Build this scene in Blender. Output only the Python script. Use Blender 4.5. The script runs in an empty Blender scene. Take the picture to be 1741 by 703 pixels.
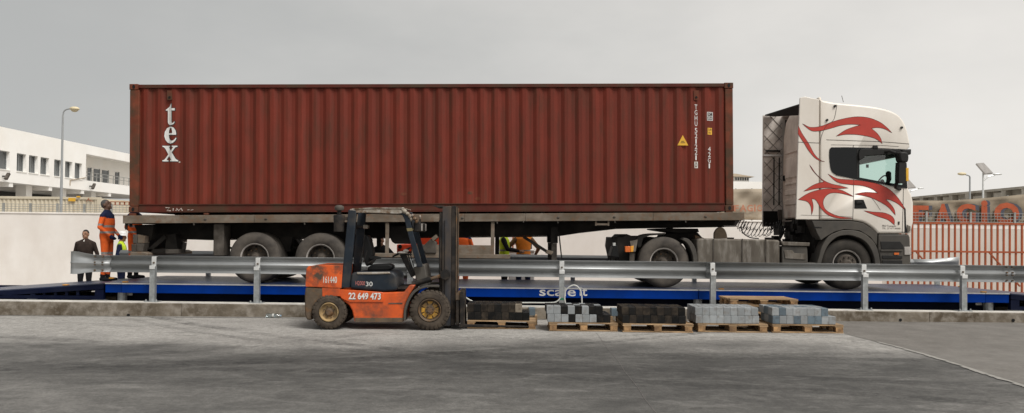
import bpy, bmesh, math, random
import numpy as np
from mathutils import Vector, Matrix, noise
from mathutils.geometry import tessellate_polygon

random.seed(7)
S = bpy.context.scene
C = S.collection
R = math.radians

# ------------------------------------------------------------------ camera
F, PW, PH = 1420.0, 1741.0, 703.0          # focal length in photo pixels, photo size
CAMZ, PITCH, ROLL, SHIFT = 1.64, R(1.0), 0.0115, 23.7
cd = bpy.data.cameras.new('camera')
cam = bpy.data.objects.new('camera', cd); C.objects.link(cam)
cd.sensor_width = 36.0
cd.lens = 36.0 * F / PW
cd.shift_y = SHIFT / PW
cd.clip_end = 2000
CM = Matrix.Translation((0, 0, CAMZ)) @ Matrix.Rotation(R(90) + PITCH, 4, 'X') @ Matrix.Rotation(ROLL, 4, 'Z')
cam.matrix_basis = CM
S.camera = cam

# ------------------------------------------------------------------ overcast sky
SUN_AZ, SUN_EL = R(140), R(54)               # azimuth from +Y towards +X
w = bpy.data.worlds.new('World'); S.world = w; w.use_nodes = True
nt = w.node_tree; nt.nodes.clear()
def wn(t, **k):
    n = nt.nodes.new(t)
    for a, b in k.items(): setattr(n, a, b)
    return n
out = wn('ShaderNodeOutputWorld'); bg = wn('ShaderNodeBackground')
sky = wn('ShaderNodeTexSky', sky_type='NISHITA'); sky.sun_disc = False
sky.sun_elevation = SUN_EL; sky.sun_rotation = SUN_AZ
tc = wn('ShaderNodeTexCoord')
mp = wn('ShaderNodeMapping'); mp.inputs['Scale'].default_value = (1, 1, 2.2)
nz = wn('ShaderNodeTexNoise'); nz.inputs['Scale'].default_value = 2.3; nz.inputs['Detail'].default_value = 5
nz.inputs['Roughness'].default_value = 0.56
dot = wn('ShaderNodeVectorMath', operation='DOT_PRODUCT'); dot.inputs[1].default_value = (0.83, -0.1, -0.28)
ad = wn('ShaderNodeMath', operation='MULTIPLY_ADD'); ad.inputs[1].default_value = 0.55; ad.inputs[2].default_value = 0.27
ad2 = wn('ShaderNodeMath', operation='MULTIPLY_ADD'); ad2.inputs[1].default_value = 0.44
rp = wn('ShaderNodeValToRGB')
rp.color_ramp.interpolation = 'EASE'
rp.color_ramp.elements[0].position = 0.15; rp.color_ramp.elements[0].color = (0.212, 0.214, 0.209, 1)
rp.color_ramp.elements[1].position = 0.85; rp.color_ramp.elements[1].color = (0.445, 0.427, 0.402, 1)
hs = wn('ShaderNodeHueSaturation'); hs.inputs['Saturation'].default_value = 0.25; hs.inputs['Value'].default_value = 0.07
mx = wn('ShaderNodeMix', data_type='RGBA'); mx.inputs['Factor'].default_value = 0.9
L = nt.links.new
L(tc.outputs['Generated'], mp.inputs['Vector']); L(mp.outputs[0], nz.inputs['Vector'])
L(tc.outputs['Generated'], dot.inputs[0]); L(dot.outputs['Value'], ad.inputs[0])
L(nz.outputs['Fac'], ad2.inputs[0]); L(ad.outputs[0], ad2.inputs[2]); L(ad2.outputs[0], rp.inputs[0])
L(sky.outputs[0], hs.inputs['Color']); L(hs.outputs[0], mx.inputs['A']); L(rp.outputs[0], mx.inputs['B'])
L(mx.outputs['Result'], bg.inputs['Color']); L(bg.outputs[0], out.inputs[0])
bg.inputs['Strength'].default_value = 1.0

sd = bpy.data.lights.new('sun', 'SUN'); sd.energy = 1.5; sd.angle = R(28); sd.color = (1, 0.98, 0.95)
so = bpy.data.objects.new('sun', sd); C.objects.link(so)
sdir = Vector((math.sin(SUN_AZ) * math.cos(SUN_EL), math.cos(SUN_AZ) * math.cos(SUN_EL), math.sin(SUN_EL)))
so.rotation_euler = sdir.to_track_quat('Z', 'Y').to_euler()
so.location = (0, 0, 40)
S.view_settings.view_transform = 'Standard'
S.view_settings.look = 'None'
S.view_settings.exposure = 1.05
S.view_settings.gamma = 1.0

# ------------------------------------------------------------------ helpers
def pix(px, py, Y):
    """photo pixel -> world point on the vertical plane at depth Y"""
    d = CM.to_3x3() @ Vector(((px - PW / 2) / F, -(py - PH / 2 - SHIFT) / F, -1))
    t = Y / d.y
    return Vector((d.x * t, Y, CAMZ + d.z * t))
def PX(px, py, Y): p = pix(px, py, Y); return p.x
def PZ(px, py, Y): p = pix(px, py, Y); return p.z
def PP(pts, Y): return [(p.x, p.z) for p in (pix(a, b, Y) for a, b in pts)]
def gz(x, y):
    x = max(-14, min(14, x))
    return 0.03 + 0.004 * x + (0.008 * (y - 16) if y < 16 else 0)
def onground(px, py):
    d = CM.to_3x3() @ Vector(((px - PW / 2) / F, -(py - PH / 2 - SHIFT) / F, -1))
    t = 10.0
    for _ in range(30):
        t = (gz(d.x * t, d.y * t) - CAMZ) / d.z
    return Vector((d.x * t, d.y * t, CAMZ + d.z * t))
def wm(o):
    m = Matrix.LocRotScale(o.location, o.rotation_euler, o.scale)
    return (wm(o.parent) @ m) if o.parent else m
def smooth(pts, n=6, closed=False):
    """Catmull-Rom through 2D points"""
    if len(pts) < 3: return list(pts)
    P = [Vector(p) for p in pts]
    o = []
    m = len(P)
    for i in range(m if closed else m - 1):
        p1, p2 = P[i], P[(i + 1) % m]
        p0 = P[i - 1] if (i > 0 or closed) else p1 * 2 - p2
        p3 = P[(i + 2) % m] if (i + 2 < m or closed) else p2 * 2 - p1
        for k in range(n):
            t = k / n
            o.append(0.5 * ((2 * p1) + (p2 - p0) * t + (2 * p0 - 5 * p1 + 4 * p2 - p3) * t * t + (3 * p1 - p0 - 3 * p2 + p3) * t ** 3))
    if not closed: o.append(P[-1])
    return [tuple(q) for q in o]
def offset(poly, d):
    """move a closed 2D polygon outwards by d (inwards if negative)"""
    a = sum(poly[i][0] * poly[(i + 1) % len(poly)][1] - poly[(i + 1) % len(poly)][0] * poly[i][1] for i in range(len(poly)))
    s = 1 if a > 0 else -1
    o = []
    for i in range(len(poly)):
        p0, p1, p2 = Vector(poly[i - 1]), Vector(poly[i]), Vector(poly[(i + 1) % len(poly)])
        e1 = (p1 - p0).normalized(); e2 = (p2 - p1).normalized()
        n1 = Vector((e1.y, -e1.x)) * s; n2 = Vector((e2.y, -e2.x)) * s
        n = n1 + n2
        if n.length < 1e-4: n = n1
        n.normalize()
        k = d / max(0.35, n.dot(n1))
        q = p1 + n * k
        o.append((q.x, q.y))
    return o

class MB:
    def __init__(s): s.v = []; s.f = []; s.mi = []
    def add(s, vs, fs, m=0):
        b = len(s.v)
        s.v += [tuple(v) for v in vs]
        for f in fs: s.f.append(tuple(b + i for i in f)); s.mi.append(m)
        return s
    def box(s, x0, x1, y0, y1, z0, z1, m=0):
        return s.add([(x0,y0,z0),(x1,y0,z0),(x1,y1,z0),(x0,y1,z0),(x0,y0,z1),(x1,y0,z1),(x1,y1,z1),(x0,y1,z1)],
                     [(0,3,2,1),(4,5,6,7),(0,1,5,4),(1,2,6,5),(2,3,7,6),(3,0,4,7)], m)
    def bar(s, p, q, wd, h, up=(0, 0, 1), m=0):
        p, q = Vector(p), Vector(q); d = (q - p).normalized(); up = Vector(up)
        if abs(d.dot(up)) > 0.98: up = Vector((0, 1, 0))
        sd = d.cross(up).normalized(); u = sd.cross(d)
        o = []
        for e in (p, q):
            for a, b in ((-1,-1),(1,-1),(1,1),(-1,1)): o.append(e + sd * a * wd / 2 + u * b * h / 2)
        return s.add(o, [(3,2,1,0),(4,5,6,7),(0,1,5,4),(1,2,6,5),(2,3,7,6),(3,0,4,7)], m)
    def prism(s, poly, y0, y1, m=0):
        n = len(poly)
        vs = [(a, y0, b) for a, b in poly] + [(a, y1, b) for a, b in poly]
        return s.add(vs, [tuple(range(n)), tuple(range(2*n-1, n-1, -1))] + [(i, n+i, n+(i+1)%n, (i+1)%n) for i in range(n)], m)
    def plate(s, outer, holes, t0, t1, mp=lambda a, b, t: (a, t, b), m=0, sides=True):
        loops = [outer] + list(holes)
        flat = [p for l in loops for p in l]
        tris = tessellate_polygon([[Vector((a, b, 0)) for a, b in l] for l in loops])
        n = len(flat)
        vs = [mp(a, b, t0) for a, b in flat] + [mp(a, b, t1) for a, b in flat]
        fs = [tuple(t) for t in tris] + [(t[2]+n, t[1]+n, t[0]+n) for t in tris]
        k = 0
        for l in loops:
            for i in range(len(l)):
                j = (i + 1) % len(l)
                if sides: fs.append((k+i, k+j, n+k+j, n+k+i))
            k += len(l)
        return s.add(vs, fs, m)
    def tube(s, pts, r, n=8, m=0, closed=False):
        P = [Vector(p) for p in pts]; N = len(P)
        rr = r if isinstance(r, (list, tuple)) else [r] * N
        prev = None; vs = []
        for i in range(N):
            if closed: d = P[(i+1) % N] - P[i-1]
            else: d = P[min(i+1, N-1)] - P[max(i-1, 0)]
            d.normalize()
            if prev is None:
                a = Vector((0,0,1)) if abs(d.z) < 0.9 else Vector((1,0,0))
                u = d.cross(a).normalized()
            else:
                u = prev - d * prev.dot(d)
                u = u.normalized() if u.length > 1e-6 else d.orthogonal().normalized()
            prev = u; v = d.cross(u)
            for k in range(n):
                t = 2 * math.pi * k / n
                vs.append(P[i] + (u * math.cos(t) + v * math.sin(t)) * rr[i])
        fs = []
        for i in range(N if closed else N - 1):
            j = (i + 1) % N
            for k in range(n):
                fs.append((i*n+k, i*n+(k+1)%n, j*n+(k+1)%n, j*n+k))
        if not closed: fs += [tuple(range(n-1, -1, -1)), tuple(range((N-1)*n, N*n))]
        return s.add(vs, fs, m)
    def cyl(s, p, q, r, n=16, m=0, r2=None): return s.tube([p, q], [r, r if r2 is None else r2], n, m)
    def lathe(s, prof, n=32, c=(0, 0, 0), m=0, axis='Y'):
        vs = []; k = len(prof)
        for i in range(n):
            t = 2 * math.pi * i / n
            for a, r in prof:
                if axis == 'Y': vs.append((c[0] + r*math.cos(t), c[1] + a, c[2] + r*math.sin(t)))
                elif axis == 'Z': vs.append((c[0] + r*math.cos(t), c[1] + r*math.sin(t), c[2] + a))
                else: vs.append((c[0] + a, c[1] + r*math.cos(t), c[2] + r*math.sin(t)))
        fs = [(i*k+j, ((i+1)%n)*k+j, ((i+1)%n)*k+j+1, i*k+j+1) for i in range(n) for j in range(k-1)]
        return s.add(vs, fs, m)
    def ball(s, c, r, nu=12, nv=8, m=0):
        r = r if isinstance(r, (list, tuple)) else (r, r, r)
        vs = []
        for j in range(nv + 1):
            ph = math.pi * j / nv
            for i in range(nu):
                t = 2*math.pi*i/nu
                vs.append((c[0]+r[0]*math.sin(ph)*math.cos(t), c[1]+r[1]*math.sin(ph)*math.sin(t), c[2]+r[2]*math.cos(ph)))
        return s.add(vs, [(j*nu+i, (j+1)*nu+i, (j+1)*nu+(i+1)%nu, j*nu+(i+1)%nu) for j in range(nv) for i in range(nu)], m)
    def mesh(s, name, mats, inv=None, sm=None):
        me = bpy.data.meshes.new(name)
        vs = s.v if inv is None else [inv @ Vector(v) for v in s.v]
        me.from_pydata([tuple(v) for v in vs], [], s.f)
        bm = bmesh.new(); bm.from_mesh(me)
        bmesh.ops.remove_doubles(bm, verts=bm.verts, dist=1e-5) if len(bm.verts) < 60000 else None
        bmesh.ops.recalc_face_normals(bm, faces=bm.faces)
        bm.to_mesh(me); bm.free()
        for mt in (mats if isinstance(mats, (list, tuple)) else [mats]): me.materials.append(mt)
        if len(me.materials) > 1 and len(me.polygons) == len(s.mi):
            me.polygons.foreach_set('material_index', s.mi)
        if sm:
            me.shade_smooth(); me.set_sharp_from_angle(angle=R(sm))
        me.update()
        return me
    def build(s, name, mat, parent=None, bevel=0, sm=None, segs=2):
        inv = wm(parent).inverted() if parent else None
        me = s.mesh(name, mat, inv, sm)
        o = bpy.data.objects.new(name, me); C.objects.link(o)
        if parent: o.parent = parent
        if bevel:
            b = o.modifiers.new('bevel', 'BEVEL'); b.width = bevel; b.segments = segs
            b.limit_method = 'ANGLE'; b.angle_limit = R(40)
            if not sm: me.shade_smooth(); me.set_sharp_from_angle(angle=R(30))
        return o
def tag(o, label=None, cat=None, group=None, kind=None):
    if label: o['label'] = label
    if cat: o['category'] = cat
    if group: o['group'] = group
    if kind: o['kind'] = kind
    return o
def empty(name, loc=(0, 0, 0), rot=(0, 0, 0), parent=None):
    o = bpy.data.objects.new(name, None); C.objects.link(o)
    o.location = loc; o.rotation_euler = rot; o.empty_display_size = 0.2
    if parent: o.parent = parent
    return o
def thing(name, label, cat, loc=(0, 0, 0), rot=(0, 0, 0), group=None):
    return tag(empty(name, loc, rot), label, cat, group)
def inst(me, name, parent, loc=(0, 0, 0), rot=(0, 0, 0)):
    o = bpy.data.objects.new(name, me); C.objects.link(o); o.parent = parent
    o.location = loc; o.rotation_euler = rot
    return o
def copy_tree(o, parent=None):
    c = o.copy(); C.objects.link(c); c.parent = parent
    for ch in list(o.children): copy_tree(ch, c)
    return c
def text_mb(s, x0, x1, z0, z1, y, wrap=None, cuts=0, b=None, bold=0.0):
    """lettering fitted into a box on the plane Y = y"""
    cu = bpy.data.curves.new('t', 'FONT'); cu.body = s; cu.fill_mode = 'FRONT'; cu.resolution_u = 3; cu.offset = bold
    o = bpy.data.objects.new('t', cu); C.objects.link(o)
    dg = bpy.context.evaluated_depsgraph_get(); dg.update()
    me = bpy.data.meshes.new_from_object(o.evaluated_get(dg))
    bm = bmesh.new(); bm.from_mesh(me)
    bmesh.ops.triangulate(bm, faces=bm.faces)
    if cuts: bmesh.ops.subdivide_edges(bm, edges=bm.edges, cuts=cuts, use_grid_fill=True)
    bm.verts.ensure_lookup_table()
    xs = [v.co.x for v in bm.verts]; ys = [v.co.y for v in bm.verts]
    ax, bx, ay, by = min(xs), max(xs), min(ys), max(ys)
    vs = []
    for v in bm.verts:
        X = x0 + (v.co.x - ax) / (bx - ax) * (x1 - x0); Z = z0 + (v.co.y - ay) / (by - ay) * (z1 - z0)
        vs.append((X, y if wrap is None else y + wrap(X), Z))
    b = b or MB()
    b.add(vs, [tuple(q.index for q in f.verts) for f in bm.faces])
    bm.free(); bpy.data.objects.remove(o); bpy.data.curves.remove(cu); bpy.data.meshes.remove(me)
    return b
def text_px(s, px0, py0, px1, py1, Y, b=None, bold=0.0):
    a = pix(px0, py1, Y); c = pix(px1, py0, Y)
    return text_mb(s, a.x, c.x, a.z, c.z, Y, b=b, bold=bold)

# ------------------------------------------------------------------ materials
def mat(name, col, rough=0.6, metal=0.0, var=0.2, scale=5, dirt=None, amt=0.5, dscale=1.5, edge=0.12, bump=0.0, bscale=60,
        stretch=(1, 1, 1), dstretch=(1, 1, 1), spec=0.5, dirt2=None, amt2=0.5, d2scale=6, coord='Object', rand=0.0):
    m = bpy.data.materials.new(name); m.use_nodes = True
    t = m.node_tree; N = t.nodes; K = t.links.new
    p = N['Principled BSDF']
    p.inputs['Roughness'].default_value = rough; p.inputs['Metallic'].default_value = metal
    p.inputs['Specular IOR Level'].default_value = spec
    tcn = N.new('ShaderNodeTexCoord'); oi = N.new('ShaderNodeObjectInfo')
    def noise(sc, st, det=6, ofs=0):
        mpn = N.new('ShaderNodeMapping'); mpn.inputs['Scale'].default_value = st; mpn.inputs['Location'].default_value = (ofs, ofs * 2, ofs * 3)
        src = tcn.outputs[coord]
        if rand:
            va = N.new('ShaderNodeVectorMath'); va.operation = 'ADD'
            vm = N.new('ShaderNodeMath'); vm.operation = 'MULTIPLY'; vm.inputs[1].default_value = 37.0
            K(oi.outputs['Random'], vm.inputs[0]); K(src, va.inputs[0]); K(vm.outputs[0], va.inputs[1]); src = va.outputs[0]
        K(src, mpn.inputs[0])
        n = N.new('ShaderNodeTexNoise'); n.inputs['Scale'].default_value = sc; n.inputs['Detail'].default_value = det
        n.inputs['Roughness'].default_value = 0.6
        K(mpn.outputs[0], n.inputs['Vector'])
        return n.outputs['Fac']
    n1 = noise(scale, stretch)
    mr = N.new('ShaderNodeMapRange'); mr.inputs[1].default_value = 0.3; mr.inputs[2].default_value = 0.7
    mr.inputs[3].default_value = 1 - var; mr.inputs[4].default_value = 1 + var
    K(n1, mr.inputs[0])
    mul = N.new('ShaderNodeMix'); mul.data_type = 'RGBA'; mul.blend_type = 'MULTIPLY'; mul.inputs['Factor'].default_value = 1
    mul.inputs['A'].default_value = (*col, 1); K(mr.outputs[0], mul.inputs['B'])
    c = mul.outputs['Result']
    if rand:
        rr_ = N.new('ShaderNodeMapRange'); rr_.inputs[3].default_value = 1 - rand; rr_.inputs[4].default_value = 1 + rand
        K(oi.outputs['Random'], rr_.inputs[0])
        m2 = N.new('ShaderNodeMix'); m2.data_type = 'RGBA'; m2.blend_type = 'MULTIPLY'; m2.inputs['Factor'].default_value = 1
        K(c, m2.inputs['A']); K(rr_.outputs[0], m2.inputs['B']); c = m2.outputs['Result']
    k = 3.1
    for dc, am, ds in ((dirt, amt, dscale), (dirt2, amt2, d2scale)):
        if dc is None: continue
        n2 = noise(ds, dstretch, 8, k); k += 4.7
        r2 = N.new('ShaderNodeMapRange'); th = 1 - am * 0.85 - 0.08
        r2.inputs[1].default_value = 0.5 + (th - 0.5) * 0.5 - edge; r2.inputs[2].default_value = 0.5 + (th - 0.5) * 0.5 + edge
        K(n2, r2.inputs[0])
        mm = N.new('ShaderNodeMix'); mm.data_type = 'RGBA'; mm.inputs['B'].default_value = (*dc, 1)
        K(r2.outputs[0], mm.inputs['Factor']); K(c, mm.inputs['A']); c = mm.outputs['Result']
    K(c, p.inputs['Base Color'])
    if bump:
        bn = N.new('ShaderNodeBump'); bn.inputs['Strength'].default_value = bump; bn.inputs['Distance'].default_value = 0.02
        K(noise(bscale, stretch, 4, 9), bn.inputs['Height']); K(bn.outputs[0], p.inputs['Normal'])
    return m
def glassy(name, col, refl=0.12, rough=0.02):
    m = bpy.data.materials.new(name); m.use_nodes = True
    t = m.node_tree; N = t.nodes; K = t.links.new; N.clear()
    o = N.new('ShaderNodeOutputMaterial'); a = N.new('ShaderNodeBsdfTransparent'); g = N.new('ShaderNodeBsdfGlossy')
    x = N.new('ShaderNodeMixShader'); a.inputs[0].default_value = (*col, 1); g.inputs['Roughness'].default_value = rough
    x.inputs[0].default_value = refl
    K(a.outputs[0], x.inputs[1]); K(g.outputs[0], x.inputs[2]); K(x.outputs[0], o.inputs[0])
    return m
M = {}
M['white_wall'] = mat('white_wall', (0.88, 0.83, 0.775), 0.85, var=0.03, scale=0.8, dirt=(0.78, 0.71, 0.64), amt=0.3, dscale=0.5, edge=0.25, bump=0.04, bscale=12, dstretch=(1, 1, 0.6), dirt2=(0.72, 0.65, 0.58), amt2=0.12, d2scale=1.6)
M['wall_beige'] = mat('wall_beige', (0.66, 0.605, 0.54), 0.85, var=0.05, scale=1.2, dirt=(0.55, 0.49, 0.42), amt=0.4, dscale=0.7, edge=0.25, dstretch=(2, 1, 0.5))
M['building'] = mat('building_white', (0.91, 0.885, 0.84), 0.8, var=0.03, scale=0.7, dirt=(0.84, 0.79, 0.72), amt=0.2, dscale=0.4, edge=0.2)
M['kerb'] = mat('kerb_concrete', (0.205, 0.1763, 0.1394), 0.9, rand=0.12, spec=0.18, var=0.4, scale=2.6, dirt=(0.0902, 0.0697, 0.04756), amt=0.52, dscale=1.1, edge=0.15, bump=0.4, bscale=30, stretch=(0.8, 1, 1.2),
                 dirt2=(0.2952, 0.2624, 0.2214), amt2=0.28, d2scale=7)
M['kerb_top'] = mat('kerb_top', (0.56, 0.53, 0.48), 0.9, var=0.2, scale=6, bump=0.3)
M['asphalt'] = mat('asphalt', (0.185, 0.171, 0.154), 0.92, spec=0.18, var=0.25, scale=22, dirt=(0.235, 0.22, 0.20), amt=0.4, dscale=0.8, edge=0.25, dirt2=(0.13, 0.12, 0.108), amt2=0.3, d2scale=2.5, bump=0.5, bscale=160)
M['joint'] = mat('joint', (0.14, 0.125, 0.118), 0.95, var=0.3, scale=12)
M['edge'] = mat('concrete_edge', (0.2668, 0.253, 0.23), 0.9, var=0.25, scale=9, bump=0.4)
M['container'] = mat('container_paint', (0.1634, 0.02422, 0.01188), 0.62, spec=0.25, var=0.14, scale=1.3, dirt=(0.1159, 0.01947, 0.009975), amt=0.4, dscale=0.9, edge=0.2,
                     dstretch=(2.2, 1, 0.35), dirt2=(0.057, 0.0247, 0.01235), amt2=0.12, d2scale=3.2, bump=0.06, bscale=14)
M['container_rail'] = mat('container_rail', (0.09, 0.017, 0.010), 0.65, spec=0.25, var=0.25, scale=3, dirt=(0.065, 0.036, 0.02), amt=0.42, dscale=2.2, edge=0.12)
M['rust_post'] = mat('rust_post', (0.155, 0.042, 0.022), 0.7, spec=0.18, var=0.3, scale=4, dirt=(0.075, 0.042, 0.025), amt=0.5, dscale=3.2, edge=0.1)
M['letter'] = mat('letter_white', (0.68, 0.67, 0.64), 0.6, var=0.08, scale=12)
M['letter_worn'] = mat('letter_worn', (0.62, 0.60, 0.55), 0.6, var=0.15, scale=20, dirt=(0.30, 0.15, 0.08), amt=0.3, dscale=22, edge=0.08)
M['chalk'] = mat('chalk', (0.5, 0.42, 0.37), 0.9, var=0.2, scale=20)
M['yellow'] = mat('yellow_label', (0.72, 0.40, 0.035), 0.5, var=0.1, scale=8)
M['dark_ink'] = mat('dark_ink', (0.05, 0.04, 0.035), 0.6, spec=0.18)
M['trailer_rail'] = mat('trailer_rail', (0.1955, 0.1613, 0.1271), 0.75, spec=0.18, var=0.3, scale=2.5, dirt=(0.1075, 0.08309, 0.05865), amt=0.45, dscale=1.6, edge=0.15, stretch=(1, 1, 3),
                        dirt2=(0.1564, 0.0782, 0.0391), amt2=0.15, d2scale=9)
M['chassis'] = mat('chassis_black', (0.013, 0.0115, 0.010), 0.8, spec=0.18, var=0.4, scale=4, dirt=(0.032, 0.027, 0.022), amt=0.3, dscale=2)
M['chassis_grey'] = mat('chassis_grey', (0.092, 0.08, 0.068), 0.75, spec=0.18, var=0.3, scale=5, dirt=(0.048, 0.04, 0.032), amt=0.4, dscale=3)
M['tyre'] = mat('tyre', (0.05394, 0.04765, 0.04225), 0.85, spec=0.18, var=0.25, scale=5, dirt=(0.1259, 0.1079, 0.0899), amt=0.4, dscale=3.5, edge=0.2, bump=0.2, bscale=50)
M['tyre_dark'] = mat('tyre_dark', (0.0238, 0.0217, 0.0196), 0.8, spec=0.18, var=0.25, scale=5, dirt=(0.0595, 0.0511, 0.042), amt=0.35, dscale=4, edge=0.2)
M['rim'] = mat('rim_dusty', (0.1056, 0.08832, 0.072), 0.7, spec=0.18, var=0.3, scale=6, dirt=(0.0528, 0.0432, 0.03552), amt=0.45, dscale=6)
M['rim_edge'] = mat('rim_edge', (0.36, 0.33, 0.30), 0.6, var=0.25, scale=9)
M['galv'] = mat('galvanised', (0.38, 0.39, 0.39), 0.46, 0.55, var=0.16, scale=3, dirt=(0.31, 0.315, 0.31), amt=0.35, dscale=2.2, stretch=(0.4, 1, 3), edge=0.2, bump=0.04, bscale=25)
M['galv_post'] = mat('galvanised_post', (0.40, 0.415, 0.415), 0.5, 0.55, var=0.2, scale=14, dirt=(0.28, 0.29, 0.285), amt=0.4, dscale=9)
M['bright_steel'] = mat('bright_steel', (0.72, 0.72, 0.70), 0.45, 0.5, var=0.1)
M['blue'] = mat('scale_blue', (0.0004, 0.035, 0.27), 0.6, spec=0.06, var=0.12, scale=1.5, dirt=(0.002, 0.022, 0.12), amt=0.25, dscale=1.2, edge=0.2)
M['navy'] = mat('ramp_navy', (0.0016, 0.0042, 0.021), 0.55, spec=0.12, var=0.2, scale=3, dirt=(0.008, 0.011, 0.026), amt=0.3, dscale=2)
M['deck'] = mat('deck_plate', (0.014, 0.026, 0.075), 0.32, var=0.3, scale=2, dirt=(0.045, 0.048, 0.062), amt=0.3, dscale=1.5, edge=0.2, stretch=(0.3, 1, 1), bump=0.35, bscale=70)
M['deck_edge'] = mat('deck_edge', (0.60, 0.60, 0.60), 0.5, var=0.15, scale=8)
M['amber'] = mat('amber_reflector', (0.75, 0.33, 0.03), 0.4)
M['orange_lens'] = mat('orange_lens', (0.6, 0.13, 0.02), 0.25, var=0.2, scale=30)
M['red_lens'] = mat('red_lens', (0.45, 0.03, 0.02), 0.25)
M['cab'] = mat('cab_white', (0.76, 0.71, 0.64), 0.32, var=0.03, scale=2, dirt=(0.61, 0.54, 0.46), amt=0.3, dscale=1.4, edge=0.25, dstretch=(1, 1, 0.5))
M['cab_back'] = mat('cab_back', (0.864, 0.78, 0.672), 0.6, var=0.1, scale=3, dirt=(0.6, 0.516, 0.42), amt=0.35, dscale=2)
M['quilt'] = mat('quilt_grey', (0.735, 0.6738, 0.6125), 0.8, spec=0.18, var=0.2, scale=5, dirt=(0.455, 0.4025, 0.35), amt=0.4, dscale=2)
M['flame'] = mat('flame_red', (0.44, 0.04, 0.024), 0.4, var=0.1, scale=4)
M['flame_edge'] = mat('flame_edge', (0.06, 0.022, 0.018), 0.5, spec=0.18)
M['plastic'] = mat('grey_plastic', (0.0612, 0.05616, 0.0504), 0.65, spec=0.18, var=0.2, scale=4, dirt=(0.0972, 0.0864, 0.072), amt=0.35, dscale=2.5, edge=0.2)
M['plastic_dark'] = mat('dark_plastic', (0.022, 0.021, 0.02), 0.5, spec=0.18, var=0.2, scale=4)
M['black'] = mat('black_rubber', (0.012, 0.012, 0.012), 0.55, spec=0.18, var=0.2)
M['black_glass'] = mat('black_glass', (0.006, 0.007, 0.008), 0.08, var=0.1, spec=0.25)
M['tank'] = mat('dusty_tank', (0.16, 0.14, 0.116), 0.65, 0.2, spec=0.18, var=0.2, scale=3, dirt=(0.084, 0.0704, 0.056), amt=0.45, dscale=1.8, dstretch=(2, 1, 0.5), edge=0.15, dirt2=(0.288, 0.264, 0.232), amt2=0.14, d2scale=5)
M['glass'] = glassy('cab_glass', (0.82, 0.93, 0.90), 0.10)
M['windscreen'] = glassy('windscreen_glass', (0.72, 0.90, 0.85), 0.06)
M['fork_orange'] = mat('forklift_orange', (0.66, 0.098, 0.013), 0.4, var=0.1, scale=4, dirt=(0.42, 0.07, 0.018), amt=0.35, dscale=2.5, edge=0.15, dirt2=(0.07, 0.045, 0.03), amt2=0.17, d2scale=4)
M['weight_grime'] = mat('counterweight_orange', (0.66, 0.105, 0.016), 0.45, var=0.12, scale=4, dirt=(0.075, 0.05, 0.032), amt=0.42, dscale=3.2, edge=0.06, dirt2=(0.35, 0.06, 0.018), amt2=0.35, d2scale=6)
M['grime'] = mat('grime_steel', (0.105, 0.078, 0.055), 0.75, spec=0.18, var=0.3, scale=6, dirt=(0.2, 0.1, 0.04), amt=0.2, dscale=7)
M['fork_blue'] = mat('forklift_slate', (0.0184, 0.0248, 0.0336), 0.42, spec=0.18, var=0.25, scale=4, dirt=(0.056, 0.052, 0.048), amt=0.27, dscale=3)
M['fork_dark'] = mat('forklift_dark', (0.018, 0.0165, 0.01575), 0.6, spec=0.18, var=0.3, scale=6, dirt=(0.06375, 0.0495, 0.0375), amt=0.35, dscale=5)
M['mast'] = mat('mast_grey', (0.03938, 0.04219, 0.04875), 0.5, spec=0.18, var=0.25, scale=5, dirt=(0.09375, 0.07031, 0.05156), amt=0.3, dscale=3.5, dstretch=(1, 1, 0.4))
M['canopy'] = mat('canopy_peeling', (0.2914, 0.2542, 0.2046), 0.75, var=0.2, scale=7, dirt=(0.1116, 0.0558, 0.0217), amt=0.42, dscale=5, edge=0.06, dirt2=(0.3844, 0.3596, 0.3224), amt2=0.28, d2scale=9)
M['rim_yellow'] = mat('rim_yellow', (0.42, 0.22, 0.02), 0.6, var=0.3, scale=8, dirt=(0.07, 0.05, 0.035), amt=0.4, dscale=9)
M['rim_cream'] = mat('rim_cream', (0.34, 0.23, 0.105), 0.65, var=0.25, scale=8, dirt=(0.11, 0.08, 0.05), amt=0.3, dscale=8)
M['lug'] = mat('tyre_lug', (0.04992, 0.03978, 0.0312), 0.85, spec=0.18, var=0.25, scale=9, dirt=(0.0936, 0.0741, 0.05616), amt=0.4, dscale=6)
M['wood'] = mat('pallet_wood', (0.40, 0.265, 0.145), 0.85, rand=0.25, var=0.3, scale=5, dirt=(0.2, 0.125, 0.065), amt=0.4, dscale=4, stretch=(0.6, 4, 4), dstretch=(0.7, 3, 3), bump=0.3)
M['wood_end'] = mat('pallet_block_wood', (0.34, 0.2, 0.092), 0.85, rand=0.3, var=0.4, scale=11, dirt=(0.14, 0.08, 0.04), amt=0.4, dscale=8, bump=0.3)
M['wt_grey'] = mat('weight_grey', (0.2565, 0.2707, 0.2755), 0.55, rand=0.16, var=0.14, scale=6, dirt=(0.171, 0.1568, 0.1425), amt=0.22, dscale=9, coord='Object')
M['wt_black'] = mat('weight_black', (0.0063, 0.006075, 0.00585), 0.5, rand=0.4, spec=0.18, var=0.3, scale=6, dirt=(0.0225, 0.018, 0.0135), amt=0.25, dscale=9)
M['wt_brown'] = mat('weight_brown', (0.0192, 0.015, 0.0114), 0.65, rand=0.4, spec=0.18, var=0.3, scale=6, dirt=(0.051, 0.039, 0.0276), amt=0.35, dscale=9)
M['wt_blue'] = mat('weight_blue', (0.10, 0.135, 0.16), 0.55, rand=0.2, var=0.15, scale=6, dirt=(0.06, 0.07, 0.08), amt=0.2, dscale=12)
M['wt_tan'] = mat('weight_tan', (0.21, 0.175, 0.135), 0.7, rand=0.2, spec=0.18, var=0.25, scale=6, dirt=(0.09, 0.07, 0.05), amt=0.3, dscale=9)
M['hose'] = mat('hose_white', (0.50, 0.50, 0.47), 0.6, var=0.1)
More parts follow.
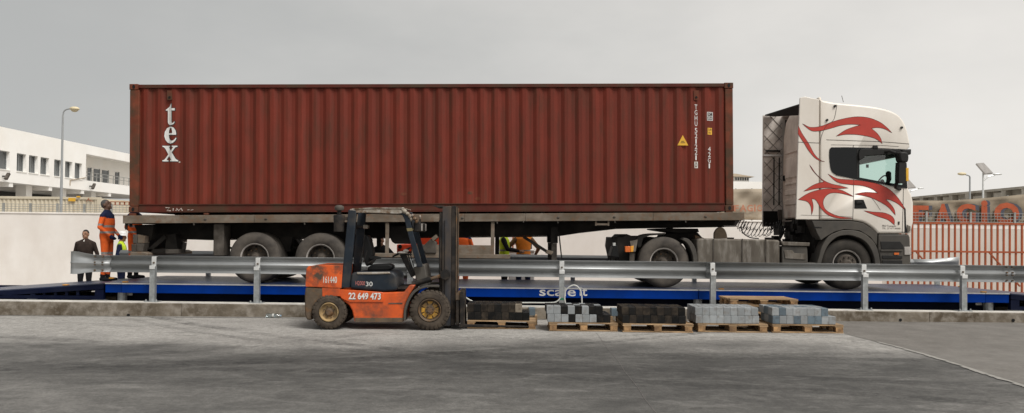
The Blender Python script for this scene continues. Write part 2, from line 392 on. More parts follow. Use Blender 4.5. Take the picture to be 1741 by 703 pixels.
M['orange_fence'] = mat('orange_fence', (0.36, 0.0756, 0.01872), 0.55, var=0.15, scale=4, dirt=(0.2448, 0.054, 0.018), amt=0.3, dscale=3)
M['tarp'] = mat('tarp', (0.29, 0.235, 0.165), 0.8, var=0.15, scale=1.5, dirt=(0.21, 0.17, 0.12), amt=0.4, dscale=1.2, edge=0.25, bump=0.3, bscale=4)
M['tarp_pale'] = mat('tarp_pale', (0.42, 0.35, 0.26), 0.8, var=0.12, scale=1.5, dirt=(0.33, 0.27, 0.2), amt=0.4, dscale=1.2, edge=0.25)
M['tarp_red'] = mat('tarp_red', (0.40, 0.085, 0.03), 0.8, var=0.2, scale=5)
M['tarp_pink'] = mat('tarp_pink', (0.46, 0.2, 0.12), 0.8, var=0.2, scale=5)
M['tarp_blue'] = mat('tarp_blue', (0.07, 0.075, 0.095), 0.8, var=0.2, scale=5)
M['concrete'] = mat('old_concrete', (0.50, 0.455, 0.385), 0.9, var=0.2, scale=1, dirt=(0.36, 0.32, 0.26), amt=0.4, dscale=0.7)
M['cream_box'] = mat('cream_container', (0.62, 0.55, 0.42), 0.6, var=0.08, scale=1, dirt=(0.46, 0.33, 0.19), amt=0.15, dscale=1.5)
M['pole'] = mat('lamp_pole', (0.36, 0.37, 0.37), 0.5, 0.3, var=0.1)
M['lamp_cream'] = mat('lamp_cream', (0.66, 0.56, 0.36), 0.5, var=0.1)
M['panel'] = mat('solar_panel', (0.24, 0.22, 0.2), 0.25, var=0.2, scale=3)
M['win_dark'] = mat('window_dark', (0.085, 0.09, 0.09), 0.15, var=0.35, scale=0.8)
M['shade'] = mat('garage_shade', (0.045, 0.042, 0.038), 0.9)  # near-black: shade of the open ground floor put into the colour
M['roof_tile'] = mat('roof_tan', (0.33, 0.26, 0.18), 0.85, var=0.15, scale=2)
M['red_steel'] = mat('red_steel', (0.33, 0.105, 0.045), 0.7, var=0.2)
M['machine'] = mat('machine_orange', (0.66, 0.058, 0.014), 0.45, var=0.08, scale=2)
M['skin'] = mat('skin', (0.33, 0.175, 0.105), 0.6, var=0.1, scale=12)
M['skin_dark'] = mat('skin_dark', (0.15, 0.078, 0.048), 0.55, var=0.12, scale=12)
M['hair'] = mat('hair_dark', (0.022, 0.019, 0.017), 0.7, spec=0.18, var=0.3, scale=40)
M['hair_grey'] = mat('hair_grey', (0.085, 0.08, 0.075), 0.8, var=0.4, scale=60)
M['c_orange'] = mat('cloth_orange', (0.85, 0.145, 0.03), 0.85, spec=0.18, var=0.15, scale=9, bump=0.3, bscale=14)
M['c_vest'] = mat('cloth_orange_vest', (0.85, 0.25, 0.02), 0.8, var=0.12, scale=9, bump=0.3, bscale=14)
M['c_lime'] = mat('cloth_lime', (0.62, 0.80, 0.03), 0.8, var=0.12, scale=9, bump=0.3, bscale=14)
M['c_navy'] = mat('cloth_navy', (0.015, 0.022, 0.058), 0.9, spec=0.18, var=0.25, scale=9, bump=0.3, bscale=14)
M['c_brown'] = mat('cloth_brown', (0.036, 0.025, 0.02), 0.9, spec=0.18, var=0.3, scale=9, bump=0.3, bscale=14)
M['c_tan'] = mat('cloth_tan', (0.2, 0.105, 0.05), 0.9, var=0.2, scale=9)
M['c_black'] = mat('cloth_black', (0.016, 0.016, 0.018), 0.9, spec=0.18, var=0.3, scale=9, bump=0.3, bscale=14)
M['c_reflect'] = mat('reflective_tape', (0.30, 0.28, 0.25), 0.5, var=0.2, scale=20)
M['lip'] = mat('lip', (0.17, 0.07, 0.055), 0.6)
M['helmet'] = mat('helmet_white', (0.8, 0.79, 0.77), 0.35, var=0.04)
M['bottle'] = glassy('bottle_plastic', (0.86, 0.92, 0.94), 0.22, 0.08)
M['label'] = mat('bottle_label', (0.25, 0.35, 0.45), 0.5)
M['wire'] = mat('wire_grey', (0.33, 0.33, 0.31), 0.6, 0.3)
M['white_box'] = mat('white_box', (0.72, 0.70, 0.67), 0.7, var=0.06)

# ground: pale concrete worn by tyres
def ground_material():
    m = bpy.data.materials.new('concrete_ground'); m.use_nodes = True
    t = m.node_tree; N = t.nodes; K = t.links.new; p = N['Principled BSDF']
    p.inputs['Roughness'].default_value = 0.88; p.inputs['Specular IOR Level'].default_value = 0.35
    g = N.new('ShaderNodeNewGeometry')
    def noise(sc, st, det=6, ofs=0.0, rough=0.6, dist=0.0):
        a = N.new('ShaderNodeMapping'); a.inputs['Scale'].default_value = st; a.inputs['Location'].default_value = (ofs, ofs, 0)
        K(g.outputs['Position'], a.inputs[0])
        n = N.new('ShaderNodeTexNoise'); n.inputs['Scale'].default_value = sc; n.inputs['Detail'].default_value = det
        n.inputs['Roughness'].default_value = rough; n.inputs['Distortion'].default_value = dist
        K(a.outputs[0], n.inputs['Vector']); return n.outputs['Fac']
    def rng(v, a, b, c=0.0, d=1.0):
        r = N.new('ShaderNodeMapRange'); r.inputs[1].default_value = a; r.inputs[2].default_value = b
        r.inputs[3].default_value = c; r.inputs[4].default_value = d; K(v, r.inputs[0]); return r.outputs[0]
    def math_(op, a, b):
        n = N.new('ShaderNodeMath'); n.operation = op
        for i, q in enumerate((a, b)):
            if isinstance(q, (int, float)): n.inputs[i].default_value = q
            else: K(q, n.inputs[i])
        return n.outputs[0]
    def mix(fac, a, b):
        n = N.new('ShaderNodeMix'); n.data_type = 'RGBA'
        K(fac, n.inputs['Factor']) if not isinstance(fac, float) else None
        for s_, q in (('A', a), ('B', b)):
            if isinstance(q, tuple): n.inputs[s_].default_value = (*q, 1)
            else: K(q, n.inputs[s_])
        return n.outputs['Result']
    sep = N.new('ShaderNodeSeparateXYZ'); K(g.outputs['Position'], sep.inputs[0])
    base = mix(rng(noise(0.7, (0.6, 1, 1), 10, 0, 0.7), 0.3, 0.7), (0.285, 0.27, 0.248), (0.385, 0.368, 0.34))
    base = mix(rng(noise(9, (0.8, 1, 1), 10, 5, 0.75), 0.40, 0.72), base, (0.21, 0.198, 0.18))
    base = mix(rng(noise(40, (1, 1, 1), 5, 15, 0.75), 0.52, 0.66), base, (0.44, 0.42, 0.39))
    # traffic lane: rubber film where trucks turn, in the lane a few metres in front of the kerb
    wob = math_('ADD', sep.outputs['Y'], math_('MULTIPLY', math_('SUBTRACT', noise(0.33, (0.8, 1, 1), 6, 2, 0.6), 0.5), 6.5))
    lane = rng(wob, 11.2, 13.4, 1.0, 0.0)
    core = rng(math_('ADD', math_('MULTIPLY', math_('ABSOLUTE', math_('SUBTRACT', wob, 10.4), 0), 0.5), math_('MULTIPLY', math_('ABSOLUTE', math_('SUBTRACT', sep.outputs['X'], 1.0), 0), 0.15)), 0.25, 1.9, 1.0, 0.0)
    st1 = rng(noise(0.8, (0.7, 1.2, 1), 12, 11, 0.72, 0.6), 0.36, 0.62)
    st2 = rng(noise(1.9, (0.6, 1.3, 1), 12, 31, 0.72, 0.8), 0.44, 0.62)
    sw = rng(noise(4.0, (0.7, 1.2, 1), 10, 77, 0.75, 0.8), 0.36, 0.66)
    base = mix(math_('MULTIPLY', lane, math_('ADD', math_('MULTIPLY', st1, 0.40), 0.56)), base, (0.092, 0.088, 0.082))
    base = mix(math_('MULTIPLY', math_('MULTIPLY', lane, st2), 0.5), base, (0.055, 0.053, 0.049))
    base = mix(math_('MULTIPLY', core, math_('ADD', math_('MULTIPLY', sw, 0.35), 0.62)), base, (0.034, 0.033, 0.031))
    base = mix(math_('MULTIPLY', math_('MULTIPLY', lane, rng(noise(2.2, (0.6, 1.2, 1), 10, 93, 0.72, 0.8), 0.54, 0.68)), 0.42), base, (0.21, 0.20, 0.187))
    st3 = rng(noise(1.4, (0.6, 1.5, 1), 12, 47, 0.74, 0.8), 0.50, 0.62)
    base = mix(math_('MULTIPLY', st3, 0.36), base, (0.13, 0.124, 0.114))
    # curved tyre marks left by turning trucks: rings about far-off turning centres, broken up by noise
    brk = rng(noise(1.1, (1, 1, 1), 8, 120, 0.7), 0.40, 0.58)
    fine = rng(noise(12, (1, 1, 1), 5, 140, 0.7), 0.3, 0.6)
    for cx, cy, rad, wd, am in ((-9, 29, 19.2, 0.14, .8), (-9, 29, 18.85, 0.12, .45), (-4, -14, 24.2, 0.16, .75), (-4, -14, 24.7, 0.13, .4), (9, 31, 21.8, 0.15, .75), (9, 31, 22.3, 0.12, .4), (3, -22, 33.4, 0.2, .7), (-14, 24, 15.6, .16, .45), (1, 40, 28.4, 0.17, .6)):
        dv = N.new('ShaderNodeVectorMath'); dv.operation = 'DISTANCE'; dv.inputs[1].default_value = (cx, cy, 0.0); K(g.outputs['Position'], dv.inputs[0])
        q = rng(math_('ABSOLUTE', math_('SUBTRACT', dv.outputs['Value'], rad), 0), wd * 0.7, wd, am, 0.0)
        base = mix(math_('MULTIPLY', math_('MULTIPLY', q, brk), fine), base, (0.03, 0.029, 0.027))
    # fine cracks
    wv = N.new('ShaderNodeTexVoronoi'); wv.feature = 'DISTANCE_TO_EDGE'; wv.inputs['Scale'].default_value = 0.30
    wp = N.new('ShaderNodeVectorMath'); wp.operation = 'ADD'
    wn_ = N.new('ShaderNodeTexNoise'); wn_.inputs['Scale'].default_value = 1.3; wn_.inputs['Detail'].default_value = 6; K(g.outputs['Position'], wn_.inputs['Vector'])
    K(g.outputs['Position'], wp.inputs[0]); K(wn_.outputs['Color'], wp.inputs[1]); K(wp.outputs[0], wv.inputs['Vector'])
    crack = rng(wv.outputs['Distance'], 0.0008, 0.0035, 1.0, 0.0)
    base = mix(math_('MULTIPLY', math_('MULTIPLY', crack, rng(noise(0.5, (1, 1, 1), 3, 200), 0.5, 0.6)), 0.6), base, (0.07, 0.066, 0.06))
    spots = rng(noise(3.2, (0.8, 1.2, 1), 3, 60), 0.70, 0.74)
    base = mix(math_('MULTIPLY', spots, 0.6), base, (0.06, 0.056, 0.052))
    grit = rng(noise(24, (1, 1, 1), 2, 260), 0.735, 0.76)
    base = mix(math_('MULTIPLY', grit, 0.6), base, (0.07, 0.066, 0.06))
    for sc_, of_, lo_, hi_ in ((7, 310, 0.88, 1.10), (17, 350, 0.83, 1.15), (45, 390, 0.84, 1.16)):
        gm = N.new('ShaderNodeMix'); gm.data_type = 'RGBA'; gm.blend_type = 'MULTIPLY'; gm.inputs['Factor'].default_value = 1
        K(base, gm.inputs['A']); K(rng(noise(sc_, (1, 0.8, 1), 5, of_, 0.75), 0.33, 0.67, lo_, hi_), gm.inputs['B']); base = gm.outputs['Result']
    K(base, p.inputs['Base Color'])
    b = N.new('ShaderNodeBump'); b.inputs['Strength'].default_value = 0.35; b.inputs['Distance'].default_value = 0.01
    K(noise(70, (1, 1, 1), 6), b.inputs['Height']); K(b.outputs[0], p.inputs['Normal'])
    return m
M['ground'] = ground_material()

# ------------------------------------------------------------------ ground, kerb
b = MB()
xs = [-600, -14, -7, 0, 7, 14, 600]; ys = [-60, 0, 8, 12, 16, 24, 60, 900]
for y in ys:
    for x in xs: b.v.append((x, y, gz(x, y)))
nx = len(xs)
for j in range(len(ys) - 1):
    for i in range(nx - 1): b.f.append((j*nx+i, j*nx+i+1, (j+1)*nx+i+1, (j+1)*nx+i)); b.mi.append(0)
tag(b.build('ground', M['ground']), 'pale worn concrete yard with dark tyre stains', kind='structure')

# asphalt beyond a curved concrete edge on the right
edge_px = smooth([(1405, 548.5), (1432, 566), (1475, 578), (1530, 592), (1600, 612), (1680, 638), (1760, 664), (1900, 715)], 6)
el = [onground(a, c) for a, c in edge_px]
b = MB(); yk = 15.98
pl = [(el[0].x, yk)] + [(p.x, p.y) for p in el]
for (xa, ya), (xc, yc) in zip(pl[:-1], pl[1:]):
    for q0, q1 in ((None, 14.0), (14.0, 40.0)):
        b.add([(x, y, gz(x, y) + 0.004) for x, y in ((xa if q0 is None else q0, ya), (xc if q0 is None else q0, yc), (q1, yc), (q1, ya))], [(0, 1, 2, 3)])
tag(b.build('asphalt_road', M['asphalt']), 'rough darker asphalt area at right of the concrete yard', kind='structure')
b = MB(); rnd = random.Random(3)
for i in range(len(el) - 1):
    a, c = el[i], el[i + 1]
    n = Vector((-(c - a).y, (c - a).x)).normalized()
    if edge_px[i][0] < 1490: continue
    w0 = 0.01 + 0.05 * rnd.random()
    q = [a + Vector((n.x, n.y, 0)) * -w0, c + Vector((n.x, n.y, 0)) * -(0.01 + 0.05 * rnd.random()), c + Vector((n.x, n.y, 0)) * 0.035, a + Vector((n.x, n.y, 0)) * 0.035]
    b.add([(v.x, v.y, gz(v.x, v.y) + 0.008) for v in q], [(0, 1, 2, 3)])
tag(b.build('concrete_edge_strip', M['edge']), 'pale broken edge between concrete and asphalt', kind='structure')
b = MB()
def groove(pts, wd):
    P = [onground(a, c) for a, c in pts]
    for a, c in zip(P[:-1], P[1:]):
        d = (c - a).normalized(); n = Vector((-d.y, d.x, 0)) * wd / 2
        b.add([(v.x, v.y, gz(v.x, v.y) + 0.004) for v in (a - n, c - n, c + n, a + n)], [(0, 1, 2, 3)])
groove([(1014, 567), (1020, 575), (1036, 597), (1052, 615), (1062, 632), (1085, 660), (1097, 680), (1115, 702), (1150, 745)], 0.005)
groove([(1590, 706), (1660, 694), (1741, 679), (1850, 660)], 0.006)
tag(b.build('expansion_joint', M['joint']), 'thin dark joints in the concrete yard', kind='structure')

YK0, YK1, ZK = 15.99, 16.34, 0.272
b = MB(); rnd = random.Random(9); x = -14.0; w0 = 0.1
while x < 13.8:      # uneven mortar spill along the kerb foot
    w1 = max(0.03, min(0.2, w0 + rnd.uniform(-0.05, 0.05))); x1 = x + 0.35
    b.add([(q, y, gz(q, y) + 0.008) for q, y in ((x, YK0 - w0), (x1, YK0 - w1), (x1, YK0 + 0.01), (x, YK0 + 0.01))], [(0, 1, 2, 3)])
    x, w0 = x1, w1
tag(b.build('mortar_strip', M['edge']), 'pale uneven mortar along the foot of the kerb', kind='structure')
k = thing('concrete_kerb', 'long weathered concrete kerb beam carrying the guardrail posts', 'kerb', (0, YK0, 0))
rnd = random.Random(5); x = -22.0; i = 0
seams = [-22, -16, -10.2, -6.31, -2.6, 0.9, 4.4, 8.0, 12, 16, 22]
for a, c in zip(seams[:-1], seams[1:]):
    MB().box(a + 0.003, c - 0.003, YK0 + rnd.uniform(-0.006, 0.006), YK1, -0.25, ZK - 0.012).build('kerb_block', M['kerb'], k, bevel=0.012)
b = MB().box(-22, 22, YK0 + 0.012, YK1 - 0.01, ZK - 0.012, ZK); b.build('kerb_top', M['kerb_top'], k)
b = MB()
for px, py in ((218, 536.5), (1531, 544.5), (1723, 545)):
    p = pix(px, py, YK0 - 0.01); b.cyl((p.x, YK0 - 0.012, p.z), (p.x, YK0 + 0.02, p.z), 0.03, 12)
b.build('drain_hole', M['black'], k)

# ------------------------------------------------------------------ yard wall and what stands behind it
YW = 24.0; ZW = PZ(50, 364, YW)
wl = thing('yard_wall', 'long plain white plastered yard wall behind the weighbridge', 'wall', (0, YW, 0))
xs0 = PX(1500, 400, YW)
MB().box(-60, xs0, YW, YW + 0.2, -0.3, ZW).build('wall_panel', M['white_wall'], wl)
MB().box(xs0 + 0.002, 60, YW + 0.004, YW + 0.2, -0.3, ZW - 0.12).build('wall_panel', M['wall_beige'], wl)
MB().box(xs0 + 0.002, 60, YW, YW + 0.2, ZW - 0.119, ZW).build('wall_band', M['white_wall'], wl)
MB().box(-60, 60, YW - 0.02, YW + 0.22, ZW + 0.002, ZW + 0.05).build('coping', M['white_wall'], wl, bevel=0.01)

def mesh_fence(name, label, px0, px1, pytop, step_px, Y):
    x0, x1 = PX(px0, 364, Y), PX(px1, 364, Y)
    zt = PZ(50, pytop, Y) if px0 < 500 else PZ(1600, pytop, Y)
    z0 = ZW + 0.05
    t = thing(name, label, 'fence', (x0, Y, z0))
    n = max(1, round((x1 - x0) / (step_px * Y / F))); dx = (x1 - x0) / n
    for i in range(n + 1):
        MB().box(x0 + i*dx - 0.025, x0 + i*dx + 0.025, Y - 0.025, Y + 0.025, z0, zt + 0.03).build('post', M['wire'], t)
    for i in range(n):
        b = MB()
        a, c = x0 + i*dx + 0.03, x0 + (i+1)*dx - 0.03
        for z in np.linspace(z0 + 0.03, zt, 4): b.box(a, c, Y - 0.008, Y + 0.008, z - 0.006, z + 0.006)
        m_ = int((c - a) / 0.09)
        for j in range(m_ + 1):
            xx = a + (c - a) * j / m_; b.box(xx - 0.004, xx + 0.004, Y - 0.012, Y - 0.008, z0 + 0.02, zt)
        b.build('wire_panel', M['wire'], t)
mesh_fence('mesh_fence', 'low grey wire mesh fence on white wall, left of the container', -40, 235, 347.5, 43.5, YW + 0.1)
mesh_fence('mesh_fence', 'low grey wire mesh fence on white wall before the banner', 1500, 1800, 362, 70, YW + 0.1)

# cream shipping container behind the wall
def corr(x, pitch=0.284, depth=0.036):
    t = (x / pitch) % 1.0
    if t < 0.25: return 0.0
    if t < 0.5: return depth * (t - 0.25) / 0.25
    if t < 0.75: return depth
    return depth * (1 - (t - 0.75) / 0.25)
def dent(x, z):
    d = 0.004 * noise.noise((x * 0.7, z * 1.1, 3.0)) + 0.0035 * noise.noise((x * 2.3, z * 2.0, 8.0))
    for cx, cz, rx, rz, a in ((1.9, 1.0, .35, .5, .012), (5.6, .55, .4, .35, .016), (6.9, .42, .28, .25, .018), (8.7, 1.7, .5, .6, .010), (3.4, 1.9, .4, .5, .010), (10.2, .7, .3, .4, .014)):
        q = ((x - cx) / rx) ** 2 + ((z - cz) / rz) ** 2
        if q < 4: d += a * math.exp(-q)
    return d
def corr_sheet(b, x0, x1, y, z0, z1, sgn=1, pitch=0.284, depth=0.036, vert=1):
    xs = set([x0, x1]); k = math.floor(x0 / (pitch / 4))
    while k * pitch / 4 < x1:
        if k * pitch / 4 > x0: xs.add(k * pitch / 4)
        k += 1
    xs = sorted(xs); vs = []
    zs = [z0 + (z1 - z0) * i / vert for i in range(vert + 1)]
    for x in xs:
        for z in zs: vs.append((x, y + sgn * (corr(x + 1e-6, pitch, depth) + (dent(x, z) if vert > 1 else 0)), z))
    m_ = vert + 1
    b.add(vs, [(i*m_+j, (i+1)*m_+j, (i+1)*m_+j+1, i*m_+j+1) for i in range(len(xs)-1) for j in range(vert)])
    return b
YC2 = 28.0
xr, zt2 = PX(171, 335, YC2), PZ(60, 334.5, YC2)
t = thing('cream_container', 'cream shipping container standing behind the white wall at left', 'container', (xr - 6, YC2 + 1.2, zt2 - 2.591))
zb2 = zt2 - 2.591
corr_sheet(MB(), xr - 12.1, xr - 0.12, YC2 + 0.02, zb2 + 0.15, zt2 - 0.08, 1, 0.14, 0.028).build('side_panel', M['cream_box'], t)
MB().box(xr - 12.19, xr, YC2, YC2 + 0.08, zt2 - 0.08, zt2).build('top_rail', M['cream_box'], t)
MB().box(xr - 12.1, xr - 0.1, YC2 + 0.06, YC2 + 2.4, zt2 - 0.1, zt2 - 0.03).build('roof', M['cream_box'], t)
for xx in (xr - 0.12, xr - 12.19, xr - 4.3):
    MB().box(xx, xx + 0.12, YC2 - 0.004, YC2 + 0.15, zb2, zt2 - 0.081).build('corner_post', M['cream_box'], t)
MB().box(xr - 0.1, xr - 0.02, YC2 + 0.16, YC2 + 2.4, zb2, zt2 - 0.11).build('end_panel', M['cream_box'], t)
b = MB()
for a in (116, 337, 128, 342.5), (130, 333.6, 136, 336):
    p, q = pix(a[0], a[3], YC2 - 0.03), pix(a[2], a[1], YC2 - 0.03); b.box(p.x, q.x, YC2 - 0.03, YC2 - 0.01, p.z, q.z)
b.build('yellow_sticker', M['yellow'], t)
b = MB()
for pts in ([(147, 343), (151, 337)], [(150, 338), (153, 342), (158, 342.5)]):
    b.tube([pix(a, c, YC2 - 0.02) for a, c in pts], 0.011, 5)
b.build('red_scrawl', M['red_steel'], t)

t = thing('red_gate_beam', 'rust red steel lattice beam behind wall beside the container corner', 'beam', pix(205, 392, 26.5))
za, zb_ = PZ(200, 349, 26.5), PZ(200, 343.5, 26.5)
xa, xb = PX(188, 346, 26.5), PX(330, 346, 26.5)
for z in (za, zb_): MB().box(xa, xb, 26.47, 26.53, z - 0.012, z + 0.012).build('chord', M['red_steel'], t)
b = MB()
for i in range(19):
    xx = xa + (xb - xa) * i / 18; b.box(xx - 0.012, xx + 0.012, 26.475, 26.525, za + 0.013, zb_ - 0.013)
b.build('lattice', M['red_steel'], t)
for xx in (xa + 1.6, xb - 0.1): MB().box(xx, xx + 0.06, 26.54, 26.6, 0, zb_).build('post', M['red_steel'], t)

# left street lamp
def street_lamp(name, label, px, Y, pytop, arm_px, head_mat, arm_rise=0):
    x = PX(px, pytop, Y); zt = PZ(px, pytop, Y)
    t = thing(name, label, 'street lamp', (x, Y, gz(x, Y)))
    MB().tube([(x, Y, 0), (x, Y, zt * 0.5), (x, Y, zt)], [0.05, 0.04, 0.026], 10).build('pole', M['pole'], t, sm=40)
    xe = PX(arm_px, pytop, Y); d = xe - x
    pts = smooth([(0, 0), (0.08 * d, 0.14), (0.35 * d, 0.2), (0.6 * d, 0.2)], 5)
    MB().tube([(x + a, Y, zt + c) for a, c in pts], 0.02, 8).build('arm', M['pole'], t, sm=40)
    b = MB(); c0 = (x + 0.78 * d, Y, zt + 0.21)
    b.ball(c0, (abs(d) * 0.33, 0.11, 0.065), 14, 8)
    o = b.build('lamp_head', head_mat, t, sm=60)
    MB().ball((c0[0], Y, c0[2] - 0.03), (abs(d) * 0.25, 0.09, 0.07), 12, 6).build('lens', M['lamp_cream'], o, sm=60)
    return t
street_lamp('street_lamp', 'slim grey street lamp with cream head behind the left wall', 107, 24.9, 197, 132, M['lamp_cream'])

# left white building, facade receding along Y
XB = -31.8
def fy(px): return -XB * F / (PW/2 - px)
t = thing('white_building', 'long white two storey building with dark recessed windows at left', 'building', (XB - 6, 60, 0))
ZR = PZ(2, 216.5, fy(2))
z_lo, z_hi = PZ(30, 291.5, fy(30)), PZ(30, 261, fy(30)); z_bot = PZ(2, 309, fy(2))
wins = [(-24, 14.2), (26.3, 42.4), (47.2, 62.3), (66.8, 81.5), (90.3, 104.5), (108.8, 121.3), (125.4, 138)]
Ys = [(fy(a), fy(c)) for a, c in wins]
holes = [[(a, z_lo), (c, z_lo), (c, z_hi), (a, z_hi)] for a, c in Ys]
ly0, ly1 = fy(144.3), fy(144.3) + 14
lz0, lz1 = PZ(145, 307, ly0), PZ(145, 262, ly0)
holes.append([(ly0, lz0), (ly1, lz0), (ly1, lz1), (ly0, lz1)])
fm = lambda a, c, tt: (tt, a, c)
Y0B, Y1B = 40, 78
MB().plate([(Y0B, z_bot), (Y1B, z_bot), (Y1B, ZR), (Y0B, ZR)], holes, XB, XB - 0.3, fm).build('upper_wall', M['building'], t)
for a, c in Ys:
    wv = empty('window', (XB - 0.22, (a + c) / 2, z_lo), parent=t)
    MB().box(XB - 0.26, XB - 0.24, a, c, z_lo, z_hi).build('pane', M['win_dark'], wv)
    b = MB(); f_ = 0.05
    for y0, y1, z0, z1 in ((a, a+f_, z_lo, z_hi), (c-f_, c, z_lo, z_hi), (a+f_, c-f_, z_lo, z_lo+f_), (a+f_, c-f_, z_hi-f_, z_hi), ((a+c)/2-0.02, (a+c)/2+0.02, z_lo+f_, z_hi-f_)):
        b.box(XB - 0.238, XB - 0.20, y0, y1, z0, z1)
    b.build('frame', M['galv_post'], wv)
    MB().box(XB - 0.2, XB + 0.04, a - 0.05, c + 0.05, z_lo - 0.05, z_lo - 0.002).build('sill', M['building'], wv)
MB().box(XB - 12, XB - 0.31, Y0B, Y1B, ZR - 0.5, ZR - 0.3).build('roof', M['building'], t)
MB().box(XB - 12, XB - 0.31, Y0B, Y1B, z_bot, z_bot + 0.25).build('floor_slab', M['building'], t)
MB().box(XB - 2.2, XB - 2.0, ly0, ly1, z_bot + 0.26, ZR - 0.51).build('balcony_wall', M['building'], t)
MB().box(XB - 2.0, XB - 0.301, ly0 - 0.2, ly0, z_bot + 0.26, ZR - 0.51).build('side_wall', M['building'], t)
for pa, pb in ((147, 152), (157.5, 166.5), (171.5, 181.5), (194, 199.5)):
    ya, yb = (-XB + 2) * F / (PW/2 - pa), (-XB + 2) * F / (PW/2 - pb)
    dv = empty('door', (XB - 2, ya, lz0 - 0.3), parent=t)
    MB().box(XB - 1.998, XB - 1.97, ya, yb, z_bot + 0.26, lz0 + 1.25).build('leaf', M['win_dark'], dv)
    MB().box(XB - 1.998, XB - 1.93, yb + 0.002, yb + 0.1, z_bot + 0.26, lz0 + 1.3).build('frame', M['galv_post'], dv)
b = MB()
zr_ = lz0 + 0.62
b.box(XB - 0.12, XB - 0.08, ly0, ly1, zr_, zr_ + 0.04)
b.box(XB - 0.115, XB - 0.085, ly0, ly1, zr_ - 0.25, zr_ - 0.22)
for i in range(16): b.box(XB - 0.12, XB - 0.08, ly0 + i*0.9, ly0 + i*0.9 + 0.05, lz0 + 0.002, zr_ - 0.001)
b.build('railing', M['wire'], t)
for px in (4.5, 71, 128.5, 178):
    y = fy(px); MB().box(XB - 1.6, XB - 0.9, y - 0.35, y + 0.35, 0, z_bot - 0.002).build('column', M['building'], t)
for px in (19, 86, 141, 187):
    y = fy(px); MB().box(XB - 11, XB - 0.05, y - 0.2, y + 0.2, z_bot - 0.28, z_bot - 0.002).build('beam', M['building'], t)
MB().box(XB - 4.2, XB - 4.0, Y0B, Y1B, 0, z_bot - 0.3).build('garage_shade_wall', M['shade'], t)  # dark sheet painted as the shade between the columns
for px, py in ((2.5, 300), (151, 317)):
    y = fy(px); z = PZ(px, py, y)
    fl = MB().bar((XB + 0.3, y - 0.16, z - 0.2), (XB + 0.3, y + 0.16, z + 0.2), 0.2, 0.16).build('floodlight', M['chassis_grey'], t, bevel=0.03)
    MB().box(XB + 0.001, XB + 0.25, y - 0.04, y + 0.04, z - 0.04, z + 0.04).build('bracket', M['chassis'], fl)
y = fy(117); MB().tube([(XB + 0.04, y, PZ(117, 316, y)), (XB + 0.04, y, PZ(117, 307, y)), (XB + 0.04, fy(143), PZ(143, 302.5, fy(143)))], 0.03, 6).build('drain_pipe', M['roof_tile'], t)

# right: orange fence in front of the wall
YO = 22.4
xo0 = PX(1500, 400, YO); zo1 = PZ(1650, 382, YO); zo0 = gz(9, 23)
t = thing('orange_fence', 'orange painted steel bar fence standing before the white wall', 'fence', (xo0, YO, zo0))
sp = 10.35 * YO / F
x_first = PX(1561.5, 400, YO)
i = -5
bar_mesh = MB().box(-0.021, 0.021, -0.02, 0.02, 0, zo1 - zo0 - 0.05).mesh('bar', M['orange_fence'])
while x_first + i * sp < PX(1830, 400, YO):
    o = inst(bar_mesh, 'bar', t, (x_first + i * sp - xo0, 0, 0.05)); i += 1
xe = x_first + i * sp
MB().box(xo0, xe, YO - 0.03, YO + 0.03, zo1 + 0.001, zo1 + 0.05).build('top_rail', M['orange_fence'], t)
zm = PZ(1650, 428.5, YO)
MB().box(xo0, xe, YO - 0.045, YO - 0.021, zm - 0.025, zm + 0.025).build('middle_rail', M['orange_fence'], t)
MB().box(xo0, xe, YO - 0.045, YO - 0.021, 0.22, 0.27).build('bottom_rail', M['orange_fence'], t)
for a, c in (((1558, 429), (1573, 446)), ((1682, 430), (1702, 452))):
    p, q = pix(*a, YO - 0.08), pix(*c, YO - 0.08)
    q = p + (q - p) * 2.6
    MB().bar(p, q, 0.03, 0.05, up=(0, 1, 0)).build('brace', M['orange_fence'], t)

# banners on the wall
def banner(name, label, px0, px1, top_pts, Y, tm):
    t = thing(name, label, 'banner', (PX((px0 + px1) / 2, 380, Y), Y, ZW))
    n = 40; rows = 8; vs = []
    top = smooth(top_pts, 10)
    txs = [a for a, _ in top]
    for i in range(n + 1):
        px = px0 + (px1 - px0) * i / n
        py = np.interp(px, txs, [c for _, c in top])
        zt = PZ(px, py, Y); x = PX(px, py, Y)
        for j in range(rows + 1):
            z = (ZW + 0.07) + (zt - ZW - 0.07) * j / rows
            wv = 0.035 * math.sin(x * 5.1 + j * 0.9) + 0.025 * math.sin(x * 11 - j * 1.7)
            vs.append((x, Y + wv, z))
    m_ = rows + 1
    b = MB().add(vs, [(i*m_+j, (i+1)*m_+j, (i+1)*m_+j+1, i*m_+j+1) for i in range(n) for j in range(rows)])
    o = b.build('cloth', tm, t, sm=60)
    md = o.modifiers.new('solid', 'SOLIDIFY'); md.thickness = 0.006; md.offset = 1
    for px in np.linspace(px0, px1, 5):
        x = PX(px, 380, Y)
        MB().box(x - 0.02, x + 0.02, Y + 0.11, Y + 0.15, ZW + 0.051, PZ(px, np.interp(px, txs, [c for _, c in top]), Y) + 0.02).build('post', M['wire'], t)
    return t
YBn = 24.12
t = banner('banner', 'brown tarpaulin banner with big orange letters above orange fence', 1470, 1800,
           [(1470, 341), (1556, 341.5), (1620, 341), (1662, 338), (1700, 335), (1741, 331), (1800, 327)], YBn + 0.12, M['tarp'])
Yl = YBn + 0.02
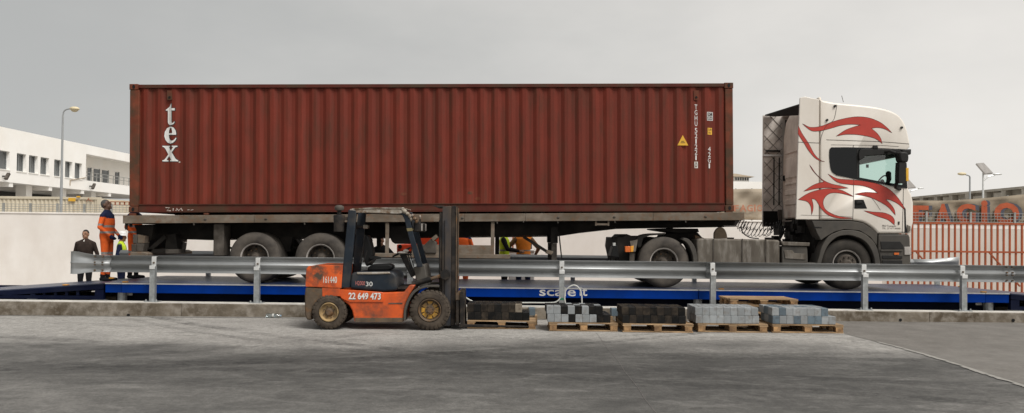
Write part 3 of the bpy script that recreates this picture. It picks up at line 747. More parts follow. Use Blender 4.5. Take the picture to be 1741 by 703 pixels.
for mt, dx, yy, nm in ((M['tarp_blue'], 6.0, Yl + 0.01, 'letter_shadow'), (M['tarp_red'], 0, Yl, 'letter')):
    for s_, box in (('F', (1549, 350, 1579, 381)), ('A', (1590, 347, 1617, 380)), ('G', (1626, 347, 1659, 380)), ('i', (1668, 341, 1679, 380)), ('O', (1690, 345, 1733, 382))):
        dxx = dx if s_ != 'i' else dx * 0.8
        bb = text_px(s_, box[0] + dxx, box[1], box[2] + dxx, box[3], yy, bold=0.05)
        o = bb.build(nm, mt, t)
        md = o.modifiers.new('solid', 'SOLIDIFY'); md.thickness = 0.004; md.offset = 0
t = banner('banner', 'pale tarpaulin banner seen between red container and truck cab', 1225, 1335, [(1225, 322), (1280, 321.5), (1335, 321)], YBn + 0.12, M['tarp_pale'])
for s_, box in (('F', (1248, 349, 1256, 360)), ('A', (1258, 348.5, 1269, 360)), ('G', (1270, 348.5, 1280, 360)), ('i', (1281.5, 348, 1285, 360)), ('O', (1287, 348.5, 1297, 360))):
    text_px(s_, *box, Yl, bold=0.03).build('letter', M['tarp_pink'], t)

# far concrete parapet building on the right
XP = 45.5
t = thing('concrete_building', 'unfinished concrete block roofline with open bays at far right', 'building', (XP + 5, 85, 0))
zp1 = PZ(1741, 318, 75); zp0 = zp1 - 0.95
MB().box(XP, XP + 8, 55, 115, 0, zp0).build('wall', M['concrete'], t)
MB().box(XP - 0.1, XP + 8, 55, 115, zp1 - 0.22, zp1).build('roof_slab', M['concrete'], t)
MB().box(XP + 0.52, XP + 0.7, 55, 115, zp0 + 0.001, zp1 - 0.221).build('rear_wall', M['concrete'], t)
for i in range(20):
    y = 55.2 + i * 3.1
    MB().box(XP - 0.05, XP + 0.5, y, y + 0.7, zp0 + 0.001, zp1 - 0.221).build('pillar', M['concrete'], t)
    MB().box(XP + 0.1, XP + 0.4, y + 0.75, y + 1.7 + 0.9 * ((i * 7) % 3) / 2, zp0 + 0.001, zp0 + 0.3 + 0.14 * ((i * 5) % 3)).build('infill', M['concrete'], t)

# house far behind
YH = 90
t = thing('far_house', 'distant cream house with tan hipped roof between container and cab', 'house', (PX(1262, 320, YH), YH, 0))
a0, a1 = PX(1225, 309, YH), PX(1273.5, 309, YH)
zt_, zr0, zr1 = PZ(1262, 308, YH), PZ(1262, 301.5, YH), PZ(1262, 292, YH)
MB().box(a0, a1, YH, YH + 6, 0, zr0).build('wall', M['building'], t)
b = MB(); e0, e1 = a0 - 0.5, PX(1281, 301, YH); ap = PX(1257, 292, YH)
b.add([(e0, YH-0.5, zr0+0.01), (e1, YH-0.5, zr0+0.01), (e1, YH+6.5, zr0+0.01), (e0, YH+6.5, zr0+0.01), (ap-0.4, YH+3, zr1), (ap+0.4, YH+3, zr1)],
      [(0,1,5,4), (1,2,5), (2,3,4,5), (3,0,4), (0,3,2,1)])
b.build('roof', M['roof_tile'], t)
for i in range(6):
    xx = PX(1250 + i * 4, 305, YH); MB().box(xx, xx + 0.17, YH - 0.02, YH - 0.005, zr0 - 0.36, zr0 - 0.05).build('window', M['win_dark'], t)
YH2 = 70
t = thing('far_white_wall', 'plain white wall band behind the pale banner', 'wall', (PX(1270, 330, YH2), YH2, 0))
MB().box(PX(1200, 310, YH2), PX(1400, 310, YH2), YH2, YH2 + 0.3, 0, PZ(1262, 309, YH2)).build('panel', M['building'], t)

def lamp_r(px, Y, pybase, pytop, solar, label):
    x, zt = PX(px, pytop, Y), PZ(px, pytop, Y)
    t = thing('solar_street_lamp' if solar else 'street_lamp', label, 'street lamp', (x, Y, gz(x, Y)))
    if solar:
        zp = PZ(px, pytop + 14, Y)
        MB().tube([(x, Y, 0), (x, Y, zp)], [0.075, 0.05], 8).build('pole', M['bright_steel'], t, sm=40)
        c = Vector((x, Y, zp + 0.12)); s_ = Y / F
        b = MB(); v = [pix(px - 13, pytop, Y - 0.4), pix(px - 0.5, pytop - 1, Y + 0.4), pix(px + 15.5, pytop + 16, Y + 0.4), pix(px + 2, pytop + 17.5, Y - 0.4)]
        b.add([*v, *[p + Vector((0.05, 0.0, 0.07)) for p in v]], [(0,1,2,3), (7,6,5,4), (0,4,5,1), (1,5,6,2), (2,6,7,3), (3,7,4,0)])
        b.build('solar_panel', M['panel'], t)
        MB().tube([pix(px, pytop + 28, Y), pix(px + 8, pytop + 21, Y), pix(px + 20, pytop + 18, Y)], 0.05, 6).build('arm', M['bright_steel'], t)
        p = pix(px + 24, pytop + 16.5, Y); MB().ball((p.x, Y, p.z), (0.3, 0.12, 0.06), 10, 6).build('lamp_head', M['bright_steel'], t, sm=60)
    else:
        MB().tube([(x, Y, 0), (x, Y, zt)], [0.07, 0.045], 8).build('pole', M['pole'], t, sm=40)
        MB().tube([(x, Y, zt), *[pix(px + a, pytop + c, Y) for a, c in ((-1.5, -2), (-6, -3.5), (-10, -4.5))]], 0.04, 6).build('arm', M['pole'], t)
        p = pix(px - 13.5, pytop - 5, Y); MB().ball((p.x, Y, p.z), (0.27, 0.12, 0.09), 10, 6).build('lamp_head', M['lamp_cream'], t, sm=60)
lamp_r(1649, 48, 338, 301, False, 'grey curved street lamp beside the solar lamp')
lamp_r(1671.5, 50, 336, 280, True, 'white solar street lamp with tilted panel above the banner')
lamp_r(1541, 72, 330, 304, True, 'small solar street lamp just behind the cab windscreen')

# ------------------------------------------------------------------ weighbridge
ZD = 0.607; YD0, YD1 = 16.46, 19.4
XD0, XD1 = PX(178, 480, YD0), PX(1717, 496, YD0)
wb = thing('weighbridge_deck', 'long blue steel weighbridge platform carrying the truck', 'weighbridge', ((XD0 + XD1) / 2, 18, 0))
secs = [XD0, PX(206, 480, YD0), PX(585, 480, YD0), PX(1188, 490, YD0), PX(1676, 497, YD0), XD1]
for i in range(5):
    a, c = secs[i] + 0.006, secs[i + 1] - 0.006
    rec = 0.02 if i in (0, 4) else 0.0
    MB().box(a, c, YD0 + rec, YD0 + rec + 0.12, ZD - 0.192, ZD - 0.022).build('side_beam', M['blue'], wb, bevel=0.006)
    MB().box(a, c, YD1 - 0.12, YD1, ZD - 0.192, ZD - 0.022).build('side_beam', M['blue'], wb)
    MB().box(a, c, YD0 + 0.01, YD1 - 0.004, ZD - 0.02, ZD).build('deck_plate', M['deck'], wb)
    MB().box(a, c, YD0 - 0.004, YD0 + 0.008, ZD - 0.021, ZD + 0.003).build('edge_trim', M['deck_edge'], wb)
    for yy in (16.95, 17.9, 18.7): MB().box(a, c, yy, yy + 0.15, ZD - 0.50, ZD - 0.022).build('floor_beam', M['navy'], wb)
for px in (200, 588, 1190, 1690):
    x = PX(px, 500, YD0)
    for yy in (16.66, 19.0): MB().cyl((x, yy, 0), (x, yy, ZD - 0.023), 0.09, 12).build('load_cell', M['galv_post'], wb)
b = MB()
for px, py, w_ in ((1664, 517, 10), (220, 500.5, 8)):
    p = pix(px, py, YD0 + 0.3); b.box(p.x - 0.06, p.x + 0.06, YD0 + 0.28, YD0 + 0.32, p.z - 0.025, p.z + 0.025)
b.build('cable_box', M['white_box'], wb, bevel=0.01)
for i, (px, py, d) in enumerate([(213, 477.5, 0.1), (1226, 487.5, 0.06), (1672, 493.5, 0.08), (190, 470.5, 1.4), (1634, 481, 1.9)]):
    p = pix(px, py, YD0 + d); MB().box(p.x - 0.05, p.x + 0.05, YD0 + d - 0.04, YD0 + d + 0.04, ZD + 0.001, ZD + 0.028).build('amber_stud', M['amber'], wb, bevel=0.01)
b = MB()
text_px('scale', 917, 488.5, 979, 503.5, YD0 - 0.006, b, bold=0.012); text_px('it', 985.5, 488.5, 998.5, 503.5, YD0 - 0.006, b, bold=0.012)
b.build('lettering', M['letter'], wb)

def ramp(name, label, x_top, sgn, slope=0.079):
    Ln = (ZD - 0.05) / slope
    t = thing(name, label, 'ramp', (x_top + sgn * Ln / 2, 18, 0))
    X = lambda d: x_top + sgn * (d + 0.02)
    Z = lambda d: ZD - 0.004 - slope * d
    P = [(X(0), Z(0)), (X(Ln), Z(Ln)), (X(Ln), Z(Ln) - 0.02), (X(0), Z(0) - 0.02)]
    MB().prism(P, YD0 + 0.002, YD1).build('ramp_plate', M['deck'], t)
    for y in (YD0, YD1 - 0.1):
        de = (ZD - 0.4) / slope
        P = [(X(0), Z(0) - 0.021), (X(Ln - 0.7), Z(Ln - 0.7) - 0.021), (X(Ln - 0.7), Z(Ln - 0.7) - 0.03), (X(Ln - 1.7), Z(Ln - 1.7) - 0.105), (X(0), Z(0) - 0.115)]
        MB().prism(P, y, y + 0.1).build('side_beam', M['navy'], t)
        MB().box(min(X(0), X(Ln * 0.75)), max(X(0), X(Ln * 0.75)), y, y + 0.1, 0.275, 0.345).build('bottom_beam', M['navy'], t)
        for d, w_ in ((0.0, 0.17), (1.35, 0.09), (3.2, 0.09)):
            x0, x1 = sorted((X(d), X(d + w_)))
            MB().box(x0, x1, y + 0.002, y + 0.09, 0.346, Z(d + w_) - 0.117).build('upright', M['navy'], t)
            MB().box(x0 - 0.05, x1 + 0.05, y - 0.05, y + 0.12, 0.255 if y > 17 else 0.273, 0.2745).build('foot_plate', M['galv_post'], t)
        if y < 17:
            for d in (0.5, 0.72, 0.94, 1.16):
                x0, x1 = sorted((X(d), X(d + 0.05)))
                MB().box(x0, x1, y + 0.03, y + 0.08, 0.35, Z(d) - 0.12).build('stiffener', M['navy'], t)
    for d in (0.6, 1.9, 3.4):
        MB().box(min(X(d), X(d+0.1)), max(X(d), X(d+0.1)), YD0 + 0.11, YD1 - 0.11, Z(d) - 0.11, Z(d) - 0.03).build('cross_beam', M['navy'], t)
    for yy in (17.3, 18.5):
        MB().box(min(X(0.1), X(Ln*0.7)), max(X(0.1), X(Ln*0.7)), yy, yy + 0.1, 0.02, 0.27).build('foundation', M['kerb'], t)
    MB().box(min(X(1.35), X(1.45)), max(X(1.35), X(1.45)), YD0 + 0.2, YD1 - 0.2, 0.28, 0.34).build('cross_beam', M['navy'], t)
    MB().box(X(0.78) - 0.05, X(0.78) + 0.05, YD0 + 0.02, YD0 + 0.12, Z(0.78) + 0.001, Z(0.78) + 0.022).build('amber_stud', M['amber'], t, bevel=0.008)
ramp('access_ramp', 'navy steel access ramp sloping down at left end of weighbridge', XD0, -1)
ramp('access_ramp', 'navy steel access ramp beginning at right end of weighbridge', XD1, 1)

# ------------------------------------------------------------------ guardrails
def wbeam(z0, z1, d=0.075):
    """back of a W profile: (offset in y, z) from bottom to top; ridges stand away from the viewer"""
    h = z1 - z0
    return [(0.00, z0), (0.012, z0 + 0.03*h), (d, z0 + 0.17*h), (d, z0 + 0.27*h), (0.012, z0 + 0.43*h), (0.0, z0 + 0.5*h), (0.012, z0 + 0.57*h), (d, z0 + 0.73*h), (d, z0 + 0.83*h), (0.012, z0 + 0.97*h), (0.0, z1)]
def rail_sheet(stations, sgn=1, th=0.004):
    """stations: (x, y, zc, half height, depth)"""
    b = MB(); n = None; vs = []
    for x, y, zc, hh, d in stations:
        pr = wbeam(zc - hh, zc + hh, d)
        ps = []
        # round the W slightly
        pts = smooth([(q[0], q[1]) for q in pr], 3)
        n = len(pts)
        vs += [(x, y + sgn * a, z) for a, z in pts]
    b.add(vs, [(i*n+j, (i+1)*n+j, (i+1)*n+j+1, i*n+j+1) for i in range(len(stations)-1) for j in range(n-1)])
    return b
def solid(o, th): m_ = o.modifiers.new('solid', 'SOLIDIFY'); m_.thickness = th; m_.offset = 0; return o
YR = 16.27
zr = (PZ(900, 442.5, YR) + PZ(900, 471, YR)) / 2; hh = (PZ(900, 442.5, YR) - PZ(900, 471, YR)) / 2
gr = thing('guardrail', 'near galvanised steel guardrail running in front of the blue weighbridge', 'guardrail', (0, YR, ZK))
xl = PX(119, 450, YR); xs_ = PX(172, 450, YR)
j = [xs_, PX(697, 450, YR), PX(1212, 450, YR), PX(1716, 450, YR), PX(1716, 450, YR) + 4.2]
for i, (a, c) in enumerate(zip(j[:-1], j[1:])):
    dy = 0.006 * (i % 2)
    solid(rail_sheet([(a - (0.12 if i else 0), YR + dy, zr, hh, 0.075), (c + 0.12, YR + dy, zr, hh, 0.075)]).build('rail_beam', M['galv'], gr, sm=50), 0.004)
st = []
for f_, hk, d in ((0, 1.32, 0.012), (0.12, 1.36, 0.02), (0.3, 1.30, 0.035), (0.5, 1.16, 0.055), (0.75, 1.03, 0.072), (1.0, 1.0, 0.075), (1.28, 1.0, 0.075)):
    st.append((xl + (xs_ - xl) * f_, YR - 0.008 + 0.10 * max(0, 0.3 - f_) ** 1.2, zr + 0.012 * (1 - min(1, f_)), hh * hk, d))
solid(rail_sheet(st).build('flared_end', M['galv'], gr, sm=50), 0.004)
b = MB()
for xx in (xs_ + 0.03, xs_ - 0.12, j[1] , j[3] - 0.05, j[3] + 0.06):
    for dz in (-0.8, -0.15, 0.15, 0.8): b.cyl((xx, YR - 0.03, zr + dz * hh), (xx, YR + 0.02, zr + dz * hh), 0.014, 8)
b.build('splice_bolt', M['grime'], gr)
for px in (260, 437, 697, 955, 1212, 1470, 1638, 1815):
    x = PX(px, 490, YR - 0.1)
    pe = empty('post', (x, YR - 0.1, ZK), parent=gr); pe.location = wm(gr).inverted() @ Vector((x, YR - 0.1, ZK))
    zt = zr - 0.25 * hh
    b = MB()
    b.box(x - 0.05, x + 0.05, YR - 0.145, YR - 0.138, ZK + 0.012, zt)      # C-section post
    b.box(x - 0.05, x - 0.043, YR - 0.1379, YR - 0.05, ZK + 0.012, zt)
    b.box(x + 0.043, x + 0.05, YR - 0.1379, YR - 0.05, ZK + 0.012, zt)
    b.build('upright', M['galv_post'], pe)
    MB().box(x - 0.13, x + 0.13, YR - 0.2, YR + 0.01, ZK + 0.001, ZK + 0.011).build('base_plate', M['galv_post'], pe)
    bb = MB()
    for sx in (-0.1, 0.1):
        bb.cyl((x + sx, YR - 0.17, ZK + 0.011), (x + sx, YR - 0.17, ZK + 0.05), 0.012, 6); bb.cyl((x + sx, YR - 0.17, ZK + 0.011), (x + sx, YR - 0.17, ZK + 0.028), 0.022, 6)
    bb.build('anchor_bolt', M['galv_post'], pe)
    b = MB()
    b.box(x - 0.045, x + 0.045, YR - 0.078, YR - 0.072, zt - 0.05, zr + hh * 0.92)
    b.box(x - 0.052, x + 0.052, YR - 0.16, YR - 0.148, zt - 0.05, zt + 0.02)
    b.box(x - 0.045, x + 0.045, YR - 0.0719, YR - 0.003, zr + hh * 0.86, zr + hh * 0.92)
    b.build('bracket', M['bright_steel'] if px != 697 else M['galv_post'], pe, bevel=0.003)
    MB().cyl((x, YR - 0.1, zr + 0.03), (x, YR - 0.06, zr + 0.03), 0.018, 8).build('bolt', M['grime'], pe)
x955 = PX(955, 506, YR - 0.15); MB().box(x955 - 0.052, x955 + 0.052, YR - 0.15, YR - 0.146, 0.40, 0.44).build('green_tape', mat('green_tape', (0.02, 0.16, 0.09), 0.5), gr)

YR2 = 19.86
gr2 = thing('guardrail', 'far galvanised guardrail behind the truck, before the white wall', 'guardrail', (0, YR2, 0))
z2 = zr + 0.02
xr2 = PX(1625, 446, YR2)
solid(rail_sheet([(PX(205, 446, YR2), YR2, z2, hh, 0.075), (xr2 - 1.0, YR2, z2, hh, 0.075)], -1).build('rail_beam', M['galv'], gr2, sm=50), 0.004)
st = [(xr2 - 1.02, YR2 - 0.006, z2, hh, 0.075), (xr2 - 0.6, YR2 - 0.006, z2, hh, 0.075), (xr2 - 0.25, YR2 - 0.02, z2 + 0.01, hh * 1.15, 0.05), (xr2, YR2 - 0.12, z2 + 0.02, hh * 1.3, 0.02)]
solid(rail_sheet(st, -1).build('flared_end', M['galv'], gr2, sm=50), 0.004)
x = PX(352, 446, YR2)
while x < xr2:
    MB().box(x - 0.05, x + 0.05, YR2 + 0.06, YR2 + 0.14, 0, z2 + 0.05).build('post', M['galv_post'], gr2)
    MB().box(x - 0.04, x + 0.04, YR2 + 0.012, YR2 + 0.059, z2 - 0.05, z2 + 0.05).build('spacer', M['galv_post'], gr2)
    x += 2.9
MB().box(PX(180, 470, YR2), xr2 + 2, YD1 + 0.15, YD1 + 0.62, -0.1, ZD - 0.34).build('kerb_foot', M['kerb_top'], gr2)

# white cable hoses on the kerb
def hose(label, pts, Y, r=0.013):
    P = smooth(pts, 8); b = MB().tube([pix(a, c, Y) for a, c in P], r, 8)
    return tag(b.build('cable_hose', M['hose'], None, sm=60), label, 'hose', 'white hoses on the kerb')
hose('white flexible hose lying along kerb behind the first pallet', [(790, 505), (800, 511), (812, 514.5), (850, 515.2), (900, 515), (938, 515), (948, 512), (953, 506)], 16.0 + 0.06)
hose('white hose arching up over the scale lettering beside a post', [(961, 516), (960, 506), (962, 494), (972, 486), (981, 487), (988, 498), (989.5, 517)], 16.12, 0.014)

# ------------------------------------------------------------------ shipping container
YT = 16.85
TILT = -0.0138
org = pix(219, 361.5, YT)
ct = thing('shipping_container', 'rusty red forty foot shipping container on the truck trailer', 'container', org, (0, TILT, 0))
CMAT = wm(ct); CINV = CMAT.inverted()
LC, HC, WC = PX(1248, 360, YT) - org.x, 2.60, 2.438
def cb(bm): # container-local mesh -> world for build()
    bm.v = [tuple(CMAT @ Vector(v)) for v in bm.v]; return bm
def clocal(px, py): return CINV @ pix(px, py, YT)
PR = 0.022  # panel set back from the rails
cw = lambda x: corr(x + 1e-6)
b = corr_sheet(MB(), 0.14, LC - 0.14, PR, 0.16, HC - 0.075, vert=22); cb(b).build('side_panel', M['container'], ct)
b = corr_sheet(MB(), 0.14, LC - 0.14, WC - PR, 0.16, HC - 0.075, -1); cb(b).build('side_panel', M['container'], ct)
for y0, y1 in ((0.0, 0.10), (WC - 0.10, WC)):
    cb(MB().box(0.18, LC - 0.18, y0, y1, HC - 0.085, HC - 0.012)).build('top_rail', M['container_rail'], ct, bevel=0.008)
    b = MB().box(0.18, LC - 0.18, y0 + 0.02, y1 - 0.02, 0.02, 0.15); cb(b).build('bottom_rail', M['container_rail'], ct, bevel=0.004)
    cb(MB().box(0.18, LC - 0.18, y0, y1, 0.151, 0.168)).build('rail_flange', M['container_rail'], ct)
    cb(MB().box(0.18, LC - 0.18, y0, y1, 0.0, 0.019)).build('rail_flange', M['container_rail'], ct)
for x0, x1 in ((0.0, 0.2), (LC - 0.165, LC)):
    for y0, y1 in ((0.0, 0.14), (WC - 0.14, WC)):
        cb(MB().box(x0 + 0.004, x1 - 0.004, y0 + 0.004, y1, 0.121, HC - 0.121)).build('corner_post', M['rust_post'], ct, bevel=0.012)
        for z0 in (0.0, HC - 0.118):
            xa, xb = (x0 - 0.004, x0 + 0.178) if x0 == 0 else (x1 - 0.178, x1 + 0.004)
            cs = cb(MB().box(xa, xb, y0 - 0.005, y1 + 0.005, z0, z0 + 0.118)).build('corner_casting', M['rust_post'], ct, bevel=0.01)
            if y0 == 0:
                hx = (xa + xb) / 2; bh = MB()
                bh.lathe([(-0.002, 0.0), (-0.002, 0.028)], 14, (0, 0, 0))
                bh.v = [(hx + v[0], y0 - 0.0075 + v[1], z0 + 0.06 + v[2] * 1.5) for v in bh.v]
                cb(bh).build('casting_hole', M['black'], cs)
for x0 in (0.02, LC - 0.06):
    cb(MB().box(x0, x0 + 0.04, 0.14, WC - 0.14, 0.12, HC - 0.1)).build('end_wall', M['container'], ct)
    for z0, z1 in ((0.01, 0.118), (HC - 0.1, HC - 0.012)):
        cb(MB().box(x0 - 0.01, x0 + 0.06, 0.15, WC - 0.15, z0, z1)).build('end_rail', M['container_rail'], ct)
cb(MB().box(0.2, LC - 0.2, 0.1, WC - 0.1, HC - 0.05, HC - 0.02)).build('roof', M['container'], ct)
cb(MB().box(0.2, LC - 0.2, 0.1, WC - 0.1, 0.10, 0.14)).build('floor', M['chassis'], ct)
for i in range(28):
    x = 0.5 + i * (LC - 1) / 27
    cb(MB().box(x, x + 0.05, 0.1, WC - 0.1, 0.02, 0.099)).build('floor_beam', M['chassis'], ct)
# lashing plates
for px in (288, 1184):
    p = clocal(px, 159); q = clocal(px, 170)
    o = cb(MB().box(p.x - 0.05, p.x + 0.05, 0.008, 0.02, q.z, p.z + 0.06)).build('label_plate', M['rust_post'], ct)
    cb(MB().cyl((p.x, -0.0, q.z + 0.05), (p.x, 0.007, q.z + 0.05), 0.025, 10)).build('ring', M['chassis'], o)
# painted lettering follows the corrugations
def wrapped(b, cuts=3, lift=0.004):
    bm = bmesh.new()
    vs = [bm.verts.new(v) for v in b.v]
    for f in b.f:
        try: bm.faces.new([vs[i] for i in f])
        except ValueError: pass
    bmesh.ops.triangulate(bm, faces=bm.faces)
    for _ in range(cuts):
        ed = [e for e in bm.edges if e.calc_length() > 0.022]
        if not ed: break
        bmesh.ops.subdivide_edges(bm, edges=ed, cuts=1)
        bmesh.ops.triangulate(bm, faces=bm.faces)
    bm.verts.index_update()
    o = MB(); o.v = [(v.co.x, PR + cw(v.co.x) + dent(v.co.x, v.co.z) - lift, v.co.z) for v in bm.verts]
    o.f = [tuple(q.index for q in f.verts) for f in bm.faces]; o.mi = [0] * len(o.f)
    bm.free(); return o
def gly(pts): return [((clocal(260 + u/5.4, 160 + v/5.4)).x, (clocal(260 + u/5.4, 160 + v/5.4)).z) for u, v in pts]
T_ = [(163,85),(163,130),(197,130),(197,150),(165,150),(165,252),(169,266),(179,266),(191,252),(196,257),(185,275),(165,284),(145,284),(131,272),(127,255),(127,150),(108,150),(108,143),(140,118)]
E_ = [(208,374),(135,374),(138,396),(146,415),(160,428),(178,428),(195,415),(206,400),(211,406),(199,431),(180,448),(155,455),(125,445),(105,420),(96,385),(100,345),(118,312),(145,299),(163,299),(187,310),(203,332),(208,360)]
E_h = [(136,358),(174,358),(172,335),(165,315),(155,309),(145,318),(138,335)]
X_ = [(82,475),(150,475),(150,484),(138,486),(160,522),(180,492),(180,486),(170,484),(170,475),(218,475),(218,484),(205,486),(168,535),(208,600),(224,608),(224,618),(150,618),(150,608),(163,604),(140,567),(118,598),(120,606),(132,608),(132,618),(82,618),(82,608),(95,604),(132,553),(97,490),(82,484)]
for nm, lp, hl in (('letter_t', T_, []), ('letter_e', E_, [E_h]), ('letter_x', X_, [])):
    tt = tessellate_polygon([[Vector((*p, 0)) for p in l] for l in [gly(lp)] + [gly(h) for h in hl]])
    fl = [p for l in [gly(lp)] + [gly(h) for h in hl] for p in l]
    o = cb(wrapped(MB().add([(a, 0, c) for a, c in fl], [tuple(q) for q in tt]), 5)).build(nm, M['letter'], ct)
    sh = offset(gly(lp), 0.012); tt = tessellate_polygon([[Vector((*p, 0)) for p in sh]] + ([[Vector((*p, 0)) for p in offset(gly(h), -0.01)] for h in hl]))
    fl = sh + [p for h in hl for p in offset(gly(h), -0.01)]
    cb(wrapped(MB().add([(a + 0.006, 0, c - 0.004) for a, c in fl], [tuple(q) for q in tt]), 5, 0.002)).build('letter_outline', M['dark_ink'], o)
p = clocal(303.4, 275.6)
cb(wrapped(MB().add([(p.x + 0.018*math.cos(k*0.785), 0, p.z + 0.018*math.sin(k*0.785)) for k in range(8)], [tuple(range(8))]), 1)).build('letter_dot', M['letter_worn'], ct)
def vtext(s_, px, py0, py1, wpx):
    b = MB(); n = len(s_); h = (py1 - py0) / n
    for i, ch in enumerate(s_):
        if ch == ' ': continue
        ww = wpx * (0.45 if ch in '1I' else 1)
        a, c = clocal(px - ww/2, py0 + (i + 0.93) * h), clocal(px + ww/2, py0 + (i + 0.07) * h)
        text_mb(ch, a.x, c.x, a.z, c.z, 0, b=b)
    return b
b = vtext('TGHU', 1184, 177, 215, 5); b2 = vtext('521221', 1184, 217, 273, 5)
cb(wrapped(b.add(b2.v, b2.f), 3)).build('container_number', M['letter'], ct)
b = MB(); a, c = clocal(1181, 286), clocal(1187.5, 275)
cb(wrapped(MB().add([(a.x,0,a.z),(c.x,0,a.z),(c.x,0,c.z),(a.x,0,c.z)], [(0,1,2,3)]), 4, 0.003)).build('check_box', M['letter_worn'], ct)
cb(wrapped(vtext('0', 1184.2, 275.5, 285.5, 4), 3, 0.006)).build('check_digit', M['dark_ink'], ct)
cb(wrapped(vtext('42G1', 1206.5, 249, 287, 5), 3)).build('size_code', M['letter'], ct)
a, c = clocal(1202.5, 205), clocal(1213, 190.5)
cb(wrapped(MB().add([(a.x,0,a.z),(c.x,0,a.z),(c.x,0,c.z),(a.x,0,c.z)], [(0,1,2,3)]), 4, 0.003)).build('logo_box', M['letter'], ct)
b = MB()
a2, c2 = a + Vector((0.012, 0, 0.012)), c - Vector((0.012, 0, 0.012)); zm_ = (a2.z + c2.z) / 2
b.add([(a2.x,0,zm_+.006),(c2.x,0,zm_+.006),(c2.x,0,c2.z),(a2.x,0,c2.z),(a2.x,0,a2.z),(c2.x,0,a2.z),(c2.x,0,zm_-.006),(a2.x,0,zm_-.006)], [(0,1,2,3),(4,5,6,7)])
lg = cb(wrapped(b, 4, 0.005)).build('logo_ground', M['dark_ink'], ct)
b = text_mb('IC', a2.x + .015, c2.x - .015, zm_ + .018, c2.z - .012, 0); text_mb('BI', a2.x + .015, c2.x - .015, a2.z + .012, zm_ - .018, 0, b=b)
cb(wrapped(b, 3, 0.007)).build('logo_letters', M['letter'], ct)
a, c = clocal(1203.5, 229), clocal(1211.5, 217.5)
lb = cb(wrapped(MB().add([(a.x,0,a.z),(c.x,0,a.z),(c.x,0,c.z),(a.x,0,c.z)], [(0,1,2,3)]), 4, 0.004)).build('height_label', M['yellow'], ct)
b = text_mb('2.6M', a.x + .01, c.x - .01, a.z + .078, c.z - .015, 0); text_mb("8'6\"", a.x + .02, c.x - .02, a.z + .015, a.z + .06, 0, b=b)
cb(wrapped(b, 2, 0.007)).build('height_text', M['dark_ink'], lb)
tr = [clocal(1152, 247.5), clocal(1170.5, 247.5), clocal(1161, 230)]
ls = cb(MB().add([(q.x, PR - 0.008, q.z) for q in tr] + [(q.x, PR + 0.006, q.z) for q in tr], [(0,1,2),(5,4,3),(0,3,4,1),(1,4,5,2),(2,5,3,0)])).build('warning_triangle', M['yellow'], ct)
b = MB()
for zc_, hw in ((0.055, 0.045), (0.085, 0.03)): b.box(tr[2].x - hw, tr[2].x + hw, PR - 0.0115, PR - 0.0085, tr[0].z + zc_ - 0.005, tr[0].z + zc_ + 0.005)
cb(b).build('triangle_text', M['dark_ink'], ls)
for st in ([(500,25),(545,24),(515,68),(562,72)], [(592,30),(588,72)], [(622,72),(632,34),(655,62),(684,32),(700,74)], [(760,52),(785,50)], [(800, 55), (830, 48)]):
    pts = [clocal(210 + u/7.03, 350 + v/7.03) for u, v in st]
    cb(MB().tube([(q.x, 0.016, max(0.03, q.z)) for q in pts], 0.010 if st[0][0] < 750 else 0.006, 5)).build('chalk_stroke', M['chalk'], ct)
for px, py in ((686, 330), (800, 328), (812, 338)):
    q = clocal(px, py); n = 9; b = MB()
    b.add([(q.x + 0.06 * math.cos(k*0.7) * (1 + .3*math.sin(k*3)), 0, q.z + 0.035 * math.sin(k*0.7)) for k in range(n)], [tuple(range(n))])
    cb(wrapped(b, 2)).build('rust_patch', M['rust_post'], ct)

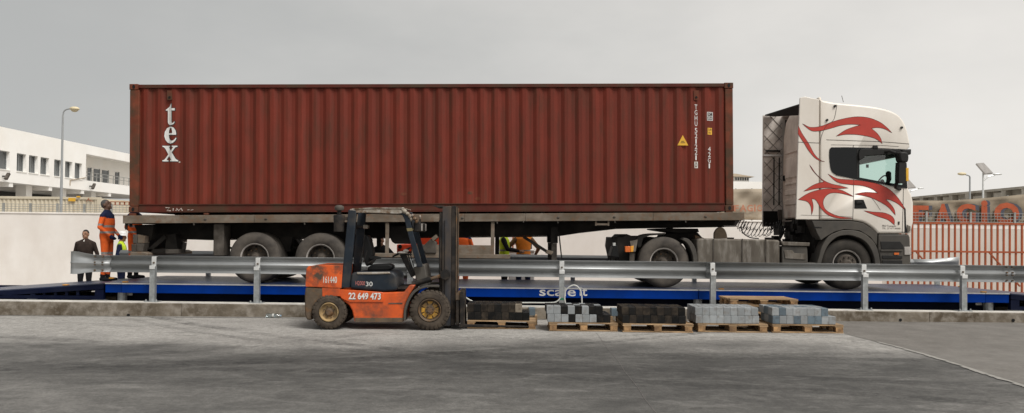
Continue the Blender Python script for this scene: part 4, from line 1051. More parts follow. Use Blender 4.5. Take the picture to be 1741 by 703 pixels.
# ------------------------------------------------------------------ wheels
def wheel_meshes():
    o = {}
    Rw, wd = 0.515, 0.29
    prof = [(0.02, 0.285), (0.0, 0.31), (-0.012, 0.36), (-0.014, 0.42), (0.0, 0.475), (0.025, 0.503)]
    yy = 0.04
    for g in range(4):
        prof += [(yy, Rw), (yy + 0.042, Rw), (yy + 0.043, Rw - 0.012), (yy + 0.053, Rw - 0.012), (yy + 0.054, Rw)]
        yy += 0.0545
    prof += [(wd - 0.02, Rw), (wd - 0.01, 0.49), (wd, 0.42), (wd - 0.01, 0.3)]
    o['tyre'] = MB().lathe(prof, 56).mesh('tyre', M['tyre'], sm=40)
    o['tyre_dark'] = MB().lathe(prof, 56).mesh('tyre_dark', M['tyre_dark'], sm=40)
    o['flange'] = MB().lathe([(0.03, 0.262), (0.006, 0.272), (0.0, 0.287), (0.018, 0.292), (0.03, 0.288)], 48).mesh('flange', M['rim_edge'], sm=50)
    # deep dish (drive and trailer axles)
    o['dish'] = MB().lathe([(0.02, 0.272), (0.08, 0.262), (0.16, 0.245), (0.185, 0.225), (0.165, 0.2), (0.15, 0.15), (0.15, 0.0)], 48).mesh('dish', M['rim'], sm=45)
    b = MB()
    for k in range(10):
        t = 2*math.pi*k/10; b.cyl((0.168*math.cos(t), 0.115, 0.168*math.sin(t)), (0.168*math.cos(t), 0.16, 0.168*math.sin(t)), 0.016, 6)
    o['nuts'] = b.mesh('nuts', M['grime'])
    b = MB()
    for k in range(8):
        t = 2*math.pi*(k+.5)/8; cx, cz = 0.213*math.cos(t), 0.213*math.sin(t)
        b.lathe([(0.0, 0.0), (0.0, 0.026)], 12, (cx, 0.168, cz))
    o['holes'] = b.mesh('holes', M['black'])
    o['hub'] = MB().lathe([(0.0, 0.0), (0.0, 0.055), (0.012, 0.07), (0.10, 0.085), (0.13, 0.12), (0.16, 0.125)], 24).mesh('hub', M['rim'], sm=40)
    # shallow steer rim with a proud hub
    o['dish_f'] = MB().lathe([(0.02, 0.272), (0.05, 0.262), (0.07, 0.245), (0.05, 0.215), (0.02, 0.175), (0.015, 0.0)], 48).mesh('dish_f', M['tyre_dark'], sm=45)
    o['hub_f'] = MB().lathe([(-0.05, 0.0), (-0.05, 0.075), (-0.035, 0.095), (-0.02, 0.105), (-0.015, 0.185), (0.015, 0.2)], 20).mesh('hub_f', M['rim'], sm=35)
    b = MB()
    for k in range(10):
        t = 2*math.pi*k/10; b.cyl((0.155*math.cos(t), -0.055, 0.155*math.sin(t)), (0.155*math.cos(t), -0.01, 0.155*math.sin(t)), 0.018, 6)
    o['nuts_f'] = b.mesh('nuts_f', M['rim'])
    return o
WM = wheel_meshes()
def truck_wheel(parent, px, py, kind='rear', dual=True, mirror_far=True):
    c = pix(px, py, YT + 0.05)
    c.z = ZD + 0.002 + 0.515
    inv = wm(parent).inverted()
    for side in ((0, 1) if mirror_far else (0,)):
        loc = Vector((c.x, YT + 0.05 if side == 0 else YT + 2.44, c.z))
        e = empty('wheel', inv @ loc, (0, 0, math.pi if side else 0), parent)
        e.rotation_euler.rotate_axis('Y', random.random())
        inst(WM['tyre' if kind == 'rear' else 'tyre_dark'], 'tyre', e)
        inst(WM['flange'], 'rim_flange', e)
        if kind == 'rear':
            inst(WM['dish'], 'rim', e); inst(WM['nuts'], 'wheel_nuts', e)['kind'] = 'stuff'; inst(WM['holes'], 'hand_holes', e); inst(WM['hub'], 'hub', e)
            if dual: inst(WM['tyre'], 'inner_tyre', e, (0, 0.33, 0))
        else:
            inst(WM['dish_f'], 'rim', e); inst(WM['nuts_f'], 'wheel_nuts', e)['kind'] = 'stuff'; inst(WM['hub_f'], 'hub', e)
    MB().cyl((c.x, YT + 0.25, c.z), (c.x, YT + 2.25, c.z), 0.075, 12).build('axle', M['chassis'], parent)

# ------------------------------------------------------------------ trailer
tl = thing('flatbed_trailer', 'grimy grey flatbed semi trailer under the red container', 'trailer', pix(740, 480, 18), (0, 0, 0))
def tz(px): return PZ(px, 367 + (361.3 - 367) * (px - 210) / 1055, YT - 0.03)   # top of side rail
xa, xb = PX(209.5, 370, YT), PX(1265, 365, YT)
za, zb_ = tz(210), tz(1265); sl = (zb_ - za) / (xb - xa)
Zr = lambda x: za + sl * (x - xa)
joints = [210, 433, 790, 893, 1110, 1265]
for p0, p1 in zip(joints[:-1], joints[1:]):
    x0, x1 = PX(p0, 370, YT) + 0.002, PX(p1, 370, YT) - 0.002
    for y0, y1 in ((YT - 0.035, YT + 0.07), (YT + 2.37, YT + 2.47)):
        MB().prism([(x0, Zr(x0) - 0.158), (x1, Zr(x1) - 0.158), (x1, Zr(x1)), (x0, Zr(x0))], y0, y1).build('side_rail', M['trailer_rail'], tl, bevel=0.006)
b = MB()
b.prism([(xa + 0.02, Zr(xa) - 0.06), (xb - 0.02, Zr(xb) - 0.06), (xb - 0.02, Zr(xb) - 0.025), (xa + 0.02, Zr(xa) - 0.025)], YT + 0.071, YT + 2.369); b.build('deck_floor', M['chassis'], tl)
for x0 in (xa, xb - 0.1):
    MB().prism([(x0, Zr(x0) - 0.16), (x0 + 0.1, Zr(x0) - 0.16), (x0 + 0.1, Zr(x0) - 0.03), (x0, Zr(x0) - 0.03)], YT + 0.071, YT + 2.369).build('end_beam', M['chassis_grey'], tl)
n = 24
for i in range(n):
    x = xa + 0.4 + i * (xb - xa - 0.8) / (n - 1)
    MB().box(x - 0.03, x + 0.03, YT + 0.072, YT + 2.368, Zr(x) - 0.17, Zr(x) - 0.061).build('cross_member', M['chassis'], tl)
YM = YT + 0.62
beam_px = [(228, 383), (232, 392), (300, 405), (360, 407), (860, 402), (945, 401), (985, 395), (1052, 387.5), (1100, 386.5), (1252, 384), (1258, 375), (1258, 374)]
P = PP(beam_px, YM) + [(xb - 0.3, Zr(xb) - 0.171), (xa + 0.15, Zr(xa) - 0.171)]
for y in (YM, YM + 1.05):
    MB().prism(P, y, y + 0.06).build('main_beam', M['chassis'], tl)
    lo = PP(beam_px[2:10], YM)
    b = MB()
    for (x0, z0), (x1, z1) in zip(lo[:-1], lo[1:]): b.add([(x0, y-0.05, z0-0.022), (x1, y-0.05, z1-0.022), (x1, y+0.11, z1-0.022), (x0, y+0.11, z0-0.022), (x0, y-0.05, z0-0.002), (x1, y-0.05, z1-0.002), (x1, y+0.11, z1-0.002), (x0, y+0.11, z0-0.002)], [(0,3,2,1),(4,5,6,7),(0,1,5,4),(2,3,7,6),(1,2,6,5),(3,0,4,7)])
    b.build('beam_flange', M['chassis'], tl)
# twist lock brackets and hooks under the rail
for px in (330, 518, 612, 845, 948, 1045, 1165):
    x = PX(px, 380, YT); MB().bar((x, YT - 0.02, Zr(x) - 0.16), (x + 0.01, YT - 0.02, Zr(x) - 0.2), 0.02, 0.02).build('lashing_hook', M['chassis_grey'], tl)
for px in (350, 453, 786, 949, 1044, 1199):
    x = PX(px, 373, YT); MB().ball((x, YT - 0.036, Zr(x) - 0.085), (0.03, 0.015, 0.022), 10, 6).build('side_marker', M['chassis_grey'], tl, sm=60)
b = MB(); x = PX(350, 365, YT); b.box(x - 0.05, x + 0.05, YT, YT + 0.1, Zr(x) + 0.002, Zr(x) + 0.045); b.build('twist_lock', M['rust_post'], tl, bevel=0.01)
for px in (225, 1240):
    x = PX(px, 365, YT); MB().box(x - 0.07, x + 0.07, YT + 0.0, YT + 0.12, Zr(x) + 0.002, Zr(x) + 0.05).build('twist_lock', M['rust_post'], tl)
for px in (214, 222): MB().box(PX(px, 390, YT) - 0.02, PX(px, 390, YT) + 0.02, YT, YT + 0.04, PZ(px, 391 if px < 220 else 386, YT), Zr(xa) - 0.161).build('rear_hook', M['chassis'], tl)
truck_wheel(tl, 432.5, 435, dual=True); truck_wheel(tl, 544.5, 436, dual=True)
# suspension: springs, hangers, mud flaps
for px in (378, 489, 601):
    p = pix(px, 405, YM - 0.05)
    MB().prism(PP([(px - 11, 403), (px + 11, 403), (px + 6, 428), (px - 6, 428)], YM), YM - 0.12, YM + 0.1).build('spring_hanger', M['chassis'], tl)
for px in (432.5, 544.5):
    b = MB()
    for k_ in range(4):
        pts = smooth([(px - 50 + 6*k_, 420 + 1.5*k_), (px, 428 + 1.5*k_), (px + 50 - 6*k_, 420 + 1.5*k_)], 5)
        b.tube([pix(a, c, YM - 0.02) for a, c in pts], 0.022, 4)
    b.build('leaf_spring', M['chassis'], tl)
a, c = pix(362, 381.5, YT + 0.05), pix(379, 436, YT + 0.05)
MB().box(a.x, c.x, YT + 0.08, YT + 0.5, c.z, Zr(a.x) - 0.172).build('mud_flap', M['chassis_grey'], tl, bevel=0.02)
MB().prism(PP([(592, 382), (602, 382), (626, 408), (626, 440), (619, 440), (612, 412)], YT), YT + 0.1, YT + 0.55).build('mudguard', M['chassis'], tl)
# rear under-run assembly
MB().prism(PP([(240, 384), (270, 384), (266, 405), (250, 426), (244, 426)], YT + 0.5), YT + 0.25, YT + 2.2).build('rear_plate', M['chassis'], tl)
for yy in (YT + 0.12, YT + 2.1):
    e = MB().prism(PP([(223, 399), (231, 399), (231, 415), (223, 415)], YT), yy - 0.05, yy + 0.16).build('tail_light', M['chassis_grey'], tl, bevel=0.01)
    MB().prism(PP([(221, 415.5), (229, 415.5), (229, 428), (221, 428)], YT), yy - 0.06, yy + 0.14).build('tail_light', M['chassis_grey'], tl, bevel=0.01)
    MB().prism(PP([(231.5, 399), (244, 402), (243, 414), (231.5, 414)], YT), yy - 0.06, yy + 0.2).build('light_housing', M['trailer_rail'], tl, bevel=0.01)
    MB().prism(PP([(229.5, 414.5), (243, 414.5), (241, 428), (229.5, 428)], YT), yy - 0.07, yy + 0.2).build('light_housing', M['chassis_grey'], tl, bevel=0.01)
MB().prism(PP([(220, 428.5), (243, 428.5), (250, 431), (250, 436), (220, 437)], YT), YT + 0.02, YT + 2.4).build('bumper_bar', M['trailer_rail'], tl, bevel=0.015)
MB().bar(pix(250, 430, YT + 0.3), pix(283, 402, YT + 0.3), 0.08, 0.1, (0, 1, 0)).build('brace', M['chassis'], tl)
MB().bar(pix(246, 428, YT + 0.3), pix(287, 426, YT + 0.3), 0.08, 0.1, (0, 1, 0)).build('brace', M['chassis'], tl)
MB().prism(PP([(286, 400), (302, 398), (305, 430), (284, 430)], YT + 0.4), YT + 0.3, YT + 0.55).build('hanger_bracket', M['chassis'], tl)
MB().prism(PP([(284, 424), (306, 424), (306, 431), (284, 431)], YT + 0.3), YT + 0.22, YT + 0.6).build('hanger_foot', M['chassis_grey'], tl)
# side guard and tool boxes
for px in (658, 837.5):
    p = pix(px, 400, YT); x = p.x
    MB().box(x - 0.035, x + 0.035, YT, YT + 0.06, PZ(px, 433, YT), Zr(x) - 0.16).build('guard_post', M['trailer_rail'], tl, bevel=0.004)
a, c = pix(618, 440, YT), pix(867.5, 433.2, YT)
MB().box(a.x, c.x, YT - 0.02, YT + 0.04, a.z + 0.03, c.z).build('guard_rail', M['trailer_rail'], tl, bevel=0.005)
a, c = pix(700, 432.6, YT), pix(834.5, 417.5, YT)
MB().box(a.x, c.x, YT - 0.015, YT + 0.035, a.z, c.z).build('guard_plank', M['trailer_rail'], tl, bevel=0.005)
MB().prism(PP(smooth([(664, 384), (663, 398), (666, 410), (672, 415)], 4) + [(708, 415), (708, 384)], YT + 0.3), YT + 0.25, YT + 0.8).build('tool_box', M['chassis'], tl, bevel=0.02)
MB().prism(PP([(641, 384), (647, 384), (647, 424), (641, 424)], YT + 0.7), YT + 0.65, YT + 0.75).build('hanger_bracket', M['chassis'], tl)
MB().prism(PP([(717, 421), (733, 406), (742, 412), (742, 431), (724, 431)], YT), YT - 0.06, YT + 0.25).build('wheel_chock', M['chassis_grey'], tl, bevel=0.015)
MB().prism(PP([(734, 405), (741, 399.5), (744, 404), (737, 411)], YT), YT - 0.07, YT + 0.25).build('chock_holder', M['trailer_rail'], tl)
MB().cyl(pix(614, 386, YT + 0.2), pix(628, 386, YT + 0.2), 0.035, 10).build('air_fitting', M['trailer_rail'], tl)
MB().box(*sorted((PX(842, 400, YT + 0.9), PX(849, 400, YT + 0.9))), YT + 0.85, YT + 0.95, PZ(845, 433, YT + 0.9), PZ(845, 401, YT + 0.9)).build('hanger_bracket', M['chassis'], tl)
# landing legs
for yy in (YT + 0.28, YT + 2.05):
    lg = MB().prism(PP([(936.5, 386), (948.5, 386), (948.5, 414), (936.5, 414)], YT + 0.28), yy, yy + 0.14).build('landing_leg', M['chassis'], tl, bevel=0.01)
    zf = PZ(942, 450, YT + 0.28)
    MB().prism([(PX(938, 414, YT+.28), PZ(938, 414.2, YT+.28)), (PX(947, 414, YT+.28), PZ(947, 414.2, YT+.28)), (PX(947, 450, YT+.28), zf), (PX(938, 450, YT+.28), zf)], yy + 0.02, yy + 0.12).build('inner_leg', M['chassis_grey'], lg)
    MB().box(PX(934, 450, YT+.28), PX(951, 450, YT+.28), yy - 0.03, yy + 0.17, zf - 0.03, zf - 0.001).build('foot', M['chassis_grey'], lg)
MB().bar(pix(890, 403, YT + 0.3), pix(936, 432, YT + 0.3), 0.06, 0.07, (0, 1, 0)).build('leg_brace', M['chassis'], tl)
MB().prism(PP([(930, 425), (941, 428), (938, 434), (927, 431)], YT + 0.2), YT + 0.15, YT + 0.27).build('crank_box', M['trailer_rail'], tl, bevel=0.01)
MB().bar(pix(950, 395, YT + 0.2), pix(955, 440, YT + 0.2), 0.025, 0.025).build('crank_handle', M['chassis'], tl)
e = MB(); a, c = pix(1012, 384, YT), pix(1036, 374, YT)
e.box(a.x, a.x + 0.03, YT + 0.0, YT + 0.05, a.z, Zr(a.x) - 0.16); e.box(c.x - 0.03, c.x, YT, YT + 0.05, a.z, Zr(c.x) - 0.16); e.box(a.x + .031, c.x - .031, YT, YT + 0.05, a.z + 0.01, a.z + 0.05)
e.build('plate_holder', M['trailer_rail'], tl)
MB().cyl((PX(1138, 390, YT + 1.2), YT + 1.2, PZ(1138, 398, YT + 1.2)), (PX(1138, 390, YT + 1.2), YT + 1.2, PZ(1138, 383, YT + 1.2)), 0.08, 12).build('king_pin', M['chassis'], tl)

# ------------------------------------------------------------------ tractor unit
tk = thing('truck_tractor', 'white tractor truck with red flame graphics pulling the trailer', 'truck', (PX(1440, 490, YT), YT + 1.2, ZD))
XW = PX(1394, 300, YT)       # rear wall of the sleeper
sil = smooth([(1394, 169.5), (1420, 174.5), (1461, 178.5), (1492, 182.5), (1516, 189), (1532, 199.5), (1542, 218), (1547.5, 243)], 4)
sil += [(1548, 250), (1543, 255), (1541, 262)]
i_ws = len(sil) - 1
sil += [(1545, 321), (1550, 330), (1553.5, 345), (1553.5, 378), (1550, 395), (1546, 397.5), (1493, 397.5)]
sil += smooth([(1493, 397.5), (1482, 386.6), (1468, 378.5), (1450, 375)], 4)[1:]
sil += [(1394, 374)]
SP = PP(sil, YT)
win = PP(smooth([(1457, 257), (1528, 258.5)], 2) + [(1535, 262), (1538.5, 317), (1500, 311.5), (1457, 303)], YT)
def shell(P, y0, y1, r, holes, skip, n=4):
    b = MB(); m_ = len(P); rings = []
    for k in range(n + 1):
        th = math.pi / 2 * k / n
        rings.append((offset(P, -r * (1 - math.sin(th))) if k < n else P, y0 + r * (1 - math.cos(th))))
    full = rings + [(p, y0 + y1 - y) for p, y in reversed(rings)]
    vs = [(a, y, c) for p, y in full for a, c in p]
    fs = []
    for i in range(len(full) - 1):
        for j in range(m_):
            if i == n and j in skip: continue
            jj = (j + 1) % m_
            fs.append((i*m_+j, i*m_+jj, (i+1)*m_+jj, (i+1)*m_+j))
    b.add(vs, fs)
    for p, y in (full[0], full[-1]):
        loops = [p] + holes
        tr_ = tessellate_polygon([[Vector((a, c, 0)) for a, c in l] for l in loops])
        b.add([(a, y, c) for l in loops for a, c in l], [tuple(t) for t in tr_])
    return b
Y1C = YT + 2.44
cab = shell(SP, YT, Y1C, 0.05, [win], {i_ws, len(SP) - 1}).build('cab_body', M['cab'], tk, sm=32)
md = cab.modifiers.new('solid', 'SOLIDIFY'); md.thickness = 0.02; md.offset = -1
# lining inside the cab
lin = MB()
for y in (Y1C - 0.08, ):
    lin.plate(offset(SP, -0.07), [offset(win, 0.01)], y, y + 0.01)
lin.build('cab_lining', M['plastic_dark'], tk)
cz = [PZ(1500, q, YT) for q in (372, 318, 272, 250)]
MB().box(XW + 0.08, PX(1452, 300, YT), YT + 0.06, Y1C - 0.09, cz[0], PZ(1450, 200, YT)).build('sleeper_wall', M['plastic_dark'], tk)
MB().box(PX(1453, 300, YT), PX(1536, 300, YT), YT + 0.06, Y1C - 0.09, PZ(1500, 256, YT), PZ(1500, 248, YT)).build('head_lining', M['plastic_dark'], tk)
MB().box(PX(1453, 300, YT), PX(1546, 330, YT), YT + 0.06, Y1C - 0.09, cz[0], PZ(1500, 330, YT)).build('cab_floor', M['plastic_dark'], tk)
d0 = PX(1528, 320, YT); MB().box(d0, PX(1541, 320, YT), YT + 0.08, Y1C - 0.1, PZ(1500, 330, YT), PZ(1500, 318, YT)).build('dashboard', M['plastic_dark'], tk, bevel=0.03)
for yy in (YT + 0.35, YT + 1.6):
    sx = PX(1462, 300, YT)
    st_ = MB().box(sx, sx + 0.14, yy, yy + 0.5, PZ(1470, 330, YT), PZ(1470, 283, YT)).build('seat', M['black'], tk, bevel=0.05)
b = MB(); cx, czz = PX(1520, 312, YT), PZ(1520, 312, YT)
b.tube([(cx + 0.08*math.cos(q*0.3142), YT + 0.6 + 0.23*math.sin(q*0.3142), czz + 0.2*math.cos(q*0.3142)) for q in range(20)], 0.015, 6, closed=True)
b.tube([(cx, YT + 0.6, czz), (cx + 0.12, YT + 0.6, czz - 0.2)], 0.03, 6)
b.build('steering_wheel', M['black'], tk)
b = MB(); b.tube([pix(1509, 314, YT + 0.4), pix(1512, 305, YT + 0.4), pix(1511, 297, YT + 0.4)], [0.03, 0.045, 0.05], 8); b.ball(tuple(pix(1510.5, 296, YT + 0.4)), 0.06, 8, 6)
b.ball(tuple(pix(1500, 310, YT + 0.4)), (0.05, 0.03, 0.06), 8, 6); b.box(*sorted((PX(1473, 283, YT+.4), PX(1477, 283, YT+.4))), YT + 0.4, YT + 0.42, PZ(1475, 285.5, YT+.4), PZ(1475, 280, YT+.4))
b.build('dashboard_fan', M['black'], tk)
# windscreen
wt, wb_ = SP[i_ws], SP[(i_ws + 1) % len(SP)]
b = MB(); b.add([(wt[0], YT + 0.1, wt[1]), (wb_[0], YT + 0.1, wb_[1]), (wb_[0], Y1C - 0.1, wb_[1]), (wt[0], Y1C - 0.1, wt[1])], [(0, 1, 2, 3)])
b.build('windscreen', M['windscreen'], tk)
for y0 in (YT + 0.04, Y1C - 0.12):
    MB().add([(wt[0]-.01, y0, wt[1]), (wb_[0]-.01, y0, wb_[1]), (wb_[0]-.01, y0 + .08, wb_[1]), (wt[0]-.01, y0 + .08, wt[1]), (wt[0]-.07, y0, wt[1]), (wb_[0]-.07, y0, wb_[1]), (wb_[0]-.07, y0 + .08, wb_[1]), (wt[0]-.07, y0 + .08, wt[1])],
             [(0,1,2,3), (7,6,5,4), (0,4,5,1), (1,5,6,2), (2,6,7,3), (3,7,4,0)]).build('a_pillar', M['plastic_dark'], tk)
# side windows: black surround, dark sleeper pane, clear door pane
band = PP(smooth([(1422, 298.5), (1413.5, 291), (1410.3, 275), (1410, 256), (1413, 251)], 4) + smooth([(1413, 251), (1451, 251), (1526, 253.7), (1538, 257.5)], 3)[1:] + [(1542.5, 320.5), (1534, 320), (1483, 310), (1452, 304.5)], YT)
clear = PP([(1461, 262), (1527, 262.5), (1532, 266), (1535.5, 315), (1500, 309.5), (1461, 302.2)], YT)
for y0, y1, nm in ((YT - 0.012, YT - 0.002, 'near'), (Y1C + 0.002, Y1C + 0.012, 'far')):
    o = MB().plate(band, [clear], y0, y1).build('window_surround', M['black_glass'], tk)
    yy = (y0 + y1) / 2
    MB().add([(a, yy, c) for a, c in clear], [tuple(range(len(clear)))]).build('window_pane', M['glass'], o)
    MB().prism(PP([(1456, 254), (1459, 254), (1459, 303), (1456, 302.5)], YT), y0 - 0.004, y0 - 0.001).build('window_divider', M['plastic_dark'], o)
MB().prism(PP(smooth([(1458, 262), (1462, 255), (1475, 253.5), (1525, 255)], 3) + [(1531, 258), (1529, 262), (1500, 264), (1470, 266), (1466, 270), (1459, 274)], YT), YT - 0.06, YT - 0.017).build('wind_deflector', M['plastic_dark'], tk, bevel=0.01)
MB().prism(PP([(1524, 253.5), (1541, 254.5), (1548, 254), (1547.5, 263.5), (1536, 264.5), (1532, 258)], YT), YT + 0.002 - 0.05, Y1C - 0.05).build('sun_visor', M['plastic_dark'], tk, bevel=0.02)
# mirrors
mr_ = MB().prism(PP(smooth([(1517, 281), (1518, 279), (1527, 279), (1529, 283), (1529, 308), (1526, 313), (1518, 313), (1516, 308)], 3, True), YT), YT - 0.32, YT - 0.14).build('mirror', M['plastic_dark'], tk, bevel=0.03)
MB().prism(PP([(1527.5, 288), (1532, 288), (1532, 310), (1527.5, 310)], YT), YT - 0.33, YT - 0.16).build('yellow_strip', M['yellow'], mr_, bevel=0.006)
MB().prism(PP(smooth([(1517, 263), (1521, 261), (1529, 262), (1532, 268), (1531, 277), (1526, 279), (1519, 277.5), (1516.5, 270)], 3, True), YT), YT - 0.34, YT - 0.12).build('wide_mirror', M['plastic_dark'], tk, bevel=0.03)
MB().tube([pix(1523, 261, YT - 0.2), pix(1512, 257, YT - 0.12), pix(1503, 259, YT - 0.03)], 0.03, 8).build('mirror_arm', M['plastic_dark'], tk, sm=50)
MB().tube([pix(1524, 312, YT - 0.2), pix(1523, 319, YT - 0.13), pix(1530, 322, YT + 0.0)], 0.035, 8).build('mirror_arm', M['plastic_dark'], tk, sm=50)
MB().prism(PP([(1483, 248), (1490, 248), (1491, 254), (1482, 254)], YT), YT - 0.07, YT - 0.01).build('marker_light', M['plastic_dark'], tk, bevel=0.01)
for px, py in ((1532.5, 217.5), (1419, 181), (1405.7, 204.7)):
    p = pix(px, py, YT); MB().cyl((p.x, YT - 0.03, p.z), (p.x, YT + 0.02, p.z), 0.025, 8).build('roof_stud', M['plastic_dark'], tk)
# side fairing behind the cab, both sides; far one shows its quilted inner face
fair = PP([(1360, 166.5), (1369, 164.5), (1392.5, 169.3), (1392.5, 373.8), (1353, 373.5), (1357, 242)], YT)
fo = MB().prism(fair, YT, YT + 0.04).build('side_fairing', M['cab'], tk, bevel=0.012)
ff = PP([(1357, 206), (1392.5, 200), (1392.5, 392), (1353, 392)], YT)
fz0, fz1 = PZ(1310, 386, Y1C), PZ(1310, 197, Y1C); fx0 = PX(1297, 300, Y1C - 0.05)
fo2 = MB().box(fx0, XW + 0.25, Y1C - 0.04, Y1C, fz0, fz1).build('side_fairing', M['cab'], tk)
q = MB().box(fx0 + 0.02, XW + 0.02, Y1C - 0.055, Y1C - 0.042, fz0 + 0.01, fz1 - 0.01).build('quilt_lining', M['quilt'], fo2)
b = MB(); d_ = 0.3; w_ = XW - fx0
for s_ in (1, -1):
    z = fz0 - w_
    while z < fz1:
        a = Vector((fx0 + 0.025, 0, z)); c = Vector((XW, 0, z + w_))
        lo, hi = fz0 + 0.02, fz1 - 0.02
        # clip to the panel
        t0 = max(0, (lo - a.z) / w_); t1 = min(1, (hi - a.z) / w_)
        if t1 > t0:
            p0, p1 = a.lerp(c, t0), a.lerp(c, t1)
            if s_ < 0: p0.x, p1.x = fx0 + XW + 0.025 - p0.x, fx0 + XW + 0.025 - p1.x
            b.bar((p0.x, Y1C - 0.06, p0.z), (p1.x, Y1C - 0.06, p1.z), 0.007, 0.008, (0, 1, 0))
        z += d_
b.build('quilt_seam', M['chassis_grey'], fo2)
zc = PZ(1310, 265, Y1C)
MB().box(fx0 + 0.01, XW, Y1C - 0.075, Y1C - 0.056, zc - 0.02, zc + 0.02).build('trim_strip', M['bright_steel'], fo2)
MB().box(fx0 + 0.06, XW - 0.05, Y1C - 0.1, Y1C - 0.076, zc + 0.08, zc + 0.12).build('grab_rail', M['plastic_dark'], fo2)
for dx in (0.24, 0.36): MB().box(fx0 + dx, fx0 + dx + 0.02, Y1C - 0.08, Y1C - 0.062, fz0 + 0.5, zc - 0.05).build('trim_bar', M['chassis'], fo2)
MB().box(fx0 + 0.01, XW, Y1C - 0.09, Y1C - 0.061, fz0 + 0.02, fz0 + 0.36).build('lower_panel', M['chassis'], fo2)
# roof deflector flap seen from below
zA, zB = PZ(1306, 196, Y1C - 0.1), PZ(1358, 178, YT + 0.1)
b = MB(); b.add([(fx0 + 0.03, Y1C - 0.08, zA), (fx0 + 0.24, Y1C - 0.08, zA - 0.02), (fx0 + 0.24, YT + 0.06, zB - 0.2), (fx0 + 0.05, YT + 0.06, zB)], [(0, 1, 2, 3)])
solid(b.build('roof_deflector', M['chassis'], tk), 0.03)
# cab rear wall with pressed panels
zw0, zw1 = PZ(1340, 372, Y1C - 0.5), PZ(1345, 196, Y1C - 0.5)
rw = MB(); Yb = [YT + 0.06, Y1C - 0.16]
prof = [(Yb[0], zw0), (Yb[1] - 0.1, zw0), (Yb[1], zw0 + 0.5), (Yb[1] - 0.06, zw1 - 0.5), (Yb[1] - 0.2, zw1 - 0.15), (Yb[1] - 0.5, zw1), (Yb[0], zw1 + 0.1)]
rw.plate(prof, [], XW - 0.02, XW + 0.05, lambda a, c, tt: (tt, a, c)); wall = rw.build('cab_back_wall', M['cab_back'], tk, bevel=0.03)
for z0, z1 in ((0.3, 0.42), (0.52, 0.64), (0.75, 0.8), (0.9, 1.35), (1.45, 1.5)):
    MB().box(XW - 0.045, XW - 0.021, YT + 1.0, Yb[1] - 0.25, zw0 + z0, zw0 + z1).build('pressed_panel', M['cab_back'], wall, bevel=0.01)
MB().box(XW - 0.05, XW - 0.021, Yb[1] - 0.2, Yb[1] - 0.12, zw0 + 0.86, zw0 + 0.98).build('latch', M['black'], wall)
# dark machinery behind and under the cab
b = MB()
rnd = random.Random(11)
for _ in range(26):
    x = PX(1338, 400, 18) + rnd.uniform(0, 0.55); y = YT + rnd.uniform(0.3, 2.2); z = ZD + rnd.uniform(0.75, 1.25)
    b.box(x, x + rnd.uniform(0.05, 0.2), y, y + rnd.uniform(0.1, 0.4), z, z + rnd.uniform(0.06, 0.25))
b.build('engine_pipework', M['chassis'], tk)
b = MB()
for k_ in range(6):
    y = YT + 0.5 + 0.25 * k_; x0 = PX(1325, 390, y)
    b.tube([(x0 + 0.06*k_ % 0.2, y, ZD + 1.3), (x0 + 0.03, y + 0.05, ZD + 1.0), (x0 + 0.2, y + 0.1, ZD + 0.75)], 0.018, 6)
b.build('air_hose', M['black'], tk)
MB().tube([pix(1326, 357, Y1C - 0.5), pix(1326, 366, Y1C - 0.5), pix(1327, 374, Y1C - 0.5)], 0.05, 10).build('air_filter', M['chassis_grey'], tk, sm=50)
MB().box(XW, PX(1540, 380, YT), YT + 0.3, Y1C - 0.3, ZD + 0.45, PZ(1450, 374, YT) - 0.02).build('engine_block', M['chassis'], tk)
# decals
DY = YT - 0.004
def decal(curves, base, sc):
    pts = []
    for c in curves:
        s_ = smooth([(base[0] + u / sc, base[1] + v / sc) for u, v in c], 6)
        pts += s_[:-1]
    P = PP(pts, YT)
    def flat(Pq, y, mt, par, nm):
        tr_ = tessellate_polygon([[Vector((a, c, 0)) for a, c in Pq]])
        return MB().add([(a, y, c) for a, c in Pq], [tuple(t) for t in tr_]).build(nm, mt, par)
    o = flat(P, DY, M['flame'], tk, 'flame_decal')
    O = offset(P, 0.008); n_ = len(P)
    MB().add([(a, DY + 0.0012, c) for a, c in P] + [(a, DY + 0.0012, c) for a, c in O], [(i, (i + 1) % n_, n_ + (i + 1) % n_, n_ + i) for i in range(n_)]).build('decal_outline', M['flame_edge'], o)
d1 = ((1360, 150), 3.905)
decal([[(20,240),(70,262),(140,255),(210,228),(290,205),(380,192),(460,200),(530,228),(575,262),(607,295)], [(607,295),(560,270),(510,262),(472,268)], [(472,268),(510,300),(535,335),(543,365)],
       [(543,365),(500,335),(440,318),(370,308),(300,308),(245,318)], [(245,318),(300,282),(350,262),(408,245)], [(408,245),(340,240),(270,248),(200,268),(130,284),(75,282),(20,240)]], *d1)
d2 = ((1270, 150), 2.928)
decal([[(256,192),(275,230),(305,275),(335,330),(365,360),(388,368)], [(388,368),(345,352),(310,315),(285,275),(262,240),(255,228)], [(255,228),(256,192)]], *d2)
decal([[(313,385),(345,430),(380,460),(420,478),(465,488),(500,498)], [(500,498),(450,500),(400,496),(345,500),(285,513)], [(285,513),(320,490),(350,476),(385,468)], [(385,468),(350,435),(328,410),(313,385)]], *d2)
decal([[(258,555),(300,528),(350,510),(410,502),(470,510),(530,540)], [(530,540),(470,524),(420,522),(390,540),(378,570),(390,605),(430,630),(475,643),(525,648)], [(525,648),(460,648),(405,632),(370,600),(355,575),(340,555),(320,550)],
       [(320,550),(328,580),(328,605),(322,628)], [(322,628),(318,590),(300,565),(258,555)]], *d2)
